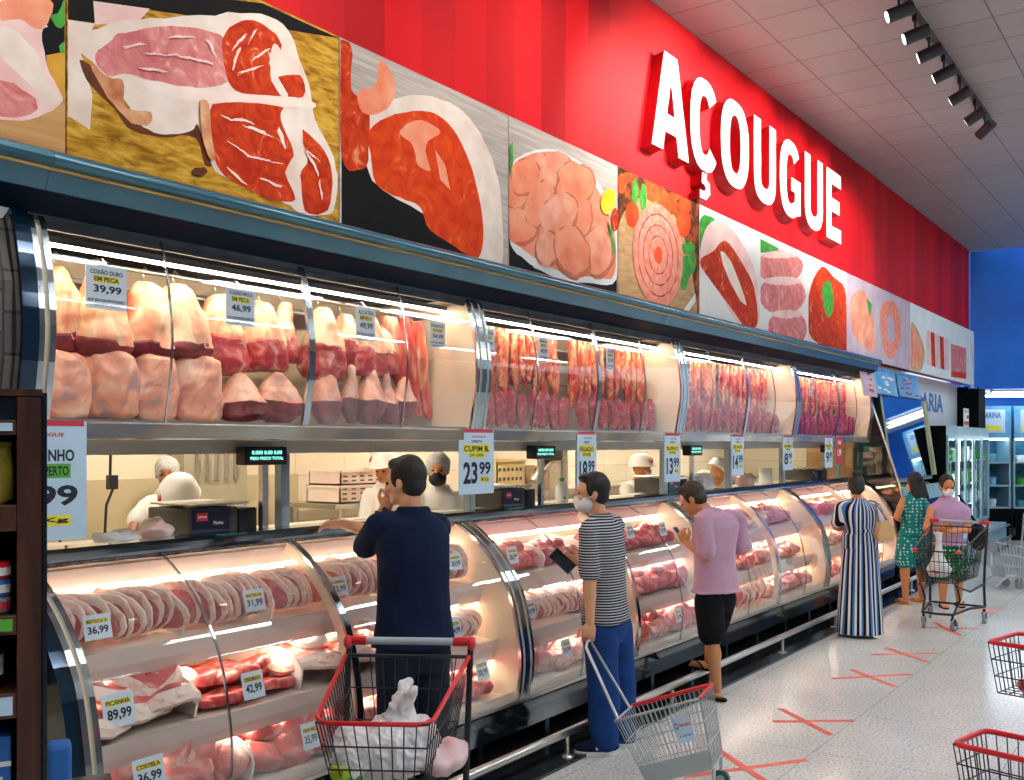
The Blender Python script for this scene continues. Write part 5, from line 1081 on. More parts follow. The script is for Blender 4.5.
PEOPLE = {
 'man1': {'head': 102, 'torso': 50, 'J': {'head': (3.628, 3.215, 1.695), 'neck': (3.636, 3.17, 1.541), 'shL': (3.496, 3.264, 1.487), 'elL': (3.593, 3.455, 1.357), 'wrL': (3.685, 3.412, 1.543), 'haL': (3.689, 3.355, 1.625), 'shR': (3.769, 3.104, 1.472), 'elR': (3.803, 3.418, 1.403), 'wrR': (3.697, 3.706, 1.463), 'haR': (3.65, 3.842, 1.46), 'pel': (3.654, 3.18, 0.916), 'hipL': (3.566, 3.217, 0.887), 'hipR': (3.725, 3.132, 0.871), 'knL': (3.567, 3.232, 0.451), 'knR': (3.781, 3.173, 0.419)}},
 'man2': {'head': 128, 'torso': 100, 'J': {'head': (5.207, 3.099, 1.581), 'neck': (5.248, 3.059, 1.422), 'shL': (5.073, 3.047, 1.362), 'elL': (5.045, 3.016, 1.051), 'wrL': (5.011, 2.996, 0.834), 'haL': (4.99, 2.99, 0.749), 'shR': (5.432, 3.059, 1.379), 'elR': (5.487, 3.155, 1.065), 'wrR': (5.447, 3.331, 1.114), 'haR': (5.422, 3.384, 1.132), 'pel': (5.274, 3.039, 0.815), 'hipL': (5.192, 3.034, 0.767), 'hipR': (5.355, 3.029, 0.755), 'knL': (5.211, 3.024, 0.425), 'knR': (5.412, 3.019, 0.387)}},
 'man3': {'head': 100, 'torso': 78, 'J': {'head': (6.798, 3.173, 1.47), 'neck': (6.834, 3.037, 1.377), 'shL': (6.675, 3.036, 1.335), 'elL': (6.654, 2.996, 1.056), 'wrL': (6.809, 3.227, 1.138), 'haL': (6.819, 3.264, 1.188), 'shR': (7.026, 2.921, 1.325), 'elR': (7.124, 2.922, 1.069), 'wrR': (7.068, 3.173, 1.105), 'haR': (7.014, 3.249, 1.135), 'pel': (6.842, 3.008, 0.786), 'hipL': (6.747, 3.021, 0.738), 'hipR': (6.924, 2.996, 0.725), 'knL': (6.685, 2.97, 0.453), 'knR': (7.011, 3.115, 0.437), 'anL': (6.79, 2.978, 0.091), 'anR': (6.942, 3.109, 0.26)}},
 'woman4': {'head': 25, 'torso': 48, 'J': {'head': (9.881, 2.874, 1.448), 'neck': (9.866, 2.86, 1.322), 'shL': (9.735, 2.975, 1.265), 'elL': (9.747, 3.028, 1.067), 'wrL': (10.056, 3.024, 1.036), 'haL': (10.15, 3.012, 1.05), 'shR': (10.009, 2.727, 1.26), 'elR': (10.043, 2.679, 1.054), 'wrR': (10.25, 2.803, 1.033), 'haR': (10.298, 2.856, 1.037), 'pel': (9.883, 2.836, 0.841), 'hipL': (9.829, 2.878, 0.785), 'hipR': (9.969, 2.784, 0.778), 'knL': (9.834, 2.87, 0.433), 'knR': (9.969, 2.784, 0.424)}},
 'woman5': {'head': 60, 'torso': 55, 'J': {'head': (12.343, 2.913, 1.417), 'neck': (12.29, 2.9, 1.289), 'shL': (12.152, 2.991, 1.222), 'elL': (12.07, 3.038, 1.025), 'wrL': (12.365, 3.055, 0.97), 'haL': (12.452, 3.053, 0.977), 'shR': (12.429, 2.809, 1.215), 'elR': (12.506, 2.77, 1.022), 'wrR': (12.609, 2.884, 0.963), 'haR': (12.654, 2.94, 0.957), 'pel': (12.283, 2.91, 0.793), 'hipL': (12.2, 2.958, 0.714), 'hipR': (12.373, 2.852, 0.706), 'knL': (12.145, 2.967, 0.378), 'knR': (12.401, 2.847, 0.36)}},
 'woman6': {'head': 215, 'torso': 205, 'J': {'head': (12.249, 2.527, 1.394), 'neck': (12.255, 2.518, 1.232), 'shL': (12.445, 2.372, 1.112), 'elL': (12.227, 2.299, 0.898), 'wrL': (12.022, 2.449, 0.883), 'haL': (11.955, 2.509, 0.896), 'shR': (12.088, 2.666, 1.12), 'elR': (11.896, 2.678, 0.914), 'wrR': (11.889, 2.516, 0.945), 'haR': (11.913, 2.447, 0.958), 'pel': (12.322, 2.51, 0.695), 'hipL': (12.412, 2.452, 0.621), 'hipR': (12.232, 2.567, 0.63), 'knL': (12.383, 2.425, 0.254), 'knR': (12.19, 2.558, 0.265)}},
 'workA': {'head': 215, 'torso': 215, 'J': {'head': (3.637, 4.982, 1.531), 'neck': (3.708, 5.176, 1.491), 'shL': (3.779, 5.127, 1.489), 'elL': (3.672, 5.019, 1.308), 'wrL': (3.507, 4.906, 1.356), 'haL': (3.457, 4.891, 1.378), 'shR': (3.689, 5.34, 1.498), 'elR': (3.546, 5.283, 1.423), 'wrR': (3.407, 5.133, 1.363), 'haR': (3.374, 5.093, 1.327), 'pel': (3.952, 5.402, 1.04), 'hipL': (3.996, 5.34, 0.995), 'hipR': (3.907, 5.465, 0.995), 'knL': (3.996, 5.34, 0.517), 'knR': (3.907, 5.465, 0.517)}},
 'workN': {'head': 230, 'torso': 230, 'J': {'head': (4.479, 6.301, 1.659), 'neck': (4.51, 6.344, 1.516), 'shL': (4.609, 6.205, 1.405), 'elL': (4.594, 6.138, 1.135), 'wrL': (4.427, 6.029, 1.048), 'haL': (4.379, 6.009, 1.04), 'shR': (4.42, 6.471, 1.405), 'elR': (4.372, 6.451, 1.135), 'wrR': (4.286, 6.227, 1.048), 'haR': (4.272, 6.16, 1.04), 'pel': (4.545, 6.381, 0.863), 'hipL': (4.588, 6.32, 0.804), 'hipR': (4.502, 6.442, 0.804), 'knL': (4.588, 6.32, 0.422), 'knR': (4.502, 6.442, 0.422)}},
 'workB': {'head': 200, 'torso': 215, 'J': {'head': (6.22, 5.749, 1.668), 'neck': (6.257, 5.783, 1.522), 'shL': (6.374, 5.705, 1.434), 'elL': (6.309, 5.624, 1.193), 'wrL': (6.12, 5.545, 1.126), 'haL': (6.064, 5.538, 1.114), 'shR': (6.151, 5.846, 1.439), 'elR': (6.054, 5.81, 1.209), 'wrR': (5.951, 5.61, 1.135), 'haR': (5.933, 5.549, 1.124), 'pel': (6.299, 5.81, 0.884), 'hipL': (6.349, 5.74, 0.833), 'hipR': (6.254, 5.873, 0.833), 'knL': (6.349, 5.74, 0.436), 'knR': (6.254, 5.873, 0.436)}},
 'workC': {'head': 215, 'torso': 215, 'J': {'head': (5.559, 4.607, 1.691), 'neck': (5.606, 4.627, 1.543), 'shL': (5.699, 4.496, 1.47), 'elL': (5.677, 4.441, 1.218), 'wrL': (5.47, 4.387, 1.145), 'haL': (5.415, 4.379, 1.136), 'shR': (5.475, 4.726, 1.473), 'elR': (5.412, 4.729, 1.23), 'wrR': (5.309, 4.528, 1.157), 'haR': (5.287, 4.472, 1.148), 'pel': (5.645, 4.659, 0.877), 'hipL': (5.696, 4.587, 0.818), 'hipR': (5.602, 4.72, 0.818), 'knL': (5.696, 4.587, 0.429), 'knR': (5.602, 4.72, 0.429)}},
 'workD': {'head': -40, 'torso': -60, 'J': {'head': (9.359, 4.955, 1.604), 'neck': (9.399, 5.072, 1.462), 'shL': (9.639, 5.079, 1.378), 'elL': (9.498, 4.932, 1.173), 'wrL': (9.368, 4.771, 1.134), 'haL': (9.341, 4.722, 1.138), 'shR': (9.173, 5.045, 1.397), 'elR': (9.008, 4.931, 1.179), 'wrR': (8.947, 4.759, 1.129), 'haR': (8.925, 4.703, 1.133), 'pel': (9.374, 5.107, 0.906), 'hipL': (9.468, 5.061, 0.847), 'hipR': (9.293, 5.135, 0.857), 'knL': (9.468, 5.061, 0.444), 'knR': (9.293, 5.135, 0.449)}},
 'workE': {'head': -20, 'torso': 250, 'J': {'head': (10.194, 4.471, 1.55), 'neck': (10.408, 4.601, 1.542), 'shL': (10.661, 4.59, 1.513), 'elL': (10.634, 4.542, 1.241), 'wrL': (10.414, 4.507, 1.14), 'haL': (10.354, 4.505, 1.121), 'shR': (10.383, 4.723, 1.518), 'elR': (10.271, 4.708, 1.252), 'wrR': (10.17, 4.59, 1.15), 'haR': (10.137, 4.551, 1.131), 'pel': (10.548, 4.663, 0.955), 'hipL': (10.588, 4.607, 0.898), 'hipR': (10.509, 4.718, 0.898), 'knL': (10.588, 4.607, 0.469), 'knR': (10.509, 4.718, 0.469)}},
}
# ------------------------------------------------------------------ people
def skin_m(name, c): 
    h = hexc(c); return noisy(name, [tuple(x*.88 for x in h), h], 9, .5, bump=.05)
M['skin_a'] = skin_m('skin_light_brown', '#dfa27a'); M['skin_b'] = skin_m('skin_tan', '#cf8c5e'); M['skin_c'] = skin_m('skin_orange_tan', '#dc8f58'); M['skin_d'] = skin_m('skin_brown', '#9a5e3e')
M['hair_black'] = noisy('hair_black', [(.004,.0035,.003),(.014,.011,.009)], 60, .6, stretch=(1,1,.2), bump=.4)
M['hair_brown'] = noisy('hair_brown', [(.018,.01,.006),(.05,.028,.016)], 60, .6, stretch=(1,1,.2), bump=.4)
def cloth(name, c, v=.8, rough=.85, sc=7): 
    h = hexc(c); return noisy(name, [tuple(x*v for x in h), h], sc, rough, bump=.5, bscale=6, spec=.2)
M['navy_cloth'] = cloth('navy_jersey', '#15233f'); M['jeans_dark'] = cloth('dark_denim', '#1b2536', .7); M['blue_trouser'] = cloth('blue_cotton', '#1f4484', .75)
M['lilac'] = cloth('lilac_cotton', '#c59cb4', .92); M['black_cloth'] = cloth('black_cloth', '#0e0f14', .6); M['white_cloth'] = cloth('white_workwear', '#e6e0d6', .92); M['lav'] = cloth('lavender_top', '#c9a2c6', .9)
M['mask_white'] = mat('mask_white', hexc('#e6e4e2'), .7); M['mask_dark'] = mat('mask_dark', (.02,.02,.022), .8)
M['hairnet'] = noisy('hairnet_grey', [hexc('#9a958e'), hexc('#c8c3bc')], 60, .7)
M['eye'] = mat('eye_dark', (.02,.015,.01), .2)
M['lips'] = mat('lips', hexc('#a5624e'), .5)
M['helmet'] = mat('helmet_white', hexc('#f0ece4'), .3)
def stripes(name, c1, c2, freq, duty, radial=False, cols=None):
    m = mat(name, c1, .85, spec=.2); b = m.node_tree.nodes['Principled BSDF']
    tc = N(m, 'ShaderNodeTexCoord'); sp = N(m, 'ShaderNodeSeparateXYZ'); LK(m, tc.outputs['Object'], sp.inputs[0])
    if radial:
        at = N(m, 'ShaderNodeMath', operation='ARCTAN2'); LK(m, sp.outputs[1], at.inputs[0]); LK(m, sp.outputs[0], at.inputs[1]); src = at.outputs[0]
    else: src = sp.outputs[2]
    mu = N(m, 'ShaderNodeMath', operation='MULTIPLY'); mu.inputs[1].default_value = freq; LK(m, src, mu.inputs[0])
    fr = N(m, 'ShaderNodeMath', operation='FRACT'); LK(m, mu.outputs[0], fr.inputs[0])
    st = cols or [(0, c1), (duty, c2)]
    r = ramp(m, fr.outputs[0], st, 'CONSTANT'); LK(m, r.outputs[0], b.inputs['Base Color'])
    tx = N(m, 'ShaderNodeTexNoise'); tx.inputs['Scale'].default_value = 6; LK(m, tc.outputs['Object'], tx.inputs['Vector'])
    bp = N(m, 'ShaderNodeBump'); bp.inputs['Strength'].default_value = .5; bp.inputs['Distance'].default_value = .01; LK(m, tx.outputs['Fac'], bp.inputs['Height']); LK(m, bp.outputs[0], b.inputs['Normal'])
    return m
M['breton'] = stripes('navy_striped_jersey', hexc('#1d2c48'), hexc('#c9c6c2'), 62, .62)
W_, N_, B_, K_ = hexc('#dcdcdc'), hexc('#16244c'), hexc('#4a7fc4'), hexc('#15161c')
M['dress'] = stripes('striped_dress', W_, N_, 1.11, .5, True, [(0, K_), (.16, W_), (.3, N_), (.42, B_), (.55, W_), (.66, K_), (.8, W_), (.9, B_)])
def dots(name, bg, fg, sc):
    m = mat(name, bg, .8, spec=.2); b = m.node_tree.nodes['Principled BSDF']; tc = N(m, 'ShaderNodeTexCoord')
    vo = N(m, 'ShaderNodeTexVoronoi'); vo.inputs['Scale'].default_value = sc; vo.inputs['Randomness'].default_value = .35; LK(m, tc.outputs['Object'], vo.inputs['Vector'])
    r = ramp(m, vo.outputs['Distance'], [(0, fg), (.28, bg)], 'CONSTANT'); LK(m, r.outputs[0], b.inputs['Base Color']); return m
M['teal_dots'] = dots('teal_dotted_cotton', hexc('#1c8a86'), hexc('#d8ece4'), 26); M['green_dots'] = dots('green_dotted_cotton', hexc('#18703a'), hexc('#d8e8d0'), 26)

def capsule(mb, pts, rs, n=12, mat=0):
    """tapered limb through several points, rounded at both ends"""
    P = [Vector(p) for p in pts]; out = []; rr = []
    for i in range(len(P)-1):
        for k in range(5):
            t = k/5; out.append(P[i].lerp(P[i+1], t)); rr.append(rs[i]+(rs[i+1]-rs[i])*t)
    out.append(P[-1]); rr.append(rs[-1])
    d0 = (out[0]-out[1]).normalized(); d1 = (out[-1]-out[-2]).normalized()
    pre = [(out[0]+d0*rr[0]*s_, rr[0]*math.sqrt(max(0, 1-s_*s_))) for s_ in (.97,.8,.45)]
    post = [(out[-1]+d1*rr[-1]*s_, rr[-1]*math.sqrt(max(0, 1-s_*s_))) for s_ in (.45,.8,.97)]
    mb.tube([p for p, _ in pre]+out+[p for p, _ in post], [max(.002, r) for _, r in pre]+rr+[max(.002, r) for _, r in post], n, mat)
    return mb
def hand(mb, wr, tip, side_v, curl=.5, s=1.0):
    """palm and five bent fingers; tip = direction point, side_v = direction of the thumb"""
    wr = Vector(wr); d = (Vector(tip)-wr).normalized(); t = Vector(side_v); t = (t-d*t.dot(d)).normalized(); nrm = d.cross(t)
    pc = wr + d*.045*s
    R = Matrix((d, t, nrm)).transposed()
    mb.ell(pc, (.052*s,.042*s,.019*s), 12, 8, 0, R)
    mb.ell(wr+d*.07*s, (.03*s,.041*s,.015*s), 12, 8, 0, R)
    for i, (o, L, r) in enumerate(((.032,.072,.0095),(.011,.08,.0098),(-.011,.075,.0095),(-.031,.06,.0085))):
        b = wr + d*.085*s + t*o*s; p = [b]; a = 0
        for k, f in enumerate((.45,.32,.23)):
            a += curl*(.55 if k == 0 else .75); dd = (d*math.cos(a)+nrm*math.sin(a)+t*o*1.2).normalized()
            p.append(p[-1]+dd*L*f*s)
        capsule(mb, p, [r*s, r*.95*s, r*.88*s, r*.75*s], 8)
    b = wr + d*.028*s + t*.03*s
    p = [b, b+(d*.6+t*.75+nrm*.2*curl).normalized()*.036*s, b+(d*.6+t*.75).normalized()*.036*s+(d*.95+t*.15+nrm*.35*curl).normalized()*.034*s]
    p.append(p[-1]+(d+nrm*.3*curl).normalized()*.018*s)
    capsule(mb, p, [.0125*s,.0115*s,.0105*s,.0085*s], 8)
def ring(c, L, F, a, b, n=20, pw=2.3):
    o = []
    for k in range(n):
        q = 2*PI*k/n; x = math.copysign(abs(math.cos(q))**(2/pw), math.cos(q)); y = math.copysign(abs(math.sin(q))**(2/pw), math.sin(q))
        o.append(Vector(c) + L*a*x + F*b*y)
    return o
def torso(mb, J, L, F, k=1.0, add=0.0, z0=None, female=False, mat=0, flare=0.0):
    pel, neck = Vector(J['pel']), Vector(J['neck']); sh = (Vector(J['shL'])+Vector(J['shR']))/2
    hw = (Vector(J['shL'])-Vector(J['shR'])).length/2
    up = (neck-pel)
    W = [(-.14,.176 if not female else .165,.118),(0,.18 if not female else .17,.126),(.2,.16 if not female else .128,.11),(.42,.152 if not female else .135,.108),(.65,.17,.118),(.82,.178,.112),(.93,.15,.09),(1.0,.075,.062),(1.06,.058,.056)]
    rs = []
    for f, a, b in W:
        c = pel + up*f
        if f > .5: c = c.lerp(sh + up*(f-.9), min(1, (f-.5)*1.0)) if f < 1 else c
        if z0 is not None and f <= -.14: c = Vector((pel.x, pel.y, z0)); a += flare; b += flare*.6
        a2 = a*k*hw/.178 if f > .5 else a*k
        rs.append(ring(c, L, F, a2+add, b*k+add))
    mb.loft(rs)
    return mb
def head_parts(t, J, hd, skin, hair=None, mask=None, nod=0.0, s=1.0, vox=.006, body=None):
    pass
def person(name, key, label, skin, nod=0.0, vox=.007, curlL=.6, curlR=.6, thumbL=None, thumbR=None, feet=True, female=False, hairm='hair_black', hair='short', mask=None, arm_r=1.0, legs=True, group=None):
    D = PEOPLE[key]; J = dict(D['J'])
    th = math.radians(D['torso']); hh = math.radians(D['head'])
    F = Vector((math.cos(th), math.sin(th), 0)); L = Vector((-math.sin(th), math.cos(th), 0))
    base = Vector((J['pel'][0], J['pel'][1], 0))
    t = thing(name, label, 'person', tuple(base), 0, group)
    if 'anL' not in J:
        for s_ in 'LR':
            k = Vector(J['kn'+s_]); J['an'+s_] = (k.x - F.x*.01, k.y - F.y*.01, .085)
    mb = MB()
    torso(mb, J, L, F, .90, -.006, female=female)
    hf = Vector((math.cos(hh)*math.cos(nod), math.sin(hh)*math.cos(nod), -math.sin(nod))); hl = Vector((-math.sin(hh), math.cos(hh), 0)); hu = hf.cross(hl)
    R = Matrix((hf, hl, hu)).transposed(); hc = Vector(J['head'])
    A = lambda f, l, u: hc + hf*f + hl*l + hu*u
    capsule(mb, [Vector(J['neck'])-Vector((0,0,.04)), A(-.02,0,-.06)], [.06 if not female else .05, .052 if not female else .044])
    mb.ell(A(-.008,0,.025), (.094,.074,.093), 18, 12, 0, R); mb.ell(A(.028,0,-.05), (.062,.054,.062), 16, 10, 0, R); mb.ell(A(.06,0,-.092), (.026,.028,.02), 12, 8, 0, R)
    mb.ell(A(.094,0,-.02), (.02,.014,.026), 10, 8, 0, R); mb.ell(A(.083,0,.022), (.012,.045,.012), 10, 8, 0, R)
    for q in (-1, 1): mb.ell(A(-.008,q*.076,-.012), (.018,.009,.03), 10, 8, 0, R); mb.ell(A(.07,q*.036,-.035), (.02,.02,.018), 10, 8, 0, R)
    for s_ in 'LR':
        sh, el, wr, ha = (Vector(J[p+s_]) for p in ('sh','el','wr','ha'))
        capsule(mb, [sh, el, wr], [.036*arm_r, .040*arm_r, .027*arm_r], 14)
        mb.ell(sh.lerp(el,.45), (.046*arm_r,)*3, 10, 8); mb.ell(el.lerp(wr,.3), (.041*arm_r,)*3, 10, 8)
        tv = thumbL if s_ == 'L' else thumbR
        hand(mb, wr, ha, tv or (0,0,1), curlL if s_ == 'L' else curlR, .98 if not female else .9)
        if legs:
            hp, kn, an = (Vector(J[p+s_]) for p in ('hip','kn','an'))
            capsule(mb, [hp, kn, an], [.083,.055,.036], 14)
            mb.ell(kn.lerp(an,.28)-F*.012, (.05,.05,.085), 12, 8)
            ff = Vector(D.get('ft'+s_, tuple(F)))
            mb.ell(an+ff*.055-Vector((0,0,.055)), (.115,.043,.032), 14, 8, 0, Matrix((ff, Vector((-ff.y,ff.x,0)), Vector((0,0,1)))).transposed())
            for k_ in range(5):
                tl = Vector((-ff.y,ff.x,0)); mb.ell(an+ff*(.158-.007*abs(k_-1.5))+tl*(.028-.014*k_)*(1 if s_ == 'R' else -1)-Vector((0,0,.07)), (.018,.0085,.011), 8, 6, 0, Matrix((ff, tl, Vector((0,0,1)))).transposed())
    mb.xf(Matrix.Translation(-base))
    body = fuse(mb, 'body', M[skin], vox, t, 4)
    e = MB()
    for q in (-1, 1): e.ell(A(.0835,q*.03,-.003)-base, (.007,.011,.0065), 10, 8, 0, R)
    e.build('eyes', M['eye'], body)
    if mask is None: MB().ell(A(.0865,0,-.066)-base, (.008,.024,.008), 10, 6, 0, R).build('lips', M['lips'], body)
    hm = MB()
    if hair in ('short','bun','long'):
        hm.ell(A(-.022,0,.042), (.094,.083,.094), 20, 12, 0, R); hm.ell(A(-.045,0,-.01), (.062,.076,.07), 16, 10, 0, R)
        if hair == 'short': hm.ell(A(.035,0,.092), (.05,.06,.03), 12, 8, 0, R)
        for q in (-1, 1): hm.ell(A(.012,q*.068,.02), (.03,.012,.045), 10, 8, 0, R)
        if hair == 'bun': hm.ell(A(-.07,0,.13) if not D.get('bunback') else A(-.12,0,.05), (.045,.045,.04), 14, 10, 0, R)
        if hair == 'long':
            b0 = A(-.04,0,.02)
            for dx in (-.06,-.03,0,.03,.06): capsule(hm, [b0+hl*dx, b0+hl*dx*1.3-hf*.06-Vector((0,0,.2)), b0+hl*dx*1.2-hf*.05-Vector((0,0,.44))], [.05,.045,.02], 10)
        hm.disp(.006, 30, 3); hm.xf(Matrix.Translation(-base))
        fuse(hm, 'hair', M[hairm], .009, t, 3)
    if hair == 'net':
        hm.ell(A(-.018,0,.035), (.104,.09,.1), 20, 12, 0, R); hm.disp(.006, 40, 1); hm.xf(Matrix.Translation(-base)); hm.build('hairnet', M['hairnet'], t)
    if hair == 'helmet':
        pr = [(.118,.0),(.117,.045),(.105,.085),(.08,.115),(.045,.13),(.004,.134)]
        hm.lathe([(.125,-.006)]+pr, (0,0,0), 22); brim = MB(); 
        Mx = Matrix.Translation(A(-.01,0,.045)-base) @ R.to_4x4() @ Matrix.Diagonal((1.12,.98,1,1))
        hm.ell((.1,0,-.004), (.07,.09,.008), 14, 6); hm.box(-.12,.11,-.008,.008,.12,.142) if False else None
        hm.xf(Mx); h_ = hm.build('safety_helmet', M['helmet'], t)
        bd = MB(); bd.lathe([(.034,0),(.034,.006),(.002,.008)], (0,0,0), 16)
        for nm, q in (('front',None),):
            Mb = Mx @ Matrix.Translation((.062,-.085,.06)) @ Vector((.45,-.75,.35)).to_track_quat('Z','Y').to_matrix().to_4x4()
            bd.xf(Mb); bd.build('red_badge', M['ink_red'], h_)
            tx = MB(); put_text(tx, '57', -.02, .02, -.014, .014, lambda a, c: (a, c, .0095), 0, .02); tx.xf(Mb); tx.build('badge_lettering', M['ink_white'], h_)
    if mask:
        mk = MB(); mk.ell(A(.045,0,-.062), (.066,.066,.058), 16, 10, 0, R); mk.ell(A(.09,0,-.045), (.026,.03,.04), 12, 8, 0, R); mk.xf(Matrix.Translation(-base))
        k_ = fuse(mk, 'face_mask', M[mask], .007, t, 3)
        st = MB()
        for q in (-1, 1): st.tube([A(.06,q*.06,-.04)-base, A(.02,q*.078,-.02)-base, A(-.02,q*.082,.0)-base], .003, 6)
        st.build('ear_loops', M[mask], k_)
    return dict(t=t, J=J, F=F, L=L, base=base, D=D, A=A, R=R, female=female)
def shirt(p, name, m, sleeve=.7, hem=None, add=.012, sl=(.066,.062), vox=.009, flare=.01, collar=None, amp=.008):
    J = p['J']; mb = MB(); torso(mb, J, p['L'], p['F'], 1.0, add, hem, p['female'], flare=flare)
    for s_ in 'LR':
        sh, el, wr = (Vector(J[q+s_]) for q in ('sh','el','wr'))
        if sleeve < 0: continue
        si = sh.lerp(Vector(J['neck']), .3); sh = sh.lerp(Vector(J['neck']), .01)
        if sleeve <= 1: capsule(mb, [si, sh, sh.lerp(el, sleeve)], (sl[0]*.9, sl[0], sl[1]), 14)
        else: capsule(mb, [sh, el, el.lerp(wr, sleeve-1)], (sl[0], sl[1]*.95, sl[1]*.75), 14)
    mb.disp(amp, 7, 2.0); mb.xf(Matrix.Translation(-p['base']))
    o = fuse(mb, name, M[m], vox, p['t'], 5)
    if collar:
        c = Vector(J['neck'])-p['base']
        MB().tube([c+p['L']*.066*math.cos(a)+p['F']*.066*math.sin(a)+Vector((0,0,.012+.012*math.cos(a*2)-.0)) for a in [i*PI/8 for i in range(16)]], .014, 8, closed=True).build('collar', M[collar], o)
    return o
def legs_cloth(p, name, m, end=1.0, r=(.1,.08,.07), top=.0, vox=.009, amp=.008, hipw=.0):
    J = p['J']; mb = MB(); pel = Vector(J['pel'])
    mb.loft([ring(pel+Vector((0,0,z)), p['L'], p['F'], a+hipw, b+hipw*.7) for z, a, b in ((-.14,.16,.105),(-.05,.172,.122),(.03,.164,.114),(.10+top,.145,.1))])
    for s_ in 'LR':
        hp, kn, an = (Vector(J[q+s_]) for q in ('hip','kn','an'))
        if end >= 1: capsule(mb, [hp, kn, an.lerp(kn, .06 if end > 1 else .04)], r, 16)
        else: capsule(mb, [hp, hp.lerp(kn, end)], r[:2], 16)
    mb.disp(amp, 6, 5.0); mb.xf(Matrix.Translation(-p['base']))
    return fuse(mb, name, M[m], vox, p['t'], 5)
def shoes(p, m='navy_cloth', sole='ink_white', accent=None):
    for s_ in 'LR':
        an = Vector(p['J']['an'+s_])-p['base']; ff = Vector(p['D'].get('ft'+s_, tuple(p['F']))); tl = Vector((-ff.y, ff.x, 0))
        Rm = Matrix((ff, tl, Vector((0,0,1)))).transposed(); mb = MB(); g = Vector((an.x, an.y, 0))
        mb.ell(g+ff*.05+Vector((0,0,.05)), (.145,.05,.045), 16, 10, 0, Rm); mb.ell(g-ff*.02+Vector((0,0,.075)), (.06,.048,.06), 14, 10, 0, Rm)
        mb.v = [(x, y, max(z, .022)) for x, y, z in mb.v]
        o = fuse(mb, 'shoe', M[m], .008, p['t'], 3)
        so = MB(); so.prism([(.05+.138*math.cos(a), .047*math.sin(a)) for a in [2*PI*k/20 for k in range(20)]], lambda q, z: tuple(g+ff*q[0]+tl*q[1]+Vector((0,0,z))), .002, .028)
        so.build('sole', M[sole], o)
        if accent:
            for q in (1, -1):
                ac = MB(); put_text(ac, 'N', -.03, .03, .04, .08, lambda a, c: tuple(g+ff*(a+.03)+tl*(q*.0495)+Vector((0,0,c))), 0, .04); ac.build('shoe_emblem', M['ink_white'], o)
def sandals(p, m='black_cloth'):
    for s_ in 'LR':
        an = Vector(p['J']['an'+s_])-p['base']; ff = Vector(p['D'].get('ft'+s_, tuple(p['F']))); tl = Vector((-ff.y, ff.x, 0)); z0 = an.z-.085
        so = MB(); so.prism([(.05+.14*math.cos(a), .05*math.sin(a)) for a in [2*PI*k/20 for k in range(20)]], lambda q, z: tuple(Vector((an.x,an.y,z0))+ff*q[0]+tl*q[1]+Vector((0,0,z))), .002, .016)
        o = so.build('sandal_sole', M[m], p['t'])
        for q in (-1, 1):
            MB().tube([Vector((an.x,an.y,z0))+ff*f+tl*w_+Vector((0,0,z)) for f, w_, z in ((.02,q*.045,.018),(.06,q*.04,.055),(.10,q*.012,.055),(.115,0,.02))], .007, 6).build('strap', M[m], o)

# man in the navy polo, leaning on the counter
PEOPLE['man1']['ftL'] = (.7,.71,0); PEOPLE['man1']['ftR'] = (.64,.77,0)
p = person('person','man1','person in navy polo shirt and dark jeans leaning on the counter, hand at ear','skin_a', .05, curlL=1.1, curlR=.5, thumbL=(0,-.2,1), thumbR=(.6,-.5,.2))
shirt(p,'polo_shirt','navy_cloth',.85,.90,.024,(.065,.068),collar='navy_cloth',flare=.012); legs_cloth(p,'jeans','jeans_dark',1.01,(.1,.078,.062)); shoes(p,'black_cloth','rubber')
b = Vector(p['J']['wrL'])-p['base']; d = (Vector(p['J']['elL'])-p['base']-b).normalized(); u_ = d.orthogonal().normalized(); v_ = d.cross(u_)
wt = MB().tube([b+d*.02+(u_*math.cos(a)+v_*math.sin(a))*.031 for a in [i*PI/8 for i in range(16)]], .007, 6, closed=True).build('wristwatch', M['black'], p['t'])
wq = b+d*.02+Vector((0,-.7,.7)).normalized()*.034; MB().ell(wq, (.018,.018,.018), 10, 8).build('watch_case', M['gloss_black'], wt)
# man in the striped shirt
PEOPLE['man2']['ftL'] = (-.62,.78,0); PEOPLE['man2']['ftR'] = (-.3,.95,0)
p = person('person','man2','person in striped navy T-shirt, blue trousers and white mask, looking along the counter','skin_a', 0, curlL=1.3, curlR=1.0, thumbL=(-.5,.6,0), thumbR=(.0,-.3,1), mask='mask_white')
shirt(p,'striped_shirt','breton',.78,.80,.014,(.060,.066)); legs_cloth(p,'trousers','blue_trouser',1.01,(.112,.1,.092),amp=.012); shoes(p,'navy_cloth','ink_white',True)
# man in the lilac shirt
PEOPLE['man3']['ftL'] = (.86,-.3,0) and (.3,.95,0); PEOPLE['man3']['ftR'] = (.1,.99,0)
p = person('person','man3','person in lilac T-shirt, black shorts and flip-flops bending over a phone','skin_b', .5, curlL=1.0, curlR=.9, thumbL=(.2,.1,1), thumbR=(.2,.1,1), hairm='hair_brown')
shirt(p,'lilac_shirt','lilac',.82,.80,.020,(.066,.072),flare=.03,amp=.012); legs_cloth(p,'shorts','black_cloth',.8,(.108,.1)); sandals(p)
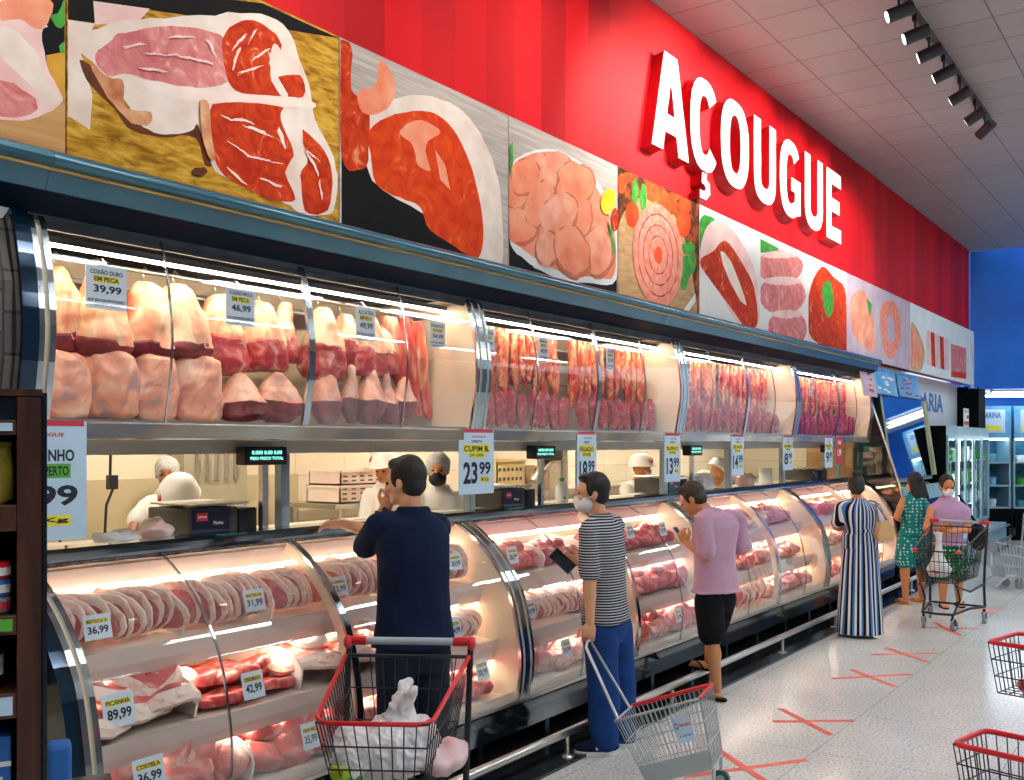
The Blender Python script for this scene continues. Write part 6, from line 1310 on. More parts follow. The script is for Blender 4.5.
# woman in the striped dress
p = person('person','woman4','person with hair bun in a long vertically striped dress, back turned','skin_c', .25, hair='bun', female=True, hairm='hair_black')
o = shirt(p,'dress_bodice','dress',.75,1.0,.012,(.060,.064),flare=0)
mb = MB(); bz = p['J']['pel']; rs = []
for z, a in ((1.06,.135),(1.0,.14),(.9,.165),(.7,.185),(.4,.205),(.15,.222),(.035,.228)):
    rs.append([(a*(1+.035*math.sin(9*q+z*3))*math.cos(q)*1.0, a*.85*(1+.035*math.sin(9*q+z*3))*math.sin(q), z) for q in [2*PI*k/54 for k in range(54)]])
mb.loft(rs[::-1]); mb.xf(Matrix.Rotation(math.radians(138), 4, 'Z')); sk = mb.build('dress_skirt', M['dress'], p['t'])
MB().tube([(.14*math.cos(q), .125*math.sin(q), 1.04) for q in [2*PI*k/24 for k in range(24)]], .016, 8, closed=True).build('waist_band', M['dress'], p['t'])
hb = thing('handbag', 'tan handbag hanging from the striped-dress woman\'s shoulder', 'handbag', (9.87, 2.60, .95))
MB().loft([[(x*s1, y*s1*1.0, z) for x, y in [(-.10,-.04),(.10,-.04),(.10,.04),(-.10,.04)]] for z, s1 in ((0,.85),(.03,1.0),(.13,.85),(.19,.55))], smooth=False).xf(Matrix.Rotation(-.7,4,'Z')).build('bag_body', mat('tan_leather', hexc('#d8aa78'), .5), hb, bevel=.015)
MB().tube([(-.05,.04,.17),(-.04,.06,.28),(-.02,.08,.36),(.02,.04,.28),(.05,-.03,.17)], .008, 6).build('strap', mat('tan_strap', hexc('#9a6a3c'), .5), hb)
# girl with long hair
p = person('person','woman5','person with long black hair in a teal dotted playsuit, back turned','skin_c', .1, hair='long', female=True)
shirt(p,'playsuit_top','teal_dots',-1,.82,.012,flare=.02); legs_cloth(p,'playsuit_shorts','teal_dots',.55,(.125,.13))
sandals(p,'skin_a')
# woman with the cart
PEOPLE['woman6']['bunback'] = 1
p = person('person','woman6','person with hair bun, lavender top and green dotted shorts leaning on the black cart','skin_c', .2, hair='bun', female=True, curlL=.9, curlR=.9, mask='mask_white')
shirt(p,'lavender_top','lav',-1,.72,.016,flare=.03); legs_cloth(p,'dotted_shorts','green_dots',.6,(.115,.125),hipw=.0); sandals(p)
sb = thing('shoulder_bag', 'black shoulder bag at the side of the woman with the cart', 'bag', (12.62, 2.27, .62))
MB().ell((0,0,.17), (.15,.1,.17), 16, 10).disp(.02,6,3).build('bag_body', M['black_cloth'], sb); MB().tube([(-.08,0,.3),(-.1,.08,.5),(-.12,.18,.66),(-.02,.12,.5),(.08,0,.3)], .012, 6).build('strap', M['black_cloth'], sb)
# butchers
G = 'butchers in white behind the counter'
for key, lab, sk, kw in (('workA','person in white smock and safety helmet bending behind the nearest scale','skin_d',dict(hair='helmet',nod=.7)),
        ('workN','person in grey hairnet standing deep in the workroom behind the bending helmet','skin_d',dict(hair='net')),
        ('workB','person in white with safety helmet seen beside the navy-shirt man\'s head','skin_c',dict(hair='helmet',nod=.2)),
        ('workC','person in hairnet and dark mask facing the aisle beside the hanging 23.99 poster','skin_c',dict(hair='net',mask='mask_dark')),
        ('workD','person in white helmet and mask at a dark scale past the striped shirt','skin_c',dict(hair='helmet',mask='mask_white')),
        ('workE','person in white smock and helmet behind white packs near the third post','skin_c',dict(hair='helmet',nod=.6))):
    p = person('person', key, lab, sk, vox=.011, group=G, **kw)
    shirt(p,'smock','white_cloth',1.3,.55,.02,(.075,.07),vox=.013,flare=.03)
    legs_cloth(p,'work_trousers','white_cloth',1.01,(.105,.085,.07),vox=.014); shoes(p,'ink_white','rubber')
# ------------------------------------------------------------------ trolleys
def grid(mb, A, B, Cc, D, nu, nv, r, skip_edge=False):
    """wires on the four-cornered face A-B-C-D: nu wires running A->D way, nv wires running A->B way"""
    A, B, Cc, D = (Vector(p) for p in (A, B, Cc, D))
    for i in range(nu+1):
        t = i/nu; mb.tube([A.lerp(B,t), D.lerp(Cc,t)], r, 5, caps=False)
    for j in range(nv+1):
        t = j/nv; mb.tube([A.lerp(D,t), B.lerp(Cc,t)], r*1.3, 5, caps=False)
def caster(t, loc, m='wire_black', r=.055, a=0.0):
    o = MB(); x, y = loc; d = Vector((math.cos(a), math.sin(a), 0)); s_ = Vector((-d.y, d.x, 0)); g = Vector((x, y, 0)) - d*.025
    for q in (-1, 1): o.prism([(-.02,r),(.02,r),(.03,.125),(.0,.125)], lambda p, z: tuple(g+d*p[0]+s_*(q*.02+z)+Vector((0,0,p[1]))), -.002, .002)
    o.cyl((x,y,.125),(x,y,.16),.014,8)
    c = o.build('caster_fork', M[m], t)
    w_ = MB(); w_.cyl(g+s_*.013+Vector((0,0,r)), g-s_*.013+Vector((0,0,r)), r, 18); w_.build('wheel', M['grey_plastic'], c)
    h = MB(); h.cyl(g+s_*.016+Vector((0,0,r)), g-s_*.016+Vector((0,0,r)), r*.55, 14); h.build('hub', M['wire_grey'], c)
def cart(name, lab, loc, rz, wire='wire_black', rb=(-.34,.97,.265), rf=(.36,.885,.205), bb=(-.27,.57,.2), bf=(.30,.60,.165), handle=True, ww=.0026, rimm='red_plastic', angles=(0,.4,-.3,.2)):
    t = thing(name, lab, 'shopping cart', loc, rz, None)
    xb, zb, hb = rb; xf_, zf, hf = rf; x2, z2, h2 = bb; x3, z3, h3 = bf
    P = lambda x, z, h: ((x, -h, z), (x, h, z))
    bL, bR = P(xb,zb,hb)[1], P(xb,zb,hb)[0]; fL, fR = P(xf_,zf,hf)[1], P(xf_,zf,hf)[0]
    cL, cR = P(x2,z2,h2)[1], P(x2,z2,h2)[0]; dL, dR = P(x3,z3,h3)[1], P(x3,z3,h3)[0]
    m = MB(); grid(m, bL, fL, dL, cL, 15, 3, ww); m.build('side_wires', M[wire], t)
    m = MB(); grid(m, bR, fR, dR, cR, 15, 3, ww); m.build('side_wires', M[wire], t)
    m = MB(); grid(m, fL, fR, dR, dL, 9, 3, ww); m.build('front_wires', M[wire], t)
    m = MB(); grid(m, bL, bR, cR, cL, 10, 3, ww); m.build('back_gate', M[wire], t)
    m = MB(); grid(m, cL, cR, dR, dL, 8, 6, ww); m.build('basket_floor', M[wire], t)
    c_ = .05
    rim = [bL, (xf_-c_, hf+.008, zf+.006), (xf_-.012, hf-.015, zf), (xf_, hf-c_, zf-.001), (xf_, -hf+c_, zf-.001), (xf_-.012, -hf+.015, zf), (xf_-c_, -hf-.008, zf+.006), bR]
    MB().tube(rim, .0095 if rimm == 'red_plastic' else .008, 8).build('rim', M[rimm], t)
    if rimm != 'red_plastic':
        for q in (-1, 1): MB().ell((xf_-.02,q*(hf-.01),zf),(.045,.03,.02),10,8).build('corner_guard', M['red_plastic'], t)
        MB().tube([(xb+.05,-hb,zb-.02),(xb+.3,-hb+.03,zb-.10)], .011, 8).build('side_guard', M['red_plastic'], t)
    MB().tube([bL, bR], .008, 8).build('back_rim', M[wire], t)
    if handle:
        hx, hz = xb-.07, zb+.05
        h = MB().cyl((hx,-hb+.045,hz),(hx,hb-.045,hz),.0165,12).build('handle', M['handle_grey'], t)
        for q in (-1, 1):
            e = MB(); e.cyl((hx,q*(hb-.075),hz),(hx,q*(hb+.02),hz),.0195,12); e.ell((hx+.01,q*(hb+.005),hz-.005),(.03,.02,.03),10,8); e.build('handle_end', M['red_plastic'], h)
            MB().tube([(hx,q*hb,hz),(xb-.045,q*hb,zb-.05),(xb+.02,q*(hb-.005),.62),(xb+.03,q*(hb-.01),.40),(xb+.02,q*(hb-.005),.18)], .014, 10).build('upright_tube', M[wire], t)
    fr = MB()
    for q in (-1, 1):
        fr.tube([(xb+.03,q*(hb-.01),.42),(0,q*.22,.37),(x3,q*h3,z3-.03)], .012, 8)
        fr.tube([(xb+.02,q*(hb-.005),.18),(-.05,q*.2,.19),(.34,q*.15,.17)], .013, 8); fr.tube([(.34,q*.15,.17),(.18,q*.17,.30),(x3-.02,q*h3,z3-.02)], .011, 8)
    fr.tube([(.34,-.15,.17),(.38,0,.17),(.34,.15,.17)], .013, 8); fr.tube([(xb+.02,-hb,.18),(xb+.02,hb,.18)], .011, 8)
    fr.build('frame', M[wire], t)
    for i, (x, y) in enumerate(((xb+.03,hb-.01),(xb+.03,-hb+.01),(.33,.14),(.33,-.14))): caster(t, (x,y), wire, .055, angles[i])
    return t
M['handle_grey'] = mat('handle_grey', hexc('#aebcc6'), .35)
cart('shopping_cart', 'black wire shopping cart with red rim and grey handle beside the navy-shirt man', (2.93, 2.655, 0), math.radians(211.5), rb=(-.30,.975,.265), rf=(.41,.886,.205))
# things in it
M['bag_film'] = noisy('white_carrier_film', [hexc('#d8d4d4'), hexc('#f2eeee')], 12, .35, bump=.8, bscale=14)
bg = thing('carrier_bag', 'white plastic carrier bag knotted at the top in the near cart', 'bag', (2.83, 2.58, .61))
def rotz(x, y, a): return (x*math.cos(a)-y*math.sin(a), x*math.sin(a)+y*math.cos(a))
m = MB(); m.ell((0,0,.10), (.16,.14,.115), 26, 16); m.ell((-.09,.07,.10), (.13,.12,.095), 22, 14); m.ell((.05,-.07,.13), (.10,.09,.09), 20, 12); capsule(m, [(.02,-.02,.16),(.04,-.03,.26)], [.07,.035], 12); capsule(m, [(.04,-.03,.25),(.02,-.09,.33)], [.035,.02], 10); capsule(m, [(.04,-.03,.25),(.09,.0,.31)], [.03,.025], 10)
m.disp(.03, 9, 4); m.disp(.012, 30, 8); m.v = [(x,y,max(z,.0)) for x,y,z in m.v]
crumple(fuse(m, 'bag_film', M['bag_film'], .006, bg, 1), .02, 15, 2)
mp_ = thing('meat_pack', 'film-wrapped pink meat pack beside the carrier bag in the cart', 'meat pack', (2.97, 2.44, .61))
m = MB(); m.ell((0,0,.06), (.13,.09,.06), 18, 12); m.disp(.018, 12, 7); m.v = [(x,y,max(z,.0)) for x,y,z in m.v]; crumple(m.build('wrapped_meat', noisy('wrapped_meat', [hexc('#d9a8a8'), hexc('#f0d8d4')], 12, .25, bump=.6, bscale=15), mp_), .012, 18)
lm = thing('green_pack', 'lime green carton standing in the near corner of the cart', 'carton', (2.63, 2.62, .61))
MB().box(-.05,.05,-.035,.035,0,.085).build('carton', noisy('lime_card', [hexc('#a8c424'), hexc('#bcd43a')], 5, .5), lm, bevel=.006); MB().box(-.045,.045,-.0365,-.0352,.02,.05).build('printed_band', M['ink_green'], lm)
# cart of the woman with the bun
cart('shopping_cart', 'black wire cart with red trims in front of the lavender-top woman', (10.98, 2.26, 0), math.radians(176), rb=(-.36,1.0,.28), rf=(.40,.80,.22), bb=(-.27,.50,.22), bf=(.33,.48,.18), ww=.0035, rimm='wire_black')
b2 = thing('carrier_bag', 'white carrier bag with red print hanging in the cart of the lavender-top woman', 'bag', (10.86, 2.32, .51))
m = MB(); m.loft([[(a*math.cos(q), a*.8*math.sin(q), z) for q in [2*PI*k/18 for k in range(18)]] for z, a in ((0,.06),(.015,.12),(.08,.15),(.16,.10),(.26,.045),(.38,.03),(.46,.05))]); m.disp(.015, 14, 2); m.build('bag_film', M['bag_film'], b2); 
m = MB(); m.ell((-.125,.0,.07), (.03,.05,.02), 10, 6); m.build('printed_mark', M['ink_red'], b2)
# shallow trolleys at the edge of the aisle
def trolley(lab, C0, C1, z, depth, ln):
    C0 = Vector((*C0, z)); C1 = Vector((*C1, z)); w_ = (C1-C0); d = Vector((w_.y, -w_.x, 0)).normalized()
    if d.y > 0: d = -d
    mid = (C0+C1)/2; base = Vector((mid.x, mid.y, 0)) + d*ln/2
    t = thing('basket_trolley', lab, 'shopping trolley', tuple(base), 0)
    u = w_.normalized(); W = w_.length/2
    def P(a, b, z_, k=1): return u*(a*W*k) + d*(b*ln/2*k) + Vector((0,0,z_))
    top = [P(-1,-1,z), P(1,-1,z), P(1,1,z), P(-1,1,z)]; bot = [P(-1,-1,z-depth,.86), P(1,-1,z-depth,.86), P(1,1,z-depth,.86), P(-1,1,z-depth,.86)]
    for i, nm in enumerate(('front_wires','side_wires','back_wires','side_wires')):
        j = (i+1) % 4; m = MB(); grid(m, top[i], top[j], bot[j], bot[i], 7 if i % 2 == 0 else 11, 3, .0028); m.build(nm, M['wire_black'], t)
    m = MB(); grid(m, bot[0], bot[1], bot[2], bot[3], 6, 9, .0026); m.build('basket_floor', M['wire_black'], t)
    q = []
    for i in range(4):
        a, b, c = top[i-1], top[i], top[(i+1) % 4]; q += [b+(a-b).normalized()*.035, b+(a-b).normalized()*.01+(c-b).normalized()*.01, b+(c-b).normalized()*.035]
    MB().tube(q, .0125, 8, closed=True).build('rim', M['red_plastic'], t)
    f = MB()
    for a in (-1, 1):
        f.tube([P(a*.8,.95,.16), P(a*.85,.98,z), P(a*.85,1.15,z+.18)], .012, 8); f.tube([P(a*.8,.95,.16), P(a*.8,.2,.16)], .012, 8); f.tube([P(a*.8,.9,.3), P(a*.75,.1,z-depth)], .010, 8)
    f.build('frame', M['wire_black'], t); MB().cyl(P(-.95,1.15,z+.18), P(.95,1.15,z+.18), .016, 10).build('handle', M['red_plastic'], t)
    for a, b in ((-.8,.95),(.8,.95),(-.8,.2),(.8,.2)): p_ = P(a,b,0); caster(t, (p_.x,p_.y), 'wire_black', .05, .5)
    return t, base
t1, b1 = trolley('red-rimmed black wire trolley basket at the frame edge, higher of the two', (5.633,.963), (5.995,.876), .85, .26, .55)
t2, b2_ = trolley('red-rimmed black wire trolley basket at the frame edge, lower of the two', (4.38,.88), (4.67,.81), .644, .24, .5)
pk = thing('snack_packet', 'small red and blue packet lying in the upper edge trolley', 'packet', (5.70, .78, .60))
m = MB(); m.ell((0,0,.035), (.10,.06,.035), 14, 8); m.disp(.012, 12, 3); m.build('packet_film', noisy('packet_print', [hexc('#8a1a20'), hexc('#b02a30'), hexc('#c9d4e4'), hexc('#5a6fae')], 14, .3, pos=[.35,.5,.56,.64]), pk)
# the wheeled wire basket the man in stripes pulls
A0 = Vector((4.707,2.656,.376)); wd = Vector((.976,.218,0)); ln_ = Vector((.218,-.976,0)); th_ = math.radians(20)
ax = ln_*math.cos(th_)+Vector((0,0,math.sin(th_))); dn = ln_*math.sin(th_)-Vector((0,0,math.cos(th_)))
t = thing('pull_basket', 'tilted grey wire basket on wheels pulled by the striped-shirt man', 'shopping basket', (4.9,2.45,0)); off = Vector((4.9,2.45,0))
Lb, Wb, Hb = .49, .34, .37
top = [A0, A0+wd*Wb, A0+wd*Wb+ax*Lb, A0+ax*Lb]; bo = A0+dn*Hb+ax*.05+wd*.03
bot = [bo, bo+wd*(Wb-.06), bo+wd*(Wb-.06)+ax*(Lb-.12), bo+ax*(Lb-.12)]
top = [p-off for p in top]; bot = [p-off for p in bot]
for i, nm in enumerate(('back_wires','side_wires','front_wires','side_wires')):
    j = (i+1) % 4; m = MB(); grid(m, top[i], top[j], bot[j], bot[i], 9 if i % 2 == 0 else 17, 3, .0028); m.build(nm, M['wire_grey'], t)
m = MB(); grid(m, *bot, 8, 10, .0028); m.build('basket_floor', M['wire_grey'], t)
MB().tube([top[1], top[2]], .012, 8).tube([top[2], top[3]], .010, 8).build('red_rim', M['red_plastic'], t); MB().tube([top[3], top[0], top[1]], .007, 8).build('wire_rim', M['wire_grey'], t)
hp = Vector(PEOPLE['man2']['J']['haL']) - off; hp = hp + Vector((0,0,-.02)); q0 = top[0].lerp(top[1],.15); q1 = top[0].lerp(top[1],.85); sd = wd*.035
MB().tube([q0, hp-sd*1.6-Vector((0,0,.03)), hp-sd, hp+sd, hp+sd*1.6-Vector((0,0,.03)), q1], .0085, 10).build('pull_handle', M['wire_grey'], t)
MB().prism([(0,0),(1,0),(1,1),(0,1)], lambda p, z: tuple(bot[0].lerp(bot[3],p[0]).lerp(top[0].lerp(top[3],p[0]), p[1]*.28) - wd*(.006+z)), 0, .004).build('base_guard', mat('grey_guard', hexc('#a9b4b4'), .5), t)
sg = MB(); s0 = top[0].lerp(top[3],.62).lerp(bot[0].lerp(bot[3],.66),.18); e1 = ax*.10; e2 = dn*.13
sg.prism([(0,0),(1,0),(1,1),(0,1)], lambda p, z: tuple(s0+e1*p[0]+e2*p[1]-wd*(.008+z)), 0, .003); plq = sg.build('sign_plate', M['paper_blue'], t)
tx = MB(); put_text(tx, 'Atacado', .35,.95,.62,.78, lambda a, c: tuple(s0+e1*a+e2*(1-c)-wd*.0125)); tx.build('lettering_red', M['ink_red'], plq)
tx = MB(); put_text(tx, 'e varejo', .2,.9,.18,.32, lambda a, c: tuple(s0+e1*a+e2*(1-c)-wd*.0125)); put_text(tx, 'O', .08,.3,.55,.82, lambda a, c: tuple(s0+e1*a+e2*(1-c)-wd*.0125)); tx.build('lettering_blue', M['ink_blue'], plq)
for q in (.15, .85):
    wc = bot[3].lerp(bot[2], q)+ax*.0; wc = Vector((wc.x, wc.y, .048)); w_ = MB(); w_.cyl(wc-wd*.015, wc+wd*.015, .047, 18); w0 = w_.build('wheel', mat('teal_wheel', hexc('#2a5a5c'), .5), t)
    MB().cyl(wc-wd*.018, wc+wd*.018, .024, 12).build('hub', M['wire_grey'], w0)
    MB().tube([wc, bot[3].lerp(bot[2], q)], .010, 8).build('wheel_bracket', M['wire_grey'], t)
# grey trolley far down the aisle
t = thing('pull_basket', 'upright grey wire basket trolley standing far down the aisle', 'shopping basket', (14.3,2.2,0), math.radians(-50))
top = [Vector(p) for p in ((-.30,-.2,.62),(.28,-.2,.52),(.28,.2,.52),(-.30,.2,.62))]; bot = [Vector(p) for p in ((-.12,-.15,.16),(.22,-.15,.14),(.22,.15,.14),(-.12,.15,.16))]
for i, nm in enumerate(('side_wires','front_wires','side_wires','back_wires')):
    j = (i+1) % 4; m = MB(); grid(m, top[i], top[j], bot[j], bot[i], 12, 3, .005); m.build(nm, M['wire_grey'], t)
m = MB(); grid(m, *bot, 6, 6, .005); m.build('basket_floor', M['wire_grey'], t)
MB().tube([(.26,-.14,.5),(.30,-.14,.95),(.30,-.09,1.0),(.30,.09,1.0),(.30,.14,.95),(.26,.14,.5)], .013, 8).build('pull_handle', M['wire_grey'], t)
MB().box(-.31,-.29,-.12,.12,.3,.48).build('sign_plate', M['paper_blue'], t)
for y in (-.15,.15):
    for x in (.24,.06): MB().cyl((x,y-.015,.05),(x,y+.015,.05),.05,16).build('wheel', M['grey_plastic'], t)
fr = MB()
for y in (-.15,.15): fr.tube([(.24,y,.06),(.22,y,.15)], .01, 6).tube([(.06,y,.06),(.05,y,.15)], .01, 6).tube([(-.12,y,.15),(-.28,y,.03),(-.22,y,.02)], .01, 6)
fr.build('frame', M['wire_grey'], t)
# phones
ph = Vector(PEOPLE['man2']['J']['haR']); t = thing('phone', 'black phone held out by the man in the striped shirt', 'phone', tuple(ph+Vector((-.07,.02,.0))))
Mx = Matrix(((SA*.69,CA*1.0,SA*.72,0),(-CA*.69,SA*1.0,-CA*.72,0),(.72,0,-.69,0),(0,0,0,1)))
MB().box(-.04,.04,-.005,.005,-.085,.085).xf(Mx).build('phone_body', M['black'], t, bevel=.004); MB().box(-.036,.036,-.0062,-.0052,-.08,.08).xf(Mx).build('screen', M['gloss_black'], t)
ph = Vector(PEOPLE['man3']['J']['haL']); t = thing('phone', 'dark blue phone in the hands of the lilac-shirt man', 'phone', tuple(ph+Vector((.06,.05,-.0))))
Mx = Matrix.Rotation(math.radians(100),4,'Z') @ Matrix.Rotation(-.9,4,'Y')
MB().box(-.075,.075,-.037,.037,-.005,.005).xf(Mx).build('phone_body', mat('phone_blue', hexc('#1a2a5a'), .3), t, bevel=.004); MB().box(-.07,.07,-.033,.033,.0052,.006).xf(Mx).build('screen', M['gloss_black'], t)
# tape crosses on the floor
M['tape'] = noisy('red_tape', [hexc('#e8604e'), hexc('#f0796a')], 8, .5)
def px_pt(*p): return Vector((p[0], p[1], 0))
XS = [((5.12,2.45),(5.82,1.98),(5.70,2.50),(5.30,2.03)), ((6.49,2.44),(6.83,2.0),(6.84,2.52),(6.40,2.02)), ((7.96,2.5),(8.48,2.02),(8.36,2.47),(7.97,2.02)), ((9.06,2.5),(9.48,2.03),(9.43,2.47),(9.04,2.02)), ((10.75,2.45),(10.95,1.95),(11.1,2.42),(10.5,2.05)), ((12.1,2.4),(12.4,1.95),(12.5,2.3),(12.0,2.0))]
XL = ['nearest red tape cross on the floor, beside the wheeled basket','second red tape cross from the wheeled basket along the aisle','third red tape cross from the wheeled basket along the aisle','fourth red tape cross, just before the black cart','red tape cross on the floor under the black cart','faint red tape cross beyond the black cart']
for (a, b, c, d), lab in zip(XS, XL):
    cx = (a[0]+b[0]+c[0]+d[0])/4; cy = (a[1]+b[1]+c[1]+d[1])/4
    t = thing('tape_cross', lab, 'floor marking', (cx, cy, .0), 0, 'red tape crosses on the floor')
    for i, (p, q) in enumerate(((a,b),(c,d))):
        p = Vector((p[0]-cx,p[1]-cy,0)); q = Vector((q[0]-cx,q[1]-cy,0)); n = Vector((-(q-p).y,(q-p).x,0)).normalized()*.024
        z0 = .0005+.0012*i; MB().add([tuple(p-n+Vector((0,0,z0))),tuple(p+n+Vector((0,0,z0))),tuple(q+n+Vector((0,0,z0))),tuple(q-n+Vector((0,0,z0))),tuple(p-n+Vector((0,0,z0+.001))),tuple(p+n+Vector((0,0,z0+.001))),tuple(q+n+Vector((0,0,z0+.001))),tuple(q-n+Vector((0,0,z0+.001)))], [(0,3,2,1),(4,5,6,7),(0,1,5,4),(1,2,6,5),(2,3,7,6),(3,0,4,7)]).build('tape_strip', M['tape'], t)
# ------------------------------------------------------------------ wooden shelf unit at the edge of the aisle
M['walnut'] = noisy('walnut', [hexc('#2e1710'), hexc('#4a281a'), hexc('#5c3524')], 5, .4, stretch=(3,3,.25), dist=1.2)
M['navy_edge'] = mat('navy_edge', hexc('#0c1526'), .3)
RF = math.atan2(-CA, SA); RZ = RF + math.radians(26.5); SO = (1.087, 1.924, 0)
def on_shelf(x, y, z): v = Matrix.Rotation(RZ,3,'Z') @ Vector((x,y,z)); return (SO[0]+v.x, SO[1]+v.y, z)
t = thing('shelf_unit', 'dark walnut shelf unit with groceries standing at the near end of the counter', 'shelf', SO, RZ)
MB().box(-.055,-.008,0,.42,0,1.975).build('side_panel', M['walnut'], t, bevel=.003); MB().box(-.95,-.905,0,.42,0,1.975).build('side_panel', M['walnut'], t, bevel=.003)
MB().box(-.008,.0,-.004,.42,0,1.983).build('edge_strip', M['navy_edge'], t); MB().box(-.95,-.008,-.002,.42,1.976,1.99).build('top_board', M['walnut'], t)
MB().box(-.905,-.0555,.40,.42,0,1.97).build('back_board', M['void'], t); MB().box(-.905,-.0555,.012,.03,1.93,1.974).build('header_band', M['navy_edge'], t)
SZ = [(1.898,1.928),(1.706,1.758),(1.50,1.538),(1.333,1.383),(1.10,1.14),(.85,.89),(.6,.64),(.3,.34),(.05,.1)]
for a, b in SZ:
    s_ = MB().box(-.905,-.0555,.0,.40,a,b).build('shelf_board', M['walnut'], t, bevel=.002)
    if a in (1.898,1.5,1.333): MB().box(-.11,-.062,-.004,-.0005,a+.008,b-.006).build('price_label', M['paper_blue'] if a != 1.5 else M['ink_green'], s_)
def prod(name, lab, cat, x, y, z, fn, grp=None): o = thing(name, lab, cat, on_shelf(x,y,z), RZ, grp); fn(o); return o
def tin(c1, c2):
    def f(o):
        MB().lathe([(.03,0),(.034,.004),(.034,.03),(.031,.034)], n=18).build('tin_body', M[c1], o); MB().lathe([(.0345,.008),(.0345,.024)], n=18).build('paper_band', M[c2], o)
    return f
for i, (z, c1, c2) in enumerate(((1.539,'grey_plastic','ink_red'),(1.5735,'ink_blue','ink_white'),(1.608,'red_plastic','ink_white'))):
    prod('food_tin', '%s flat tin of the small stack on the walnut shelf' % ('lowest','middle blue','topmost red')[i], 'tin', -.10, .05, z, tin(c1,c2), 'stacked flat tins on the walnut shelf')
def jar(o):
    MB().lathe([(.03,0),(.036,.01),(.036,.075),(.024,.1),(.013,.115),(.013,.135)], n=16).build('bottle', mat('sauce', hexc('#3a0f0a'), .2), o); MB().lathe([(.0365,.03),(.0365,.07)], n=16).build('paper_label', M['paper'], o); MB().lathe([(.016,.132),(.016,.15),(.004,.151)], n=14).build('cap', M['red_plastic'], o)
prod('sauce_bottle', 'dark sauce bottle with pale label on the walnut shelf below the tins', 'bottle', -.115, .06, 1.384, jar)
def pouch(o): 
    m = MB(); m.loft([[(a*math.cos(q), b*math.sin(q), z) for q in [2*PI*k/16 for k in range(16)]] for z, a, b in ((0,.03,.028),(.01,.045,.03),(.07,.045,.026),(.11,.04,.012),(.125,.042,.003))]); m.build('pouch_film', noisy('yellow_film', [hexc('#8a7a20'), hexc('#c8b040')], 8, .3), o); MB().box(-.02,.02,-.034,-.03,.03,.06).build('printed_patch', M['ink_white'], o)
prod('snack_pouch', 'olive yellow pouch on the second shelf of the walnut unit', 'pouch', -.105, .06, 1.759, pouch)
def carton(o): MB().box(-.05,.05,0,.08,0,.15).build('carton', M['ink_blue'], o, bevel=.004); MB().box(-.035,.035,-.002,-.0005,.03,.07).build('printed_patch', M['paper'], o); MB().box(-.05,.05,-.0015,-.0004,.09,.1).build('printed_stripe', M['ink_white'], o)
prod('blue_carton', 'blue carton on the walnut unit shelf at the bottom frame edge', 'carton', -.115, .03, 1.141, carton)
# low dark stand with packs, between shelf unit and counter
t = thing('product_stand', 'low dark stand squeezed between the walnut unit and the counter', 'stand', (1.74, 2.98, 0), RZ)
MB().box(-.15,.15,0,.3,.05,.70).build('stand_body', M['black'], t, bevel=.004); MB().box(-.16,.16,-.01,.31,.70,.72).build('stand_top', M['walnut'], t); MB().box(-.14,.14,.02,.28,0,.05).build('plinth', M['void'], t)
t = thing('biscuit_pack', 'blue and orange pack on the low dark stand beside the counter end', 'pack', (1.72, 3.0, .72), RZ)
MB().box(-.02,.05,0,.09,0,.20).build('pack_film', M['ink_blue'], t, bevel=.012); MB().box(-.018,.048,-.002,.0,.02,.09).build('printed_patch', M['p_caramel'], t)

# ------------------------------------------------------------------ scales on the worktop
M['scale_navy'] = mat('scale_navy', hexc('#0d1830'), .3, coat=.3); M['scale_grey'] = mat('scale_grey', hexc('#4a453c'), .5); M['led'] = glow('green_digits', (.25,1,.75), 1.6)
def scale(x, lab):
    t = thing('weighing_scale', lab, 'scale', (x, 4.12, 1.411), 0, 'weighing scales along the worktop')
    MB().box(0,.30,.02,.36,.012,.145).build('body', M['scale_grey'], t, bevel=.008)
    fp = MB().box(.0,.235,0,.022,.012,.145).build('front_panel', M['scale_navy'], t, bevel=.004)
    MB().box(.03,.095,-.0012,-.0002,.085,.125).build('badge', M['ink_red'], fp); MB().box(.01,.22,-.0012,-.0002,.018,.024).build('red_line', M['ink_red'], fp)
    tx = MB(); put_text(tx, 'Platina', .13,.19,.062,.08, lambda a, c: (a,-.0012,c)); put_text(tx, 'balanças', .037,.088,.098,.112, lambda a, c: (a,-.0022,c)); tx.build('lettering', M['ink_white'], fp)
    MB().box(.30,.42,.01,.30,.012,.135).build('printer', M['black'], t, bevel=.01)
    MB().box(.02,.36,.0,.37,.158,.170).build('pan', M['steel'], t, bevel=.004); MB().box(.06,.10,.1,.14,.145,.158).box(.26,.29,.1,.14,.145,.158).build('pan_support', M['steel'], t)
    for q in (.04,.26,.38): MB().cyl((q,.06,0),(q,.06,.012),.014,8).build('foot', M['rubber'], t)
    MB().box(.40,.44,-.055,-.02,.0,.36).build('post', M['steel'], t); d = MB().box(.25,.53,-.10,-.02,.36,.455).build('display', M['black'], t, bevel=.008)
    MB().box(.265,.515,-.1015,-.1002,.372,.445).build('screen', M['scale_navy'], d)
    tx = MB(); put_text(tx, '0.000 0.00 0.00', .29,.49,.415,.435, lambda a, c: (a,-.1025,c)); put_text(tx, 'PESO PRECO TOTAL', .28,.50,.387,.403, lambda a, c: (a,-.1025,c)); tx.build('digits', M['led'], d)
    MB().box(.27,.51,-.1028,-.1018,.377,.380).build('red_line', M['ink_red'], d)
scale(3.07,'dark weighing scale with display post nearest the wooden shelf unit'); scale(5.70,'dark weighing scale with display post between the 23.99 poster and striped-shirt man'); scale(8.30,'dark weighing scale behind the head of the lilac-shirt man'); scale(12.3,'dark weighing scale near the striped-dress woman')
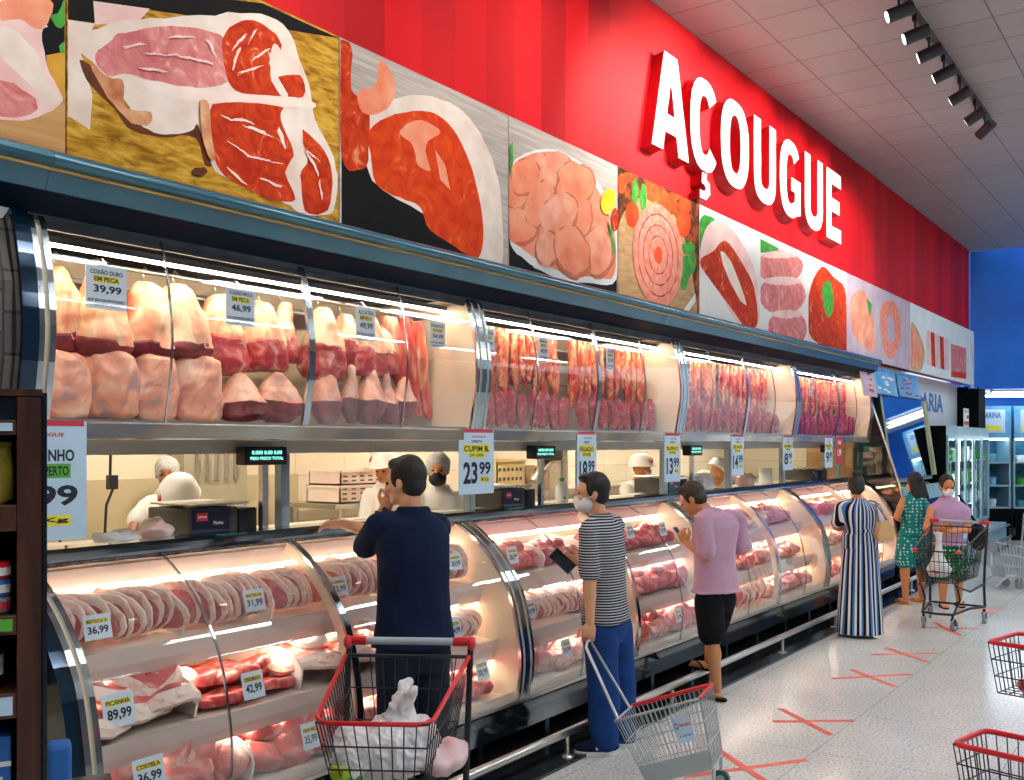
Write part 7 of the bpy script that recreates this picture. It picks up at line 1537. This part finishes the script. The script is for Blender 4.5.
def lump_thing(name, lab, cat, loc, r, m, seed, part='body'):
    t = thing(name, lab, cat, loc); b = MB(); b.ell((0,0,r[2]*.9), r, 18, 12); b.disp(.03, 9, seed); b.v = [(x,y,max(z,0)) for x,y,z in b.v]; crumple(b.build(part, M[m] if isinstance(m, str) else m, t), .02, 20, seed); return t
M['wrap_pink'] = noisy('film_wrapped_pink', [hexc('#f6b4a0'), hexc('#fdeee6')], 10, .2, bump=.6, bscale=18)
lump_thing('meat_parcel', 'film-wrapped pink meat parcel on the worktop beside the nearest scale', 'meat pack', (2.90,4.17,1.411), (.09,.07,.055), 'wrap_pink', 3)
lump_thing('plastic_bag', 'crumpled white plastic bag lying beside the pink parcel', 'bag', (2.72,4.2,1.411), (.11,.07,.03), 'bag_film', 8)
lump_thing('meat_parcel', 'pink and white bagged parcel on the worktop before the striped-dress woman', 'meat pack', (10.45,4.25,1.411), (.17,.1,.08), 'wrap_pink', 5)
t = thing('plastic_bottle', 'white plastic bottle with green cap on the worktop beside striped-shirt man', 'bottle', (6.72,4.28,1.411))
MB().lathe([(.045,0),(.052,.012),(.052,.12),(.04,.15),(.02,.165),(.02,.175)], n=18).build('bottle', M['ink_white'], t); MB().lathe([(.023,.17),(.023,.195),(.005,.197)], n=14).build('cap', M['ink_green'], t); MB().ell((-.03,-.045,.04),(.014,.01,.014),8,6).build('printed_mark', M['ink_green'], t)
for i, (x, w_, h) in enumerate(((9.12,.16,.15),(9.36,.16,.17))):
    t = thing('white_pack', '%s white pack on the worktop behind the lilac-shirt man' % ('first','second')[i], 'pack', (x,4.25,1.411), 0, 'white packs on the worktop'); MB().box(-w_/2,w_/2,-.08,.08,0,h).build('pack', M['ink_white'], t, bevel=.02); MB().box(-w_/2+.02,w_/2-.02,-.081,-.0795,.03,h-.04).build('printed_panel', M['paper'], t)
t = thing('paper_roll', 'white paper roll standing on the worktop past the bagged parcel', 'paper roll', (11.06,4.25,1.411)); MB().lathe([(.02,0),(.075,0),(.075,.19),(.02,.19)], n=20).build('roll', M['ink_white'], t); MB().lathe([(.02,.001),(.02,.191),(.018,.191)], n=14).build('core', M['p_tan'], t)
# ------------------------------------------------------------------ workroom furniture
struct(MB().box(-1.99,6.0,6.56,6.599,0,1.62), 'wall_workroom_panel', noisy('tan_panel', [hexc('#b9a883'), hexc('#c6b592')], 2, .4))
t = thing('workbench', 'long steel workbench along the cream back wall of the workroom', 'workbench', (10.0,6.2,0))
MB().box(-4.2,5.6,-.3,.34,1.34,1.38).build('bench_top', M['steel'], t)
for x in (-4.1,-1.6,.9,3.2,5.5): MB().cyl((x,-.25,0),(x,-.25,1.34),.02,8).cyl((x,.3,0),(x,.3,1.34),.02,8).build('leg', M['steel'], t)
def crate(name, lab, x, y, w_, d_, h, m, holes=True, z=1.381):
    t = thing(name, lab, 'crate', (x,y,z)); b = MB(); e = .012
    b.box(-w_/2,w_/2,-d_/2,-d_/2+e,0,h).box(-w_/2,w_/2,d_/2-e,d_/2,0,h).box(-w_/2,-w_/2+e,-d_/2,d_/2,0,h).box(w_/2-e,w_/2,-d_/2,d_/2,0,h).box(-w_/2,w_/2,-d_/2,d_/2,0,e)
    if holes:
        for r_ in range(3):
            for k in range(6): b.box(-w_/2+.03+k*(w_-.06)/6,-w_/2+.03+(k+.5)*(w_-.06)/6,-d_/2-.002,-d_/2+.001,.03+r_*h*.28,.03+r_*h*.28+h*.1, 1)
    b.build('crate_shell', [M[m], M['scale_grey']], t)
    MB().box(-w_/2-.008,w_/2+.008,-d_/2-.008,-d_/2,h-.025,h).box(-w_/2-.008,-w_/2,-d_/2,d_/2,h-.025,h).build('lip', M[m], t)
M['tan_plastic'] = noisy('tan_plastic', [hexc('#c9ad72'), hexc('#d8bf88')], 4, .5); M['clear_tub'] = noisy('cloudy_tub', [hexc('#e8c8b4'), hexc('#f0dccb')], 5, .25); M['brown_card'] = noisy('brown_card', [hexc('#a88a66'), hexc('#b99a74')], 4, .7)
crate('plastic_crate', 'slotted tan plastic crate on the workbench beside the 23.99 poster', 8.3,6.1,.5,.4,.34,'tan_plastic')
crate('cardboard_box', 'brown cardboard box on the workbench past the tan crate', 8.95,6.1,.45,.4,.26,'brown_card',False)
crate('storage_tub', 'lower cloudy plastic tub on the bench behind the navy-shirt man\'s arm', 6.25,6.15,.7,.4,.15,'clear_tub')
crate('storage_tub', 'upper cloudy plastic tub stacked behind the navy-shirt man\'s arm', 6.25,6.15,.66,.38,.13,'clear_tub',True,1.533)
t = thing('bone_saw', 'steel bone saw with slanting arms standing in the workroom', 'meat saw', (8.3,5.45,0))
MB().box(-.3,.3,-.25,.25,.85,.9).build('table', M['steel'], t); MB().box(-.22,.22,-.2,.2,0,.85).build('base', M['steel'], t); MB().box(.12,.26,-.08,.08,.9,1.86).build('column', M['steel'], t, bevel=.02); MB().cyl((-.28,0,1.5),(.15,0,1.8),.05,10).build('arm', M['steel'], t); MB().cyl((-.28,0,1.5),(-.1,0,1.25),.04,10).build('lower_arm', M['steel'], t); MB().box(-.12,.14,-.1,.1,1.72,1.92).build('blade_guard', M['scale_grey'], t, bevel=.03)
for i, (x, y) in enumerate(((2.05,6.3),(3.75,6.4),(4.05,6.35))):
    t = thing('hanging_cable', '%s dark cable hanging down the workroom wall' % ORD[i], 'cable', (x,y,1.2), 0, 'cables in the workroom'); MB().tube([(0,0,1.8),(.01,0,.8),(0,0,.45),(.03,0,.38),(-.03,0,.25),(-.06,0,-.3)], .010, 6).build('wire', M['black'], t); MB().box(-.02,.05,-.02,.02,.36,.46).build('plug', M['black'], t)
t = thing('hanging_rack', 'grey wall rack with red-handled knives behind the first post', 'knife rack', (5.0,6.3,1.5)); MB().box(-.3,.3,.1,.25,-1.5,.9).build('board', noisy('grey_board',[hexc('#9a9078'),hexc('#aca28a')],3,.5), t)
for k in range(5): MB().box(-.2+.09*k,-.17+.09*k,.07,.1,.1,.3).build('blade', M['steel'], t); MB().cyl((-.185+.09*k,.085,.3),(-.185+.09*k,.085,.42),.014,8).build('knife_handle', M['red_plastic'], t)

# ------------------------------------------------------------------ beyond the meat counter
M['fridge_white'] = noisy('fridge_white', [hexc('#8fb4c2'), hexc('#a8c8d2')], 2, .3); M['teal_in'] = noisy('teal_interior', [hexc('#3a7a8c'), hexc('#5a9aa8')], 3, .5)
t = thing('produce_case', 'open chilled case with a slanting mirror just past the meat counter', 'chilled case', (15.2,3.8,0))
x0, x1 = 13.62, 16.5
MB().px([(3.42,.1),(4.0,.1),(4.0,1.1),(3.36,1.1),(3.34,.9)], x0, x1).build('base', M['gloss_black'], t, world=True); MB().px([(3.5,.018),(3.95,.018),(3.95,.1),(3.5,.1)], x0, x1).build('plinth', M['void'], t, world=True)
MB().px([(3.33,1.1),(3.37,1.1),(3.40,1.3),(3.36,1.3)], x0, x1).build('front_lip', M['fridge_white'], t, world=True); MB().px([(3.37,1.1),(4.0,1.25),(4.0,1.2),(3.4,1.1)], x0, x1).build('shelf', M['fridge_white'], t, world=True)
MB().box(x0,x1,3.95,4.0,1.1,2.9).build('back_wall', M['teal_in'], t, world=True)
MB().px([(3.59,1.40),(3.75,2.55),(3.76,2.55),(3.60,1.40)], 14.0, 16.5).build('mirror', mat('mirror', (.8,.86,.9), .03, 1), t, world=True)
MB().px([(3.76,2.55),(3.95,2.6),(3.95,2.75),(3.74,2.60)], 13.9, 16.5).build('top_rail', M['ink_blue'], t, world=True)
MB().tube([(16.5,3.58,1.40),(16.5,3.745,2.56)], .03, 8).tube([(14.0,3.58,1.40),(14.0,3.745,2.56)], .015, 8).build('side_trim', noisy('olive_trim', [hexc('#a8ac88'), hexc('#c4c4a0')], 4, .4), t, world=True)
MB().box(14.0,16.5,3.62,3.9,1.34,1.40).build('light_ledge', M['fridge_white'], t, world=True)
for k in range(6):
    o = thing('green_bundle', '%s bundle of greens in the mirrored case from the counter end' % ORD[k], 'vegetable', (14.1+.4*k,3.66,1.2), 0, 'greens in the mirrored case'); m = MB(); m.ell((0,0,.04),(.15,.12,.06),14,8); m.disp(.05,12,k); m.build('leaves', M['p_green'], o); MB().ell((0,-.09,.05),(.03,.05,.03),8,6).build('stalks', M['p_chick'], o)
def sheet(lab, xa, xb, z0, z1, col, ink, y=3.70):
    t = thing('blue_poster', lab, 'poster', ((xa+xb)/2,y,z0)); w_ = xb-xa; R_ = Matrix.Rotation(-.16,4,'X')
    MB().box(-w_/2,w_/2,-.004,0,0,z1-z0).xf(R_).build('sheet', M[col], t); m = MB(); rr = random.Random(int(xa*10))
    for k in range(9): a = rr.uniform(-.42,.25)*w_; b = rr.uniform(.05,.8)*(z1-z0); m.box(a,a+.16*w_,-.0058,-.0045,b,b+.07*(z1-z0))
    m.xf(R_).build('printed_blocks', M[ink], t); m = MB(); put_text(m, 'OFERTA', -w_*.4, w_*.4, (z1-z0)*.86, (z1-z0)*.96, lambda a, c: (a,-.0062,c)); m.xf(R_).build('lettering', M['ink_blue'], t)
M['poster_blue'] = noisy('poster_blue', [hexc('#4a9ad0'), hexc('#8cc4e8')], 3, .4)
sheet('pinkish leaning poster above the end of the meat counter', 12.9,13.55,2.50,2.95,'p_lilac','ink_red',3.66); sheet('first blue leaning poster above the mirrored case', 13.62,14.75,2.56,2.93,'poster_blue','ink_white'); sheet('second blue leaning poster above the mirrored case', 14.85,16.1,2.57,2.93,'poster_blue','ink_red')
# glass-door fridges
t = thing('glass_door_fridge', 'tall white fridge with five glass doors beyond the mirrored case', 'fridge', (18.45,3.7,0))
x0, x1 = 16.62, 20.22; y0 = 3.45
MB().box(x0,x1,y0+.02,4.0,.46,2.17).build('cabinet', M['void'], t, world=True) if False else None
MB().box(x0,x0+.04,y0,3.99,0,2.17).build('side_panel', M['void'], t, world=True); MB().box(x1-.04,x1,y0,3.99,0,2.17).build('side_panel', M['fridge_white'], t, world=True)
MB().box(x0+.04,x1-.04,3.93,3.99,.1,2.17).build('back_panel', M['teal_in'], t, world=True); MB().box(x0+.04,x1-.04,y0,3.93,2.02,2.17).build('header', M['fridge_white'], t, world=True); MB().box(x0+.04,x1-.04,y0+.02,3.93,.05,.5).build('base', M['fridge_white'], t, world=True)
n = 5; dw = (x1-x0-.1)/n
for k in range(n):
    a = x0+.05+k*dw; d = MB().box(a+.05,a+dw-.05,y0-.012,y0-.006,.56,1.96).build('glass_door', M['glass'], t, world=True)
    MB().box(a,a+.05,y0-.025,y0,.5,2.02).box(a+dw-.05,a+dw,y0-.025,y0,.5,2.02).box(a+.05,a+dw-.05,y0-.025,y0,.5,.56).box(a+.05,a+dw-.05,y0-.025,y0,1.96,2.02).build('door_frame', M['fridge_white'], d); d.children[0].data.transform(d.matrix_basis.inverted() @ Matrix.Translation(-t.location)) if False else None
    for c_ in d.children: c_.data.transform(Matrix.Translation(-t.location))
    MB().cyl((a+.08,y0-.05,.9),(a+.08,y0-.05,1.6),.012,8).build('handle', M['chrome'], t, world=True)
for z in (.85,1.2,1.6): MB().box(x0+.05,x1-.05,y0+.06,3.92,z-.02,z).build('shelf', M['fridge_white'], t, world=True)
for k in range(3): MB().box(x0+.06+k*1.15,x0+.09+k*1.15,y0+.03,y0+.05,.6,1.95).build('light_tube', glow('cool_tube', (.8,.95,1), 8), t, world=True)
cols = ['p_green','paper','ink_white','ink_green','p_tan','teal_in']
kk = 0
for z in (.5,.85,1.2,1.6):
    for k in range(11):
        x = x0+.22+k*.315; c_ = cols[(k*3+int(z*10)) % 6] if z > 1.5 or k % 3 else 'ink_white'
        if z == 1.6: c_ = 'p_green' if k in (0,2,3,5,9,10) else 'ink_white'
        o = thing('fridge_pack', 'pale or green food pack on the %s shelf of the glass-door fridge' % {.5:'lowest',.85:'second',1.2:'third',1.6:'top'}[z], 'food pack', (x,3.66,z+.001), 0, 'food packs on the %s shelf of the glass fridge' % {.5:'lowest',.85:'second',1.2:'third',1.6:'top'}[z])
        h = .16+.1*((k*7) % 5)/5; MB().box(-.11,.11,-.09,.09,0,h).build('pack', M[c_], o, bevel=.02)
t = thing('fridge_guard', 'low pale plinth bench with steel rails in front of the glass-door fridge', 'bumper', (18.2,3.2,0))
MB().box(16.4,20.2,3.14,3.42,.018,.44).build('bench', M['fridge_white'], t, world=True, bevel=.01); MB().cyl((13.95,3.05,.19),(20.1,3.05,.19),.026,10).build('rail', M['steel'], t, world=True); MB().cyl((16.3,3.08,.40),(20.1,3.08,.40),.02,10).build('upper_rail', M['steel'], t, world=True)
for k in range(7): MB().cyl((14.1+.98*k,3.05,0),(14.1+.98*k,3.05,.19),.018,8).build('post', M['steel'], t, world=True)
# bakery lettering on the white wall, and a notice
t = thing('wall_lettering', 'dark blue lettering on the white wall under the photo strip', 'sign', (17.6,4.0,2.4)); m = MB(); put_text(m, 'PADARIA', -1.5,1.45,.04,.36, lambda a, c: (a,-.006,c), 0, .03); m.build('lettering', M['ink_blue'], t)
t = thing('notice_card', 'white and red notice standing on top of the glass-door fridge', 'notice', (19.0,3.6,2.171)); MB().box(-.22,.22,0,.006,.012,.34).build('card', M['ink_white'], t); MB().box(-.2,.2,-.0015,-.0003,.05,.11).box(.02,.2,-.0015,-.0003,.16,.22).build('printed_bar', M['ink_red'], t); MB().box(-.1,.1,-.02,.05,0,.012).build('foot', M['grey_plastic'], t)
m = MB(); put_text(m, 'ATENCAO', -.18,.18,.26,.31, lambda a, c: (a,-.002,c)); m.build('lettering', M['ink_red'], [o for o in C.objects if o.name.startswith('notice_card')][0])
# upright display fridges along the far wall
def far(R_, D_, z=0): return at_depth(R_, D_, z)
for i, (R0, R1, ttl) in enumerate(((8.75, 9.72, 'MARGARINA'), (9.78, 11.3, 'QUEIJOS'))):
    o = far((R0+R1)/2, 19.3); t = thing('display_fridge', '%s open display fridge under the blue far wall' % ('first','second')[i], 'fridge', o, RF); w_ = (R1-R0)/2
    B = lambda n, mb, m, **k: mb.build(n, M[m] if isinstance(m, str) else m, t, **k)
    B('back_panel', MB().box(-w_,w_,.5,.55,.1,2.3), noisy('mottled_teal', [hexc('#1d5a78'), hexc('#3f8aa6')], 6, .4)); B('side_panel', MB().box(-w_,-w_+.03,0,.5,.1,2.3), 'fridge_white'); B('side_panel', MB().box(w_-.03,w_,0,.5,.1,2.3), 'fridge_white')
    B('base', MB().box(-w_,w_,-.05,.55,.25,.62), 'void'); B('kick_plate', MB().box(-w_,w_,.0,.55,0,.25), 'void'); hd = B('header', MB().box(-w_,w_,-.02,.55,2.0,2.62), 'poster_blue')
    MB().box(-w_+.12,w_-.12,-.026,-.021,2.1,2.55).build('sign_panel', M['paper_blue'], hd); m = MB(); put_text(m, ttl, -w_+.18,w_-.2,2.38,2.5, lambda a, c: (a,-.029,c)); m.build('lettering', M['ink_blue'], hd); MB().box(-w_+.15,w_-.2,-.029,-.0265,2.14,2.24).build('yellow_band', M['ink_yellow'], hd)
    MB().box(-w_+.04,w_-.04,.02,.06,1.96,1.99).build('light_tube', glow('far_tube', (.75,.93,1), 12), hd)
    for z in (.62,1.05,1.5): B('shelf', MB().box(-w_+.03,w_-.03,.0,.5,z,z+.03), 'fridge_white')
    for z in (.651,1.081,1.531):
        for k in range(int(w_*2/.24)-1):
            x, y = rotz(-w_+.2+k*.24, .15, RF); o2 = thing('dairy_tub', 'small tub or pack on a shelf of the %s far display fridge' % ('first','second')[i], 'food pack', (o[0]+x, o[1]+y, z), RF, 'packs in the %s far fridge' % ('first','second')[i])
            h_ = .1+.1*((k*5+i) % 4)/4; m_ = ('ink_white','poster_blue','p_green','paper','teal_in')[(k*2+int(z*7)) % 5]; MB().lathe([(.07,0),(.085,h_),(.06,h_+.005)], n=10).build('tub', M[m_], o2)
for i, (R_, D_) in enumerate(((10.2,18.98),(11.0,19.6),(9.6,20.2))):
    o = far(R_, D_); t = thing('ceiling_light', '%s cool tube light over the far display fridges' % ORD[i], 'ceiling light', (o[0],o[1],2.93), RF, 'tube lights over the far fridges')
    MB().box(-1.0,1.0,-.05,.05,-.05,0).build('housing', M['white'], t); MB().box(-.97,.97,-.04,.04,-.085,-.051).build('diffuser', glow('far_lamp', (.85,.96,1), 14), t)
# the rest of the hall around the aisle
M['hall_wall'] = noisy('hall_wall', [hexc('#5a6068'), hexc('#6a7078')], .8, .6)
struct(MB().box(-3,34,-10.1,-10,0,5.6), 'wall_hall_outer', M['hall_wall']); struct(MB().box(-3.1,-3,-10,9,0,5.6), 'wall_hall_entrance', M['hall_wall']);
